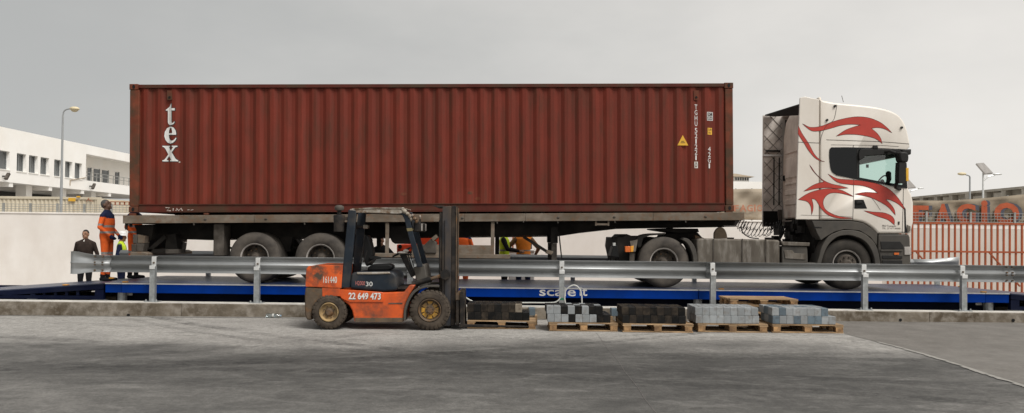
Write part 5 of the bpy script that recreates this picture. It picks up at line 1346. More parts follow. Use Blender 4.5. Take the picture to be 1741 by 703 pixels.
decal([[(405,430),(450,452),(520,458),(590,465),(650,478),(700,500),(740,535),(770,575),(788,608)], [(788,608),(750,575),(710,556),(690,555)], [(690,555),(715,580),(732,605),(737,630)], [(737,630),(700,590),(650,560),(600,540),(540,528)],
       [(540,528),(590,520),(630,522),(655,525)], [(655,525),(620,500),(570,485),(510,480),(450,468),(405,430)]], *d2)
decal([[(585,612),(630,618),(680,622),(715,635),(732,655),(733,680)], [(733,680),(700,655),(650,638),(585,612)]], *d2)
# panel gaps
def gap(pts, r=0.006):
    P = [pix(a, c, YT - 0.002) for a, c in pts]; b = MB()
    for p, q in zip(P[:-1], P[1:]): b.bar(p, q, r * 1.4, 0.004, (0, 1, 0))
    b.build('panel_gap', M['dark_ink'], tk)
gap([(1451, 247), (1450.5, 251)]); gap([(1451.5, 305), (1451, 340), (1450, 374)])
gap(smooth([(1357, 242), (1380, 243), (1394, 243.5)], 3)); gap(smooth([(1394, 243), (1398, 228), (1405, 214), (1416, 206), (1420, 196), (1423, 178)], 3))
gap(smooth([(1405, 238), (1450, 239.5), (1500, 241.5), (1546, 245)], 4)); gap([(1413, 246.5), (1451, 247), (1500, 247.5), (1528, 249.5)], 0.004)
gap([(1536, 321), (1535.5, 350), (1534, 396)]); gap([(1362, 366), (1400, 367), (1449, 369)], 0.003)
gap(smooth([(1469, 330), (1482, 337), (1492, 350), (1497, 358)], 3), 0.003)
MB().prism(PP([(1452.5, 340), (1468, 340), (1474, 355), (1452.5, 355)], YT), YT - 0.008, YT - 0.003).build('handle_recess', M['black'], tk, bevel=0.002)
MB().prism(PP([(1455, 343), (1464, 342.5), (1466, 346), (1455, 347)], YT), YT - 0.03, YT - 0.009).build('door_handle', M['plastic_dark'], tk, bevel=0.005)
b = text_px('PRO Transport', 1500, 383, 1524, 387, YT - 0.005); text_px('TEL. 27 417 44000', 1500, 387.6, 1531, 389.8, YT - 0.005, b)
b.build('door_lettering', M['chassis_grey'], tk)
MB().prism(PP([(1526.5, 377), (1529.5, 377), (1529, 382.5), (1526.5, 382.5)], YT), YT - 0.008, YT - 0.003).build('badge', M['dark_ink'], tk)
MB().prism(PP([(1537.2, 352), (1539.6, 356), (1540.4, 384), (1542.5, 396), (1538, 396)], YT), YT - 0.006, YT - 0.002).build('corner_shadow_gap', M['black'], tk)
MB().prism(PP([(1541.5, 382), (1548, 385), (1548, 393), (1542, 396)], YT), YT - 0.012, YT + 0.1).build('indicator_lamp', M['tank'], tk, bevel=0.01)
# bumper, arch
bm_ = PP([(1494, 398.5), (1546, 398.5), (1548, 404), (1548.5, 417), (1549.5, 451), (1547, 466), (1499, 466), (1497, 445), (1493, 424)], YT)
MB().prism(bm_, YT + 0.01, Y1C - 0.01).build('bumper', M['plastic'], tk, bevel=0.03)
MB().prism(PP([(1497, 411), (1530, 411), (1536, 418), (1536, 424), (1499, 424)], YT), YT - 0.004, YT + 0.008).build('bumper_recess', M['plastic_dark'], tk, bevel=0.004)
MB().prism(PP([(1500, 434.5), (1534, 435.5), (1534, 440), (1500, 440)], YT), YT - 0.006, YT + 0.008).build('bumper_recess', M['plastic_dark'], tk, bevel=0.004)
MB().prism(PP([(1500, 443), (1534, 443), (1534, 460), (1501, 460)], YT), YT - 0.004, YT + 0.008).build('bumper_recess', M['plastic_dark'], tk, bevel=0.004)
MB().prism(PP([(1497, 424.6), (1534, 424.6), (1534, 427.4), (1497, 427.4)], YT), YT - 0.015, YT + 0.008).build('bumper_strip', M['plastic'], tk, bevel=0.003)
MB().prism(PP([(1520, 430), (1528, 430), (1528, 433.5), (1520, 433.5)], YT), YT - 0.01, YT + 0.008).build('side_reflector', M['orange_lens'], tk)
MB().prism(PP([(1537.5, 420), (1549, 420), (1549.5, 434), (1537.5, 434)], YT), YT - 0.008, YT + 0.2).build('headlamp', M['rim_edge'], tk, bevel=0.01)
arch_o = smooth([(1384, 462), (1391, 440), (1397, 419.6), (1408, 403), (1420, 396), (1436, 391.5), (1461, 394), (1479, 405), (1490, 420), (1496, 445), (1497, 462)], 4)
arch_i = smooth([(1487, 462), (1486, 440), (1478, 420), (1466, 408), (1448, 401), (1436, 400.5), (1424, 403), (1411, 413), (1402, 428), (1397, 445), (1394, 462)], 4)
MB().prism(PP(arch_o + arch_i, YT), YT - 0.015, YT + 0.45).build('wheel_arch', M['plastic'], tk, bevel=0.012)
MB().prism(PP([(1381, 375.5), (1450, 376.5), (1468, 379.8), (1481, 388), (1492, 398), (1491, 418), (1480, 403.5), (1462, 392.5), (1436, 390), (1419, 394.5), (1406, 402), (1396, 409), (1389, 396)], YT), YT + 0.004, YT + 0.4).build('arch_panel', M['plastic'], tk, bevel=0.008)
MB().prism(PP([(1384, 386), (1397, 386.5), (1397, 388), (1384, 387.5)], YT), YT - 0.003, YT + 0.003).build('panel_slot', M['black'], tk)
MB().prism(PP([(1398, 402), (1478, 402), (1490, 430), (1490, 440), (1390, 440)], YT + 0.5), YT + 0.46, YT + 0.5).build('inner_arch', M['chassis'], tk)
MB().box(PX(1440, 420, YT), PX(1545, 420, YT), YT + 0.5, Y1C - 0.5, ZD + 0.3, PZ(1500, 398, YT)).build('radiator', M['chassis'], tk)
truck_wheel(tk, 1440, 447, 'steer', False); truck_wheel(tk, 1129, 442)
# chassis, tank, steps
for yy in (YT + 0.75, YT + 1.62):
    MB().box(PX(1046, 415, YT + 0.75), PX(1420, 415, YT + 0.75), yy, yy + 0.08, ZD + 0.48, ZD + 0.76).build('chassis_rail', M['chassis'], tk)
tp = smooth([(1186, 410), (1188, 407), (1194, 405.5)], 3) + [(1320, 408)] + smooth([(1320, 408), (1326, 409.5), (1327.5, 414)], 3)[1:] + [(1327.5, 455), (1322, 462), (1192, 462), (1186, 456)]
tkk = MB().prism(PP(tp, YT), YT + 0.05, YT + 0.66).build('fuel_tank', M['tank'], tk, bevel=0.05, segs=3)
for px in (1214, 1263, 1303):
    MB().prism(PP([(px - 1.0, 406.4), (px + 1.0, 406.4), (px + 1.0, 462), (px - 1.0, 462)], YT), YT + 0.038, YT + 0.049).build('tank_strap', M['chassis_grey'], tkk)
for px in (1242, 1306):
    p = pix(px, 407, YT + 0.3); MB().cyl((p.x, YT + 0.3, p.z - 0.02), (p.x, YT + 0.3, p.z + 0.035), 0.07, 14).build('filler_cap', M['chassis'], tkk)
MB().prism(PP([(1328.5, 411), (1378, 413), (1377, 419), (1332, 418)], YT), YT + 0.02, YT + 0.5).build('battery_lid', M['tank'], tk, bevel=0.01)
bx_ = MB().prism(PP([(1331, 418.6), (1374, 419.6), (1376, 462), (1331, 462)], YT), YT + 0.05, YT + 0.5).build('battery_box', M['plastic'], tk, bevel=0.015)
MB().prism(PP([(1334, 426), (1348, 426), (1352, 431), (1371, 432), (1371, 442), (1336, 440)], YT), YT + 0.035, YT + 0.049).build('box_panel', M['tank'], bx_, bevel=0.005)
MB().prism(PP([(1372, 447), (1392, 447), (1392, 462), (1372, 462)], YT), YT + 0.03, YT + 0.4).build('step', M['plastic'], tk, bevel=0.01)
MB().prism(PP(smooth([(1213, 406), (1213.5, 396), (1218, 389), (1224, 386.5), (1230, 389.5), (1234, 397), (1235.5, 406)], 4), YT + 0.35), YT + 0.28, YT + 0.38).build('mudguard_end', mat('mudguard_tan', (0.22, 0.16, 0.10), 0.75, dirt=(0.1, 0.08, 0.06)), tk, bevel=0.012)
MB().prism(PP(smooth([(1163, 404.5), (1172, 408), (1181, 420), (1185, 436), (1185.5, 452)], 4) + smooth([(1178.5, 452), (1178, 437), (1174, 424), (1168, 413.5), (1160, 408)], 4), YT), YT - 0.01, YT + 0.5).build('mudguard', M['plastic'], tk, bevel=0.008)
MB().prism(PP([(1181, 400), (1196, 405), (1196, 450), (1186, 450)], YT + 0.4), YT + 0.36, YT + 0.6).build('bracket_plate', M['grime'], tk)
b = MB(); b.prism(PP([(1112, 389), (1128, 388.5), (1185, 389), (1187, 395), (1150, 397), (1112, 391)], YT + 0.8), YT + 0.7, YT + 1.75)
b.prism(PP([(1130, 397.2), (1184, 395.2), (1192, 404), (1192, 415), (1120, 415)], YT + 0.9), YT + 0.8, YT + 1.65); b.build('fifth_wheel', M['chassis'], tk, bevel=0.01)
MB().prism(PP(smooth([(1084, 420), (1082, 408), (1090, 401), (1104, 397.5), (1130, 396.5)], 4) + [(1130, 399), (1104, 401), (1093, 405), (1089, 420)], YT + 0.15), YT + 0.1, YT + 0.65).build('mudguard', M['chassis'], tk)
MB().prism(PP([(1048, 403.5), (1058, 404), (1064, 398), (1072, 401), (1085, 401), (1082, 420), (1077, 447), (1052, 447), (1046, 420)], YT + 0.3), YT + 0.2, YT + 2.2).build('rear_flap', M['chassis'], tk, bevel=0.01)
MB().prism(PP([(1042, 419), (1049, 417), (1052, 438), (1037, 436)], YT + 0.2), YT + 0.14, YT + 0.6).build('tail_lamp', M['black'], tk, bevel=0.01)
MB().prism(PP([(1071, 410.5), (1084, 407.5), (1080, 428), (1074, 428)], YT + 0.1), YT + 0.06, YT + 0.09).build('lamp_bracket', M['tank'], tk)
b = MB().prism(PP([(1062, 419), (1071, 419), (1071, 429), (1062, 429)], YT + 0.08), YT + 0.0, YT + 0.12); b.build('tail_lamp', M['orange_lens'], tk, bevel=0.008)
MB().prism(PP([(1071.3, 419), (1076.5, 418), (1076, 428.5), (1071.3, 429)], YT + 0.08), YT + 0.01, YT + 0.11).build('side_lamp', M['amber'], tk, bevel=0.008)
MB().prism(PP([(1042, 413), (1046, 413), (1046, 418), (1042, 418)], YT + 0.2), YT + 0.14, YT + 0.3).build('white_lamp', M['hose'], tk)
for px0, px1 in ((1070, 1078),): MB().prism(PP([(px0, 430), (px1, 430), (px1, 455), (px0, 455)], YT + 0.15), YT + 0.1, YT + 0.2).build('flap_bar', M['chassis_grey'], tk)
# coiled air lines between trailer and cab
def coil(pts, turns, r, Y, y2, nm):
    C_ = [Vector((a, c)) for a, c in smooth(pts, 20)]
    N_ = turns * 10; P = []
    for i in range(N_ + 1):
        f_ = i / N_ * (len(C_) - 1); k_ = min(int(f_), len(C_) - 2); q = C_[k_].lerp(C_[k_ + 1], f_ - k_)
        w_ = pix(q.x, q.y, Y + (y2 - Y) * i / N_); t_ = 2 * math.pi * i / 10
        P.append(w_ + Vector((0.045 * math.cos(t_), r * math.sin(t_), r * math.cos(t_))))
    MB().tube(P, 0.0065, 5).build(nm, M['black'], tk, sm=60)
coil([(1258, 380), (1270, 384), (1292, 385), (1312, 386), (1324, 381)], 12, 0.085, YT + 0.9, YT + 1.0, 'coiled_hose')
coil([(1256, 381), (1268, 392), (1285, 396), (1305, 394), (1324, 384)], 12, 0.085, YT + 1.1, YT + 1.2, 'coiled_hose')
MB().tube([pix(a, c, YT + 1.0) for a, c in smooth([(1260, 384), (1263, 396), (1275, 404), (1290, 406)], 5)], 0.012, 5).build('air_hose', M['black'], tk)
MB().tube([pix(a, c, YT + 1.0) for a, c in smooth([(1298, 398), (1303, 402), (1310, 398), (1313, 388), (1323, 386)], 5)], 0.008, 5).build('air_hose', M['black'], tk)
MB().tube([pix(1434, 174, YT + 0.4), pix(1431, 163, YT + 0.4)], 0.006, 5).build('aerial', M['chassis_grey'], tk)

# ------------------------------------------------------------------ forklift
YF, YF1 = 14.12, 15.24
fk = thing('forklift', 'orange and slate counterbalance forklift parked before the guardrail', 'forklift', (PX(640, 560, YF), (YF + YF1) / 2, gz(-2, 14.6)))
G0 = gz(-2.2, 14.6)
def fprism(nm, pts, y0, y1, mt, par=fk, bevel=0.015, segs=2): return MB().prism(PP(pts, YF + 0.06), y0, y1).build(nm, mt, par, bevel=bevel, segs=segs)
yb0, yb1 = YF + 0.06, YF1 - 0.06
cw_top = smooth([(519.5, 487), (520.5, 462), (522.5, 455.5), (528, 452.2), (545, 451), (583, 452)], 4)
fprism('counterweight', cw_top + [(580.5, 490.5), (519.5, 487.6)], yb0 - 0.01, yb1 + 0.01, M['weight_grime'], bevel=0.05, segs=3)
arch = smooth([(529.5, 545), (529.6, 532.5), (535, 519.5), (546, 509.4), (559, 504.7), (574, 504.7)], 4)
fprism('counterweight', [(519.4, 488.3), (578, 491), (578, 504)] + arch[::-1][1:] + [(521.5, 544.5), (518, 536), (517.6, 501)], yb0, yb1, M['grime'], bevel=0.03)
fprism('counterweight_band', [(548, 489.8), (578.5, 491.1), (578.5, 504), (566, 503.6), (548, 506)], yb0 - 0.006, yb0 + 0.01, M['fork_orange'], bevel=0.004)
fprism('chassis', [(577, 492), (651.5, 497.5), (686, 497), (692, 490), (696, 485), (706, 485), (697, 500), (690, 514), (686.5, 530), (685.5, 547.6), (602, 548), (598, 529), (592.5, 519.5), (579.5, 510), (577, 504)], yb0 + 0.03, yb1 - 0.03, M['fork_orange'], bevel=0.02)
fprism('side_panel', [(577, 491.8), (651.5, 497.6), (651.5, 514.5), (594, 514.5), (580, 508), (577, 503)], yb0 + 0.01, yb0 + 0.05, M['fork_orange'], bevel=0.01)
fprism('step_slot', [(660, 515.5), (684, 515.3), (684, 517.3), (660, 517.3)], yb0 + 0.022, yb0 + 0.035, M['chassis_grey'], bevel=0)
fprism('chassis_skid', [(603, 541), (685.5, 541), (685.3, 548.4), (603.5, 548.6)], yb0 + 0.022, yb0 + 0.06, M['grime'], bevel=0.004)
hd = smooth([(594, 487), (596, 470), (599, 465), (607, 463), (640, 462.6), (664, 462.5), (671, 466), (674.5, 473), (675, 494)], 3)
fprism('hood', hd + [(651.5, 496.8), (594, 491.4)], yb0 + 0.02, yb1 - 0.02, M['fork_blue'], bevel=0.04, segs=3)
fprism('hood_top_pad', [(606, 463.5), (662, 462.8), (664, 466), (640, 467), (607, 467)], yb0 + 0.005, yb0 + 0.3, M['canopy'], bevel=0.012)
# numbers and badges
Yn = yb0 + 0.009
b = text_px('22 649 473', 592.5, 498.2, 647.5, 509.5, Yn - 0.003, bold=0.025); o = b.build('number', M['letter'], fk)
b = MB(); text_px('22 649 473', 593.1, 498.8, 648.1, 510.1, Yn - 0.0015, b); b.build('number_shadow', M['dark_ink'], o)
text_px('161440', 549.5, 470.5, 573, 481.5, yb0 - 0.0125, bold=0.02).build('number', M['letter_worn'], fk)
text_px('H2000', 604.5, 478.3, 620.5, 485.3, yb0 + 0.016).build('model_mark', mat('mark_pink', (0.48, 0.16, 0.14), 0.6), fk)
text_px('30', 622, 479.4, 633.5, 487, yb0 + 0.016).build('model_mark', M['letter'], fk)
# overhead guard: two rear and two bent front pillars with a worn roof
for y0 in (yb0 + 0.0, yb1 - 0.09):
    fprism('guard_pillar', [(579.5, 490), (594, 490), (606, 358), (592, 357)], y0, y0 + 0.09, M['fork_blue'], bevel=0.012)
    fr = smooth([(683, 357), (691, 361), (696.5, 373), (703, 400), (718, 454)], 5)
    fr2 = smooth([(709, 455), (694, 401), (688, 376), (684, 367), (678, 363.5)], 5)
    fprism('guard_pillar', fr + fr2, y0 + 0.01, y0 + 0.08, M['fork_blue'], bevel=0.01)
    fprism('pillar_band', [(691, 388.5), (700.2, 388), (701.2, 393), (692.3, 393.8)], y0 + 0.006, y0 + 0.084, mat('band_olive', (0.16, 0.13, 0.06), 0.7), bevel=0.002)
    fprism('roof_bar', smooth([(594, 357.5), (600, 355), (640, 354.6), (675, 355), (683, 357.5)], 4) + [(685, 362.5), (676, 364), (640, 362.5), (604, 362), (598, 364)], y0 + 0.003, y0 + 0.087, M['canopy'], bevel=0.008)
for i in range(7):
    px = 610 + i * 11.2
    a = pix(px, 358, YF + 0.06); MB().box(a.x - 0.015, a.x + 0.015, yb0 + 0.09, yb1 - 0.09, a.z - 0.03, a.z + 0.02).build('roof_slat', M['fork_dark'], fk)
fprism('roof_sheet', [(602, 354.6), (640, 353.2), (686, 353.6), (687, 355.2), (640, 354.9), (602, 356)], yb0 - 0.01, yb1 + 0.01, M['canopy'], bevel=0.003)
# rags and lamps at the front of the guard
b = MB(); rnd = random.Random(4)
for px, py, r_ in ((688, 360, .05), (693, 364, .045), (697, 368, .04), (702, 367, .035), (705, 372, .045), (708, 377, .03), (714, 369, .022), (699, 373, .03), (685, 357, .035)):
    p = pix(px, py, YF + 0.1); b.ball((p.x, p.y, p.z), (r_ * 0.9, r_ * 1.5, r_ * (0.7 + rnd.random() * 0.7)), 9, 6)
b.build('rag_bundle', M['canopy'], fk, sm=25)
for y0 in (yb0 + 0.1, yb1 - 0.26):
    lh = MB().box(PX(701, 380, YF), PX(714, 380, YF), y0, y0 + 0.16, PZ(707, 394.5, YF), PZ(707, 378, YF)).build('work_lamp', M['fork_dark'], fk, bevel=0.02)
    MB().box(PX(714.3, 380, YF), PX(715.5, 380, YF), y0 + 0.02, y0 + 0.14, PZ(707, 392.5, YF), PZ(707, 380, YF)).build('lamp_lens', M['rim_edge'], lh)
    MB().box(PX(703, 380, YF), PX(706, 380, YF), y0 + 0.05, y0 + 0.1, PZ(707, 377.8, YF), PZ(707, 371, YF)).build('lamp_bracket', M['fork_dark'], lh)
p = pix(622, 386, YF + 0.5); MB().cyl((p.x - 0.04, p.y, p.z), (p.x + 0.03, p.y, p.z), 0.035, 10).build('rear_beacon', M['canopy'], fk)
p2 = pix(615, 386, YF + 0.5); MB().cyl((p2.x - 0.12, p2.y, p2.z), (p.x - 0.041, p.y, p.z), 0.015, 8).build('beacon_stem', M['fork_dark'], fk)
MB().box(PX(598, 386, YF + 0.5) - 0.02, PX(598, 386, YF + 0.5) + 0.04, yb0 + 0.091, yb1 - 0.091, p2.z - 0.03, p2.z + 0.03).build('rear_cross_bar', M['fork_dark'], fk)
# air intake
p = pix(576.5, 380, YF + 0.1); s_ = YF / F
ai = MB().lathe([(PZ(576, 394, YF) - p.z, 0.0), (PZ(576, 394, YF) - p.z, 0.085), (PZ(576, 380, YF) - p.z, 0.09), (PZ(576, 367.5, YF) - p.z, 0.097), (PZ(576, 366, YF) - p.z, 0.09), (PZ(576, 365, YF) - p.z, 0.035), (PZ(576, 358.5, YF) - p.z, 0.035)], 24, (p.x, p.y, p.z), axis='Z').build('air_cleaner', M['fork_dark'], fk, sm=40)
MB().lathe([(PZ(576, 358.5, YF) - p.z, 0.03), (PZ(576, 357.5, YF) - p.z, 0.07), (PZ(576, 354, YF) - p.z, 0.082), (PZ(576, 351, YF) - p.z, 0.075), (PZ(576, 349, YF) - p.z, 0.04), (PZ(576, 348.7, YF) - p.z, 0.0)], 24, (p.x, p.y, p.z), axis='Z').build('intake_cap', M['chassis_grey'], ai, sm=50)
a = pix(585, 372, YF + 0.1); MB().box(p.x + 0.09, PX(591, 372, YF), p.y - 0.02, p.y + 0.02, a.z - 0.03, a.z + 0.03).build('intake_bracket', M['fork_dark'], ai)
# seat, controls
sb = fprism('seat', [(618, 463), (619, 456), (626, 451.5), (655, 450), (663, 453), (663, 459), (655, 462.5)], yb0 + 0.35, yb1 - 0.35, M['black'], bevel=0.03)
fprism('seat_back', [(616, 455), (611, 440), (611, 412), (614, 401), (619, 400), (624, 414), (628, 432), (624, 452)], yb0 + 0.35, yb1 - 0.35, M['black'], sb, bevel=0.03)
fprism('arm_rest', [(622, 438), (633, 436), (643, 438), (643, 441), (624, 443)], yb0 + 0.3, yb0 + 0.36, M['black'], sb, bevel=0.01)
b = MB()
for a_, c_ in (((612, 448), (616, 428)), ((618, 446), (624, 426)), ((626, 448), (640, 440)), ((632, 450), (641, 438))):
    b.tube([pix(*a_, YF + 0.3), pix(*c_, YF + 0.3)], 0.012, 6)
b.build('seat_frame', M['fork_dark'], fk)
fprism('dashboard', [(702, 455), (718, 450), (721, 452), (727, 487), (711, 489), (706, 480)], yb0 + 0.12, yb1 - 0.12, M['plastic'], bevel=0.02)
MB().bar(pix(704, 470, YF + 0.5), pix(684, 431, YF + 0.5), 0.10, 0.09, (0, 1, 0)).build('steering_column', M['fork_dark'], fk, bevel=0.01)
cs_ = pix(683, 429, YF + 0.5); ax = (pix(684, 431, YF + 0.5) - pix(704, 470, YF + 0.5)).normalized(); u_ = Vector((0, 1, 0)); v_ = ax.cross(u_)
b = MB(); b.tube([cs_ + (u_ * math.cos(q * 0.2618) + v_ * math.sin(q * 0.2618)) * 0.17 for q in range(24)], 0.014, 6, closed=True)
for q in range(3): b.tube([cs_, cs_ + (u_ * math.cos(q * 2.09) + v_ * math.sin(q * 2.09)) * 0.165], 0.012, 6)
b.build('steering_wheel', M['black'], fk, sm=50)
b = MB()
for i in range(3):
    a_ = pix(700 + 3*i, 462, YF + 0.3 + 0.05*i); b.tube([a_, pix(690 + 4*i, 434, YF + 0.3 + 0.05*i)], 0.009, 6); c_ = pix(690 + 4*i, 433, YF + 0.3 + 0.05*i); b.ball(tuple(c_), 0.022, 8, 6)
b.build('control_lever', M['black'], fk)
b = MB(); b.ball(tuple(pix(684, 430, YF + 0.25)), (0.09, 0.04, 0.022), 10, 6); b.ball(tuple(pix(690, 427, YF + 0.25)), (0.05, 0.04, 0.03), 8, 6); b.build('rag', M['rim_edge'], fk, sm=40)
fprism('floor_plate', [(675, 489), (706, 487), (706, 490), (675, 493)], yb0 + 0.08, yb1 - 0.08, M['fork_dark'], bevel=0.004)
# front fender
fo_ = smooth([(686, 545), (687, 527), (694, 507), (706, 492), (727, 485.5), (746, 486)], 5)
fi_ = smooth([(746, 489), (727, 489), (709, 495.5), (698, 509), (691, 528), (690, 545)], 5)
for y0 in (yb0 - 0.01, yb1 - 0.22): fprism('fender', fo_ + fi_, y0, y0 + 0.23, M['fork_dark'] if y0 > 15 else M['plastic'], bevel=0.006)
# mast
ym0, ym1 = YF + 0.28, YF1 - 0.28
for y0, s_ in ((ym0, 1), (ym1 - 0.07, -1)):
    fprism('outer_mast', [(750.5, 351), (765.5, 350), (764.5, 557), (749.5, 557)], y0, y0 + 0.07, M['mast'], bevel=0.006)
    fprism('inner_mast', [(766, 349.5), (773.5, 349.8), (772.5, 556), (765, 556)], y0 + 0.012, y0 + 0.07, M['fork_dark'], bevel=0.004)
    fprism('mast_rib', [(774, 352), (775.6, 352), (774.5, 552), (773, 552)], y0 + 0.0, y0 + 0.07, M['grime'], bevel=0)
    fprism('lift_cylinder', [(745, 361), (749, 361), (748.5, 550), (744, 550)], y0 + 0.015, y0 + 0.055, M['fork_dark'], bevel=0.008)
for py, hgt in ((352, 0.12), (445, 0.10), (548, 0.12)):
    a = pix(755, py, YF); MB().box(PX(752, py, YF), PX(763, py, YF), ym0 + 0.071, ym1 - 0.071, a.z - hgt, a.z).build('mast_cross_bar', M['fork_dark'], fk, bevel=0.008)
fprism('mast_top_plate', [(733, 348.5), (752, 349.5), (752, 352), (741, 352.5)], ym0 + 0.0, ym1, M['fork_dark'], bevel=0.004)
b = MB()
for yy in (ym0 + 0.25, ym1 - 0.25): b.bar(pix(768, 353, yy) , pix(768, 505, yy), 0.03, 0.02)
b.build('lift_chain', M['grime'], fk)
b = MB(); b.tube([pix(756, 375 + 18 * q, ym0 - 0.02) for q in range(10)], 0.007, 6); b.tube([pix(747, 375 + 18 * q, ym0 - 0.015) for q in range(10)], 0.009, 6); b.build('hydraulic_hose', M['black'], fk)
for yy in (ym0 - 0.08, ym1 + 0.08):
    MB().tube([pix(701, 484, yy), pix(733, 474.5, yy)], 0.05, 12).build('tilt_cylinder', M['fork_dark'], fk, sm=50)
    MB().tube([pix(733, 474.5, yy), pix(754, 468, yy)], 0.03, 12).build('tilt_rod', M['grime'], fk, sm=50)
    p = pix(757, 467, yy); MB().cyl((p.x, yy - 0.06, p.z), (p.x, yy + 0.06, p.z), 0.085, 16).build('mast_pivot', M['fork_dark'], fk, sm=40)
cr = fprism('carriage', [(774.5, 512), (780, 512), (780, 553), (774.5, 553)], yb0 + 0.1, yb1 - 0.1, M['fork_dark'], bevel=0.008)
for y0 in (yb0 + 0.09, (yb0 + yb1) / 2 - 0.03, yb1 - 0.15):
    fprism('backrest_bar', [(774, 502), (778, 497), (783, 496), (783, 511), (774, 511)], y0, y0 + 0.06, M['grime'], cr, bevel=0.004)
for y0 in (yb0 + 0.22, yb1 - 0.34):
    fprism('fork', [(781, 495), (788, 495), (789, 554), (860, 556), (900, 557.5), (900, 559), (784, 559), (781, 556)], y0, y0 + 0.12, M['fork_dark'], bevel=0.006)
fprism('carriage_plate', [(781.5, 497), (786.5, 496), (787.5, 556), (782, 557)], yb0 + 0.06, yb0 + 0.16, M['fork_dark'], cr, bevel=0.006)
# wheels
def fork_wheel(px, py, r, wd, mt, hubmt, cream):
    c = pix(px, py, YF); c.z = G0 + r + 0.003
    lugn = 26 if not cream else 22
    tprof = [(0.03, r*0.56), (0.005, r*0.62), (0.0, r*0.75), (0.01, r*0.88), (0.03, r*0.955), (wd - 0.03, r*0.955), (wd - 0.01, r*0.88), (wd, r*0.75), (wd - 0.02, r*0.56)]
    tm = MB().lathe(tprof, 40).mesh('tyre', M['lug'], sm=35)
    b = MB()
    for k in range(lugn):
        for half in (0, 1):
            t0 = 2*math.pi*(k + 0.5*half)/lugn; y0, y1 = (0.004, wd*0.52) if half == 0 else (wd*0.48, wd - 0.004)
            w2 = math.pi/lugn*0.62; sk = 0.10 if half == 0 else -0.10
            vs = []
            for y, dt in ((y0, 0 if half == 0 else sk), (y1, sk if half == 0 else 0)):
                for rr in (r*0.93, r):
                    for sg in (-1, 1):
                        q = t0 + dt + sg*w2; vs.append((rr*math.cos(q), y + (0.018 if (rr == r and y == y0 and half == 0) else -0.018 if (rr == r and y == y1 and half) else 0), rr*math.sin(q)))
            b.add(vs, [(0,1,3,2),(4,6,7,5),(0,4,5,1),(2,3,7,6),(0,2,6,4),(1,5,7,3)])
            if half == 0:   # shoulder lug running down the sidewall
                vs = []
                for rr, y in ((r*0.80, 0.003), (r*0.97, 0.02)):
                    for sg in (-1, 1):
                        q = t0 + sg*w2
                        vs += [(rr*math.cos(q), y - 0.006, rr*math.sin(q)), (rr*math.cos(q), y + 0.02, rr*math.sin(q))]
                b.add(vs, [(0,2,6,4),(1,5,7,3),(0,4,5,1),(2,3,7,6),(0,1,3,2),(4,6,7,5)])
    lm = b.mesh('lug', M['lug'])
    if cream:
        rm = MB().lathe([(0.02, r*0.57), (0.0, r*0.56), (-0.004, r*0.52), (0.02, r*0.48), (0.05, r*0.42), (0.055, r*0.26)], 36).mesh('rim', hubmt, sm=40)
        cm_ = MB().lathe([(0.055, r*0.27), (0.03, r*0.25), (0.01, r*0.18), (-0.005, r*0.15), (-0.008, 0)], 24).mesh('hub', M['grime'], sm=40)
    else:
        rm = MB().lathe([(0.02, r*0.57), (0.0, r*0.56), (0.0, r*0.54), (0.03, r*0.50), (0.07, r*0.47), (0.075, 0)], 36).mesh('rim', M['grime'], sm=40)
        b = MB()
        for k in range(8):
            q = 2*math.pi*k/8; q0 = Vector((math.cos(q), 0, math.sin(q))); tt_ = Vector((-math.sin(q), 0, math.cos(q)))
            pts = [q0*r*0.2 + tt_*r*0.08, q0*r*0.42 + tt_*r*0.13, q0*r*0.42 - tt_*r*0.13, q0*r*0.2 - tt_*r*0.08]
            b.add([(v.x, 0.05, v.z) for v in pts] + [(v.x, 0.074, v.z) for v in pts], [(0,1,2,3),(0,4,5,1),(1,5,6,2),(2,6,7,3),(3,7,4,0)])
        pm = b.mesh('spoke', hubmt)
        cm_ = MB().lathe([(0.06, r*0.24), (0.035, r*0.22), (0.03, r*0.13), (0.01, r*0.12), (0.008, 0)], 24).mesh('hub', M['grime'], sm=40)
    b = MB()
    for k in range(8):
        q = 2*math.pi*(k+.5)/8; rr = r*0.19 if not cream else r*0.33; y0 = 0.02 if not cream else 0.03
        b.cyl((rr*math.cos(q), y0, rr*math.sin(q)), (rr*math.cos(q), y0 + 0.04, rr*math.sin(q)), 0.012, 6)
    nm_ = b.mesh('nuts', M['grime'])
    inv = wm(fk).inverted()
    for side in (0, 1):
        e = empty('wheel', inv @ Vector((c.x, YF if not side else YF1, c.z)), (0, 0, math.pi if side else 0), fk)
        inst(tm, 'tyre', e); inst(lm, 'tyre_lugs', e)['kind'] = 'stuff'; inst(rm, 'rim', e); inst(cm_, 'hub', e); inst(nm_, 'wheel_nuts', e)['kind'] = 'stuff'
        if not cream: inst(pm, 'rim_spokes', e)
    MB().cyl((c.x, YF + 0.15, c.z), (c.x, YF1 - 0.15, c.z), 0.07, 10).build('axle', M['fork_dark'], fk)
fork_wheel(730.4, 529, 0.342, 0.24, None, M['rim_yellow'], False)
fork_wheel(558.7, 535.5, 0.289, 0.2, None, M['rim_cream'], True)

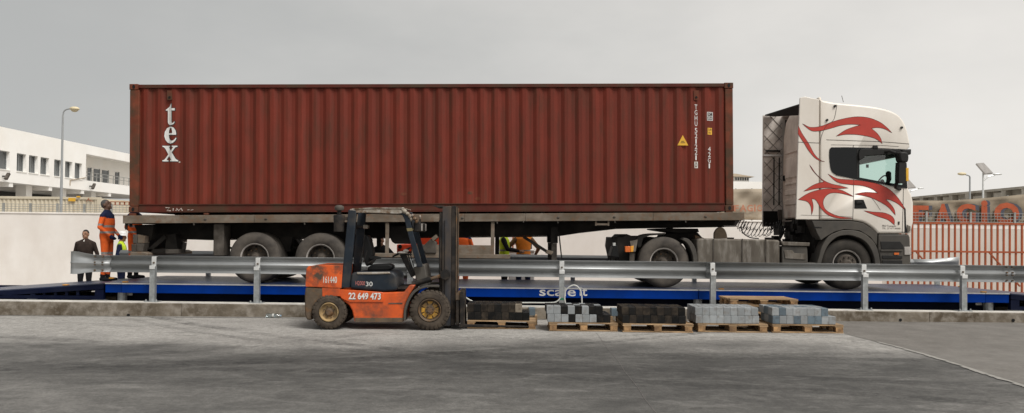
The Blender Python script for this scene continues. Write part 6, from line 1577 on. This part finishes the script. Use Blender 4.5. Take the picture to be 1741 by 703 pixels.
# ------------------------------------------------------------------ pallets and test weights
def pallet_meshes():
    o = {}
    o['deck'] = MB().box(-0.6, 0.6, -0.05, 0.05, 0, 0.02).mesh('deck_board', M['wood'])
    o['wide'] = MB().box(-0.6, 0.6, -0.0725, 0.0725, 0, 0.02).mesh('deck_board', M['wood'])
    o['stringer'] = MB().box(-0.0725, 0.0725, -0.4, 0.4, 0, 0.02).mesh('stringer_board', M['wood'])
    o['bottom'] = MB().box(-0.6, 0.6, -0.05, 0.05, 0, 0.018).mesh('bottom_board', M['wood'])
    o['block'] = MB().box(-0.06, 0.06, -0.07, 0.07, 0, 0.078).mesh('block', M['wood_end'])
    return o
PM = pallet_meshes()
def pallet(label, loc, rz=0, sc=(1, 1, 1), group='wooden pallets by the kerb', seed=0):
    t = thing('wooden_pallet', label, 'pallet', loc, (0, 0, rz), group); t.scale = sc
    r = random.Random(seed)
    for y, k in ((-0.3275, 'wide'), (-0.17, 'deck'), (0, 'wide'), (0.17, 'deck'), (0.3275, 'wide')):
        inst(PM[k], 'deck_board', t, (r.uniform(-.006, .006), y, 0.124 + r.uniform(0, .002)), (0, 0, r.uniform(-.006, .006)))
    for x in (-0.5275, 0, 0.5275): inst(PM['stringer'], 'stringer_board', t, (x, 0, 0.1015))
    for x in (-0.53, 0, 0.53):
        for y in (-0.325, 0, 0.325): inst(PM['block'], 'block', t, (x + r.uniform(-.008, .008), y - 0.005, 0.0205))
    for y in (-0.345, 0, 0.345): inst(PM['bottom'], 'bottom_board', t, (0, y, 0.001))
    return t
def weight_mesh(mt):
    a, d, h, cch = 0.0575, 0.116, 0.136, 0.006
    b = MB()
    ring = lambda x, y, z: [(-x, -y, z), (x, -y, z), (x, y, z), (-x, y, z)]
    L_ = [ring(a - cch, d - cch, 0), ring(a, d, cch), ring(a, d, h - cch), ring(a - cch, d - cch, h), ring(0.03, 0.07, h), ring(0.026, 0.066, h - 0.022)]
    vs = [v for l in L_ for v in l]
    fs = [(3, 2, 1, 0)] + [(i*4+j, i*4+(j+1) % 4, (i+1)*4+(j+1) % 4, (i+1)*4+j) for i in range(5) for j in range(4)] + [(20, 21, 22, 23)]
    b.add(vs, fs)
    b.cyl((-0.03, 0, h - 0.008), (0.03, 0, h - 0.008), 0.007, 6)   # lifting bar across the recess
    return b.mesh('test_weight', mt)
WT = {c: weight_mesh(M['wt_' + n]) for c, n in (('G', 'grey'), ('B', 'black'), ('N', 'brown'), ('U', 'blue'), ('T', 'tan'))}
CN = {'G': 'light grey', 'B': 'black', 'N': 'dark brown', 'U': 'blue grey', 'T': 'tan'}
ORD = ['first', 'second', 'third', 'fourth', 'fifth', 'sixth', 'seventh', 'eighth', 'ninth', 'tenth']
stacks = [  # left px, right px, bottom py, stack phrase, upper colours, lower colours, fill colours, px offset of weights
    (794, 911, 560, 'black stack nearest the forklift', 'NBNNBNNT', 'BBNBBNBBB', 'BN', 0, 0),
    (933.5, 1050, 564, 'black and grey chequered stack', 'GGBGBGBB', 'GGGBGGGBB', 'BGB', -3, 0),
    (1059.5, 1178, 566, 'dark brown stack', 'NBNNBNBNB', 'BNBBNBNBB', 'BN', -1, 1),
    (1188, 1305, 566, 'plain light grey stack', 'GGGGGGGGG', 'GGGGGGGGG', 'G', -4, 0),
    (1315, 1433, 567, 'grey and blue stack', 'GUGGGGGU', 'UGGUGUUGG', 'GGU', 0, 1),
]
PN = ['pallet under the black weights nearest the forklift', 'pallet under the black and grey chequered weights', 'pallet under the dark weights in middle of row', 'pallet under the plain light grey weights', 'pallet under grey and blue weights, rightmost in row']
rnd = random.Random(21)
for si, (p0, p1, py, phrase, up, lo, fill, ofs, _) in enumerate(stacks):
    a, c = onground(p0, py), onground(p1, py)
    Yf = (a.y + c.y) / 2; x0, x1 = a.x, c.x; sx = (x1 - x0) / 1.2
    base = gz((x0 + x1) / 2, Yf + 0.4)
    pallet('weathered wooden ' + PN[si], ((x0 + x1) / 2, Yf + 0.4, base), rnd.uniform(-0.006, 0.006), (sx, 1, 1), seed=si)
    zt = base + 0.1475
    wdt = 0.1155
    for layer, cols in ((0, lo), (1, up)):
        for row in range(3):
            shift = rnd.uniform(-0.012, 0.012) if row else 0
            for i in range(len(cols)):
                ch = cols[i] if row == 0 else fill[rnd.randrange(len(fill))]
                xx = x0 + ofs * Yf / F + 0.062 + i * (wdt + 0.0036) + shift + (0.0 if layer == 0 else -0.012)
                if xx > x1 + 0.02: continue
                o = bpy.data.objects.new('test_weight', WT[ch]); C.objects.link(o)
                o.location = (xx, Yf + 0.135 + row * 0.2365 + rnd.uniform(-0.0015, 0.0015) , zt + layer * 0.1375)
                o.rotation_euler = (0, 0, rnd.uniform(-0.008, 0.008))
                rw_ = ['front', 'middle', 'back'][row]
                tag(o, f"{CN[ch]} iron weight, {ORD[i]} from left, {['lower', 'upper'][layer]} {rw_} row, {phrase}", 'weight', 'iron test weights stacked on pallets')
# blue block lying behind the first stack, and behind the second
for px, py, lb in ((904, 545, 'loose blue grey iron weight beside the black stack nearest the forklift'), (1045, 547, 'loose blue grey iron weight behind black and grey chequered stack')):
    Yq = 15.05; p = pix(px, 548, Yq)
    for k_ in range(1):
        o = bpy.data.objects.new('test_weight', WT['U']); C.objects.link(o); o.location = (p.x, Yq + 0.12, gz(p.x, Yq + 0.12) + 0.17); o.rotation_euler = (0, 0, 0.03)
        tag(o, lb, 'weight', 'loose weights behind the stacks')
    pl = MB()
    xw = p.x
    pp = thing('timber_support', 'short timber dunnage under ' + ('the loose weight near forklift' if px < 1000 else 'the loose weight behind chequered stack'), 'timber', (xw, Yq + 0.12, gz(xw, Yq)))
    for dx in (-0.09, 0.05): MB().box(xw + dx, xw + dx + 0.05, Yq - 0.04, Yq + 0.28, gz(xw, Yq) + 0.001, gz(xw, Yq) + 0.17).build('beam', M['wood'], pp, bevel=0.004)
# stack of empty pallets behind
ep = pix(1302, 530, 15.04); eb = gz(ep.x, 15.4)
names = ['bottom of the empty stack', 'second from bottom of the empty stack', 'third from bottom of the empty stack', 'top of the empty stack']
for i in range(4):
    w_ = rnd.uniform(-0.02, 0.02)
    pallet('pale empty wooden pallet, ' + names[i] + ' behind weights', (ep.x + w_, 15.47 + rnd.uniform(-0.02, 0.02), eb + i * 0.1235), rnd.uniform(-0.02, 0.02), (1.03, 0.95, 0.85), 'empty pallets stacked behind the weights', seed=20 + i)

# plastic bottle at the kerb
p = onground(463, 541.5); bx0 = p.x
bt = thing('plastic_bottle', 'clear plastic water bottle lying at foot of the kerb', 'bottle', (bx0, 15.93, gz(bx0, 15.93)))
prof = [(-0.14, 0.0), (-0.14, 0.035), (-0.13, 0.04), (-0.03, 0.04), (-0.02, 0.036), (0.02, 0.036), (0.03, 0.04), (0.07, 0.04), (0.11, 0.02), (0.13, 0.014), (0.135, 0.0)]
c_ = (bx0, 15.93, gz(bx0, 15.93) + 0.042)
MB().lathe(prof, 20, c_, axis='X').build('bottle_body', M['bottle'], bt, sm=50)
MB().lathe([(0.125, 0.0), (0.125, 0.017), (0.15, 0.017), (0.15, 0.0)], 14, c_, axis='X').build('cap', M['label'], bt)
MB().lathe([(-0.018, 0.038), (0.018, 0.038)], 20, c_, axis='X').build('label', M['hose'], bt)

# ------------------------------------------------------------------ people
def person(label, base, face, H=1.75, lean=0, head_pitch=0, head_yaw=0, arms=('down', 'down'), outfit=None, skin='skin', hair='hair', helmet=False, stride=0.0, bulk=1.0):
    prims = []           # (kind, data, tag, mirror)
    k = H / 1.75
    RL = Matrix.Translation((0, 0, 0.95)) @ Matrix.Rotation(-lean, 4, 'X') @ Matrix.Translation((0, 0, -0.95))
    RH = RL @ Matrix.Translation((0, 0.004, 1.498)) @ Matrix.Rotation(head_pitch, 4, 'X') @ Matrix.Rotation(head_yaw, 4, 'Z') @ Matrix.Translation((0, 0, -1.52))
    I = Matrix.Identity(4)
    mb = MB()
    def cap(p, q, r0, r1, tg, m_=I):
        p, q = m_ @ Vector(p), m_ @ Vector(q)
        mb_ = MB(); d = q - p; n = 14
        pts = []; rs = []
        u = d.normalized()
        for f_ in (-0.98, -0.8, -0.45): pts.append(p + u * r0 * f_); rs.append(r0 * math.sqrt(1 - f_*f_))
        pts.append(p); rs.append(r0); pts.append((p + q) / 2); rs.append((r0 + r1) / 2); pts.append(q); rs.append(r1)
        for f_ in (0.45, 0.8, 0.98): pts.append(q + u * r1 * f_); rs.append(r1 * math.sqrt(1 - f_*f_))
        mb.tube(pts, rs, n)
        prims.append(('cap', (p, q, r0, r1), tg))
    def ell(c, r, tg, m_=I):
        b_ = MB().ball((0, 0, 0), r, 18, 12)
        T = m_ @ Matrix.Translation(c)
        mb.add([T @ Vector(v) for v in b_.v], b_.f)
        prims.append(('ell', (T.inverted(), r), tg))
    # torso loft
    rings = [(0.84, .10, .095, 0), (0.88, .165, .115, 0), (0.96, .172, .122, 0), (1.08, .16, .115, .005), (1.2, .17, .12, .01), (1.3, .182, .122, .008), (1.37, .178, .112, 0), (1.42, .14, .09, -.005), (1.465, .095, .07, -.008), (1.49, .06, .06, -.006)]
    n = 24; vs = []
    for z, rx, ry, cy in rings:
        rx *= bulk; ry *= bulk * (1.08 if z < 1.25 and bulk > 1 else 1)
        for i in range(n):
            t = 2*math.pi*i/n; vs.append(RL @ Vector((rx*math.cos(t), cy + ry*math.sin(t), z)))
    fs = [(j*n+i, j*n+(i+1) % n, (j+1)*n+(i+1) % n, (j+1)*n+i) for j in range(len(rings)-1) for i in range(n)] + [tuple(range(n-1, -1, -1)), tuple(range((len(rings)-1)*n, len(rings)*n))]
    mb.add(vs, fs)
    for z0, z1, r in ((0.92, 1.1, .11*bulk), (1.1, 1.38, .11*bulk)):
        for sx in (-0.06, 0, 0.06): prims.append(('cap', (RL @ Vector((sx, 0, z0)), RL @ Vector((sx, 0, z1)), r, r), 'torso'))
    for s_, arm in ((-1, arms[0]), (1, arms[1])):
        st = stride * s_
        cap((s_*.09, 0, .93), (s_*.105, .015 + st*.5, .50), .092*bulk, .066, 'leg')
        cap((s_*.105, .015 + st*.5, .50), (s_*.11, -.02 + st, .11), .064, .048, 'leg')
        cap((s_*.11, -.045 + st, .045), (s_*.125, .15 + st, .035), .042, .036, 'shoe')
        cap((s_*.11, -.02 + st, .13), (s_*.11, -.02 + st, .06), .052, .045, 'shoe')
        sh = Vector((s_*.172*bulk, 0, 1.372)); cap((s_*.03, -.012, 1.452), tuple(sh), .052, .06, 'torso', RL)
        el, wr = {'down': ((s_*.245*bulk, -.035, 1.12), (s_*.25*bulk, .04, .87)), 'pocket': ((s_*.29, -.09, 1.13), (s_*.205, .055, .95)),
                  'forward': ((s_*.245, .10, 1.16), (s_*.15, .34, 1.12)), 'wide': ((s_*.36, .05, 1.18), (s_*.33, .27, 1.06)), 'front': ((s_*.245*bulk, -.03, 1.13), (s_*.20, .15, .97)), 'back': ((s_*.26*bulk, -.10, 1.13), (s_*.17, -.16, .93))}[arm]
        el, wr = Vector(el), Vector(wr)
        cap(sh, el, .062, .047, 'uparm', RL); cap(el, wr, .046, .034, 'forearm', RL)
        d = (wr - el).normalized(); side = Vector((1, 0, 0)); side = (side - d * side.dot(d)).normalized(); up = d.cross(side)
        ph = wr + d * 0.055
        cap(wr + d*.015, wr + d*.075, .028, .033, 'hand', RL)
        for fi, (o_, ln) in enumerate(((-.028, .062), (-.010, .072), (.009, .068), (.027, .052))):
            f0 = wr + d*.085 + up*o_; f1 = f0 + d*ln*.5 - side*s_*.006; f2 = f1 + d*ln*.42 - side*s_*.02
            cap(f0, f1, .0105, .0098, 'hand', RL); cap(f1, f2, .0098, .0085, 'hand', RL)
        t0 = wr + d*.03 + up*.03; t1 = t0 + d*.03 + up*.022 - side*s_*.012; t2 = t1 + d*.03 + up*.004 - side*s_*.012
        cap(t0, t1, .013, .0115, 'hand', RL); cap(t1, t2, .0115, .0095, 'hand', RL)
    cap((0, -.012, 1.45), (0, .0, 1.56), .058, .055, 'neck', RL if head_pitch == 0 else RL)
    ell((0, -.005, 1.648), (.077, .097, .103), 'head', RH); ell((0, .028, 1.578), (.058, .072, .068), 'head', RH)
    cap((0, .092, 1.645), (0, .112, 1.612), .010, .014, 'head', RH); cap((-.035, .078, 1.662), (.035, .078, 1.662), .014, .014, 'head', RH)
    cap((-.02, .088, 1.568), (.02, .088, 1.568), .010, .010, 'lip', RH); cap((0, .085, 1.53), (0, .08, 1.535), .018, .018, 'head', RH)
    for s_ in (-1, 1): ell((s_*.078, -.002, 1.622), (.011, .02, .031), 'head', RH)
    me = bpy.data.meshes.new('tmp'); me.from_pydata([tuple(v) for v in mb.v], [], mb.f)
    ob = bpy.data.objects.new('tmp', me); C.objects.link(ob)
    rm = ob.modifiers.new('r', 'REMESH'); rm.mode = 'VOXEL'; rm.voxel_size = 0.0095
    sm_ = ob.modifiers.new('s', 'SMOOTH'); sm_.factor = 0.5; sm_.iterations = 3
    dg = bpy.context.evaluated_depsgraph_get(); dg.update()
    res = bpy.data.meshes.new_from_object(ob.evaluated_get(dg))
    bpy.data.objects.remove(ob); bpy.data.meshes.remove(me)
    nf = len(res.polygons)
    cen = np.empty(nf * 3); res.polygons.foreach_get('center', cen); cen = cen.reshape(-1, 3)
    best = np.full(nf, 1e9); who = np.zeros(nf, int); tags = []
    for kind, dat, tg in prims:
        if tg not in tags: tags.append(tg)
        ti = tags.index(tg)
        if kind == 'cap':
            p, q, r0, r1 = dat; p = np.array(p); d = np.array(q) - p; L2 = max(d @ d, 1e-9)
            t = np.clip(((cen - p) @ d) / L2, 0, 1); ds = np.linalg.norm(cen - p - t[:, None] * d, axis=1) - (r0 + (r1 - r0) * t)
        else:
            T, r = dat; Tm = np.array(T); q = cen @ Tm[:3, :3].T + Tm[:3, 3]; nn = np.linalg.norm(q / np.array(r), axis=1); ds = (nn - 1) * min(r)
        up_ = ds < best; best[up_] = ds[up_]; who[up_] = ti
    iL = np.array(RL.inverted()); cl = cen @ iL[:3, :3].T + iL[:3, 3]
    iH = np.array(RH.inverted()); ch = cen @ iH[:3, :3].T + iH[:3, 3]
    slots = []; idx = np.zeros(nf, int)
    def slot(nm):
        if nm not in slots: slots.append(nm)
        return slots.index(nm)
    for f in range(nf):
        tg = tags[who[f]]
        if tg in ('head', 'lip'):
            x, y, z = ch[f]
            if tg == 'lip' and abs(z - 1.568) < 0.008: nm = 'lip'
            elif tg == 'head' and (z > 1.70 or (z > 1.60 and y < 0.03 - 0.3 * (1.66 - z) and abs(x) < 0.083 and not (abs(x) > 0.068 and z < 1.655 and y > -0.03))): nm = hair
            elif y > 0.06 and abs(abs(x) - 0.031) < 0.010 and abs(z - 1.64) < 0.004: nm = 'hair'
            elif y > 0.06 and abs(abs(x) - 0.033) < 0.015 and abs(z - 1.668) < 0.0035: nm = 'hair'
            else: nm = skin
        elif tg in ('hand', 'neck'): nm = outfit.get('glove', skin) if tg == 'hand' else (skin if cl[f][2] > 1.475 else outfit['torso'](*cl[f]))
        elif tg == 'shoe': nm = 'c_black'
        elif tg == 'leg': nm = outfit['leg'](*cen[f])
        elif tg == 'torso': nm = outfit['torso'](*cl[f]) if cl[f][2] > outfit.get('waist', 0.93) else outfit['leg'](*cen[f])
        else: nm = outfit['arm'](*cl[f])
        idx[f] = slot(nm)
    for s_ in slots: res.materials.append(M[s_])
    res.polygons.foreach_set('material_index', idx); res.shade_smooth()
    t = thing('person', label, 'person', base, (0, 0, face)); t.scale = (k, k, k)
    o = bpy.data.objects.new('body', res); C.objects.link(o); o.parent = t
    if helmet:
        b = MB(); T = RH @ Matrix.Translation((0, 0.0, 1.675))
        h = MB().lathe([(0.0, 0.128), (0.012, 0.106), (0.05, 0.104), (0.09, 0.085), (0.115, 0.05), (0.122, 0.0)], 28, axis='Z')
        h.add([(0.095*math.cos(q), 0.07 + 0.095*math.sin(q), 0.004) for q in np.linspace(0, math.pi, 12)] + [(0.095*math.cos(q), 0.07 + 0.095*math.sin(q), -0.004) for q in np.linspace(0, math.pi, 12)], [tuple(range(12)), tuple(range(23, 11, -1))])
        hm = bpy.data.meshes.new('helmet'); hm.from_pydata([tuple(T @ Vector((v[0], v[1] * 1.12, v[2]))) for v in h.v], [], h.f); hm.materials.append(M['helmet']); hm.shade_smooth()
        ho = bpy.data.objects.new('helmet', hm); C.objects.link(ho); ho.parent = t
    return t
band_ = lambda z, *r: any(a <= z <= c for a, c in r)
suit = dict(torso=lambda x, y, z: 'c_navy' if z > 1.32 else 'c_reflect' if band_(z, (1.0, 1.045), (1.13, 1.175)) else 'c_orange',
            arm=lambda x, y, z: 'c_navy' if z > 1.34 else 'c_reflect' if band_(z, (1.0, 1.045), (1.16, 1.205)) else 'c_orange',
            leg=lambda x, y, z: 'c_reflect' if band_(z, (.36, .41), (.56, .61)) else 'c_orange', glove='c_navy', waist=0.9)
vest = dict(torso=lambda x, y, z: 'c_navy' if abs(x) > 0.155 or (y > 0.05 and abs(x) < 0.018) else 'c_lime', arm=lambda x, y, z: 'c_navy' if z < 1.42 else 'c_lime', leg=lambda x, y, z: 'c_navy', waist=0.95)
vest2 = dict(torso=lambda x, y, z: 'c_reflect' if band_(z, (1.12, 1.15)) else 'c_lime', arm=lambda x, y, z: 'c_black', leg=lambda x, y, z: 'c_black', waist=1.02)
ovest = dict(torso=lambda x, y, z: 'c_reflect' if band_(z, (1.0, 1.03), (1.10, 1.13)) else 'c_vest', arm=lambda x, y, z: 'c_tan', leg=lambda x, y, z: 'c_navy', waist=0.9)
shirt = dict(torso=lambda x, y, z: 'letter_worn' if (y > 0.05 and abs(x) < 0.018 and z > 1.43) else 'c_brown', arm=lambda x, y, z: 'c_brown', leg=lambda x, y, z: 'c_black', waist=0.93)
dark = dict(torso=lambda x, y, z: 'c_black', arm=lambda x, y, z: 'c_black', leg=lambda x, y, z: 'c_navy', waist=0.93)
def at(px, Y, z=None):
    x = PX(px, 440, Y); return (x, Y, gz(x, Y) if z is None else z)
def zramp(x): return ZD - 0.004 - 0.079 * max(0, XD0 - 0.02 - x)
y_ = 20.1; person('man in dark brown shirt standing behind the flared rail end', at(145, y_), R(180), H=PZ(145, 389, y_) - gz(-10, y_), arms=('down', 'down'), outfit=shirt, bulk=1.15)
y_ = 18.1; p = at(181, y_); person('man in orange suit with navy shoulders looking up at container', (p[0], p[1], zramp(p[0]) + 0.001), R(-90), H=1.80, head_pitch=R(20), arms=('front', 'front'), outfit=suit, skin='skin_dark', hair='hair_grey', bulk=1.05)
y_ = 20.7; person('worker in white helmet and lime vest behind the orange suited man', at(206, y_), R(-80), H=PZ(205, 390, y_) - gz(-9, y_) - 0.06, head_pitch=R(-5), arms=('down', 'down'), outfit=vest, helmet=True)
y_ = 18.75; p = at(228, y_); person('worker in orange suit half hidden behind trailer rear end', (p[0], p[1], zramp(p[0]) + 0.001), R(-100), H=1.78, arms=('front', 'front'), outfit=suit)
y_ = 20.9; person('man in black seen through gap under trailer behind the forklift', at(651, y_), R(175), H=1.62, lean=R(24), head_pitch=R(14), arms=('wide', 'wide'), outfit=dark)
y_ = 20.75; person('worker in lime vest under trailer beside the orange vest', at(857, y_), R(-95), H=1.9, arms=('forward', 'forward'), outfit=vest2)
y_ = 20.75; person('worker in bright orange vest bending forward, seen beneath trailer', at(890, y_), R(8), H=1.92, lean=R(4), head_pitch=R(-25), arms=('wide', 'wide'), outfit=ovest)
y_ = 20.9; person('worker in orange and navy suit bending behind the forklift mast', at(784, y_), R(-10), H=1.9, lean=R(10), head_pitch=R(-30), arms=('forward', 'forward'), outfit=dict(suit, torso=lambda x, y, z: 'c_navy' if z > 1.40 else 'c_orange', arm=lambda x, y, z: 'c_navy' if z > 1.38 else 'c_orange'))

# orange machine and white case behind the far rail
t = thing('orange_machine', 'bright orange machine housing partly hidden behind forklift and trailer', 'machine', at(715, 21.6))
ym = 21.2
MB().prism(PP([(700, 385), (752, 385), (752, 430), (709, 430), (700, 420)], ym), ym, ym + 1.0).build('hood', M['machine'], t, bevel=0.03)
MB().prism(PP([(674, 416), (699.6, 415), (708, 430.5), (752, 430.5), (752, 450), (674, 450)], ym), ym + 0.05, ym + 0.95).build('lower_body', M['machine'], t, bevel=0.03)
MB().prism(PP([(690, 427.5), (735, 428.5), (735, 431), (690, 430)], ym), ym - 0.02, ym + 0.049).build('bumper', M['chassis'], t)
p = pix(680, 419.5, ym); MB().cyl((p.x, ym - 0.03, p.z), (p.x, ym + 0.049, p.z), 0.05, 14).build('lamp', M['black'], t)
for px in (686, 740):
    p = pix(px, 455, ym); rr = 0.3; MB().lathe([(0, 0.0), (0, 0.2), (0.0, rr), (0.15, rr), (0.15, 0.2), (0.15, 0.0)], 24, (p.x, ym + 0.1, gz(p.x, ym) + rr)).build('wheel', M['tyre_dark'], t, sm=40)
    MB().box(p.x - 0.1, p.x + 0.1, ym + 0.26, ym + 0.9, 0.25, PZ(px, 449.5, ym)).build('axle_block', M['chassis'], t)
x = PX(888, 430, 21.4); t = thing('white_case', 'white case with dark frame behind the orange vest worker', 'case', (x, 21.6, gz(x, 21.6)))
a, c = pix(865, 424, 21.4), pix(909, 424, 21.4)
MB().box(a.x, c.x, 21.4, 21.9, gz(x, 21.6), a.z).build('body', M['white_box'], t, bevel=0.02)
MB().box(a.x - 0.01, c.x + 0.01, 21.385, 21.395, a.z - 0.06, a.z - 0.04).build('seam', M['wire'], t)
x = PX(893, 430, 22.4); t = thing('steel_rack', 'brown steel rack frame behind the orange vest worker', 'rack', (x, 22.4, gz(x, 22.4)))
for px in (872, 880, 903): 
    xx = PX(px, 420, 22.4); MB().box(xx - 0.02, xx + 0.02, 22.38, 22.42, gz(xx, 22.4), PZ(px, 398, 22.4)).build('upright', M['red_steel'] if px < 900 else M['chassis'], t)
for py in (404, 410, 416, 424):
    MB().box(PX(872, py, 22.4) + 0.021, PX(880, py, 22.4) - 0.021, 22.385, 22.415, PZ(876, py + 1, 22.4), PZ(876, py, 22.4)).build('rung', M['red_steel'], t)
for py in (402, 430): MB().box(PX(880, py, 22.4) + 0.021, PX(903, py, 22.4) - 0.021, 22.385, 22.415, PZ(890, py + 1.5, 22.4), PZ(890, py, 22.4)).build('shelf', M['red_steel'], t)
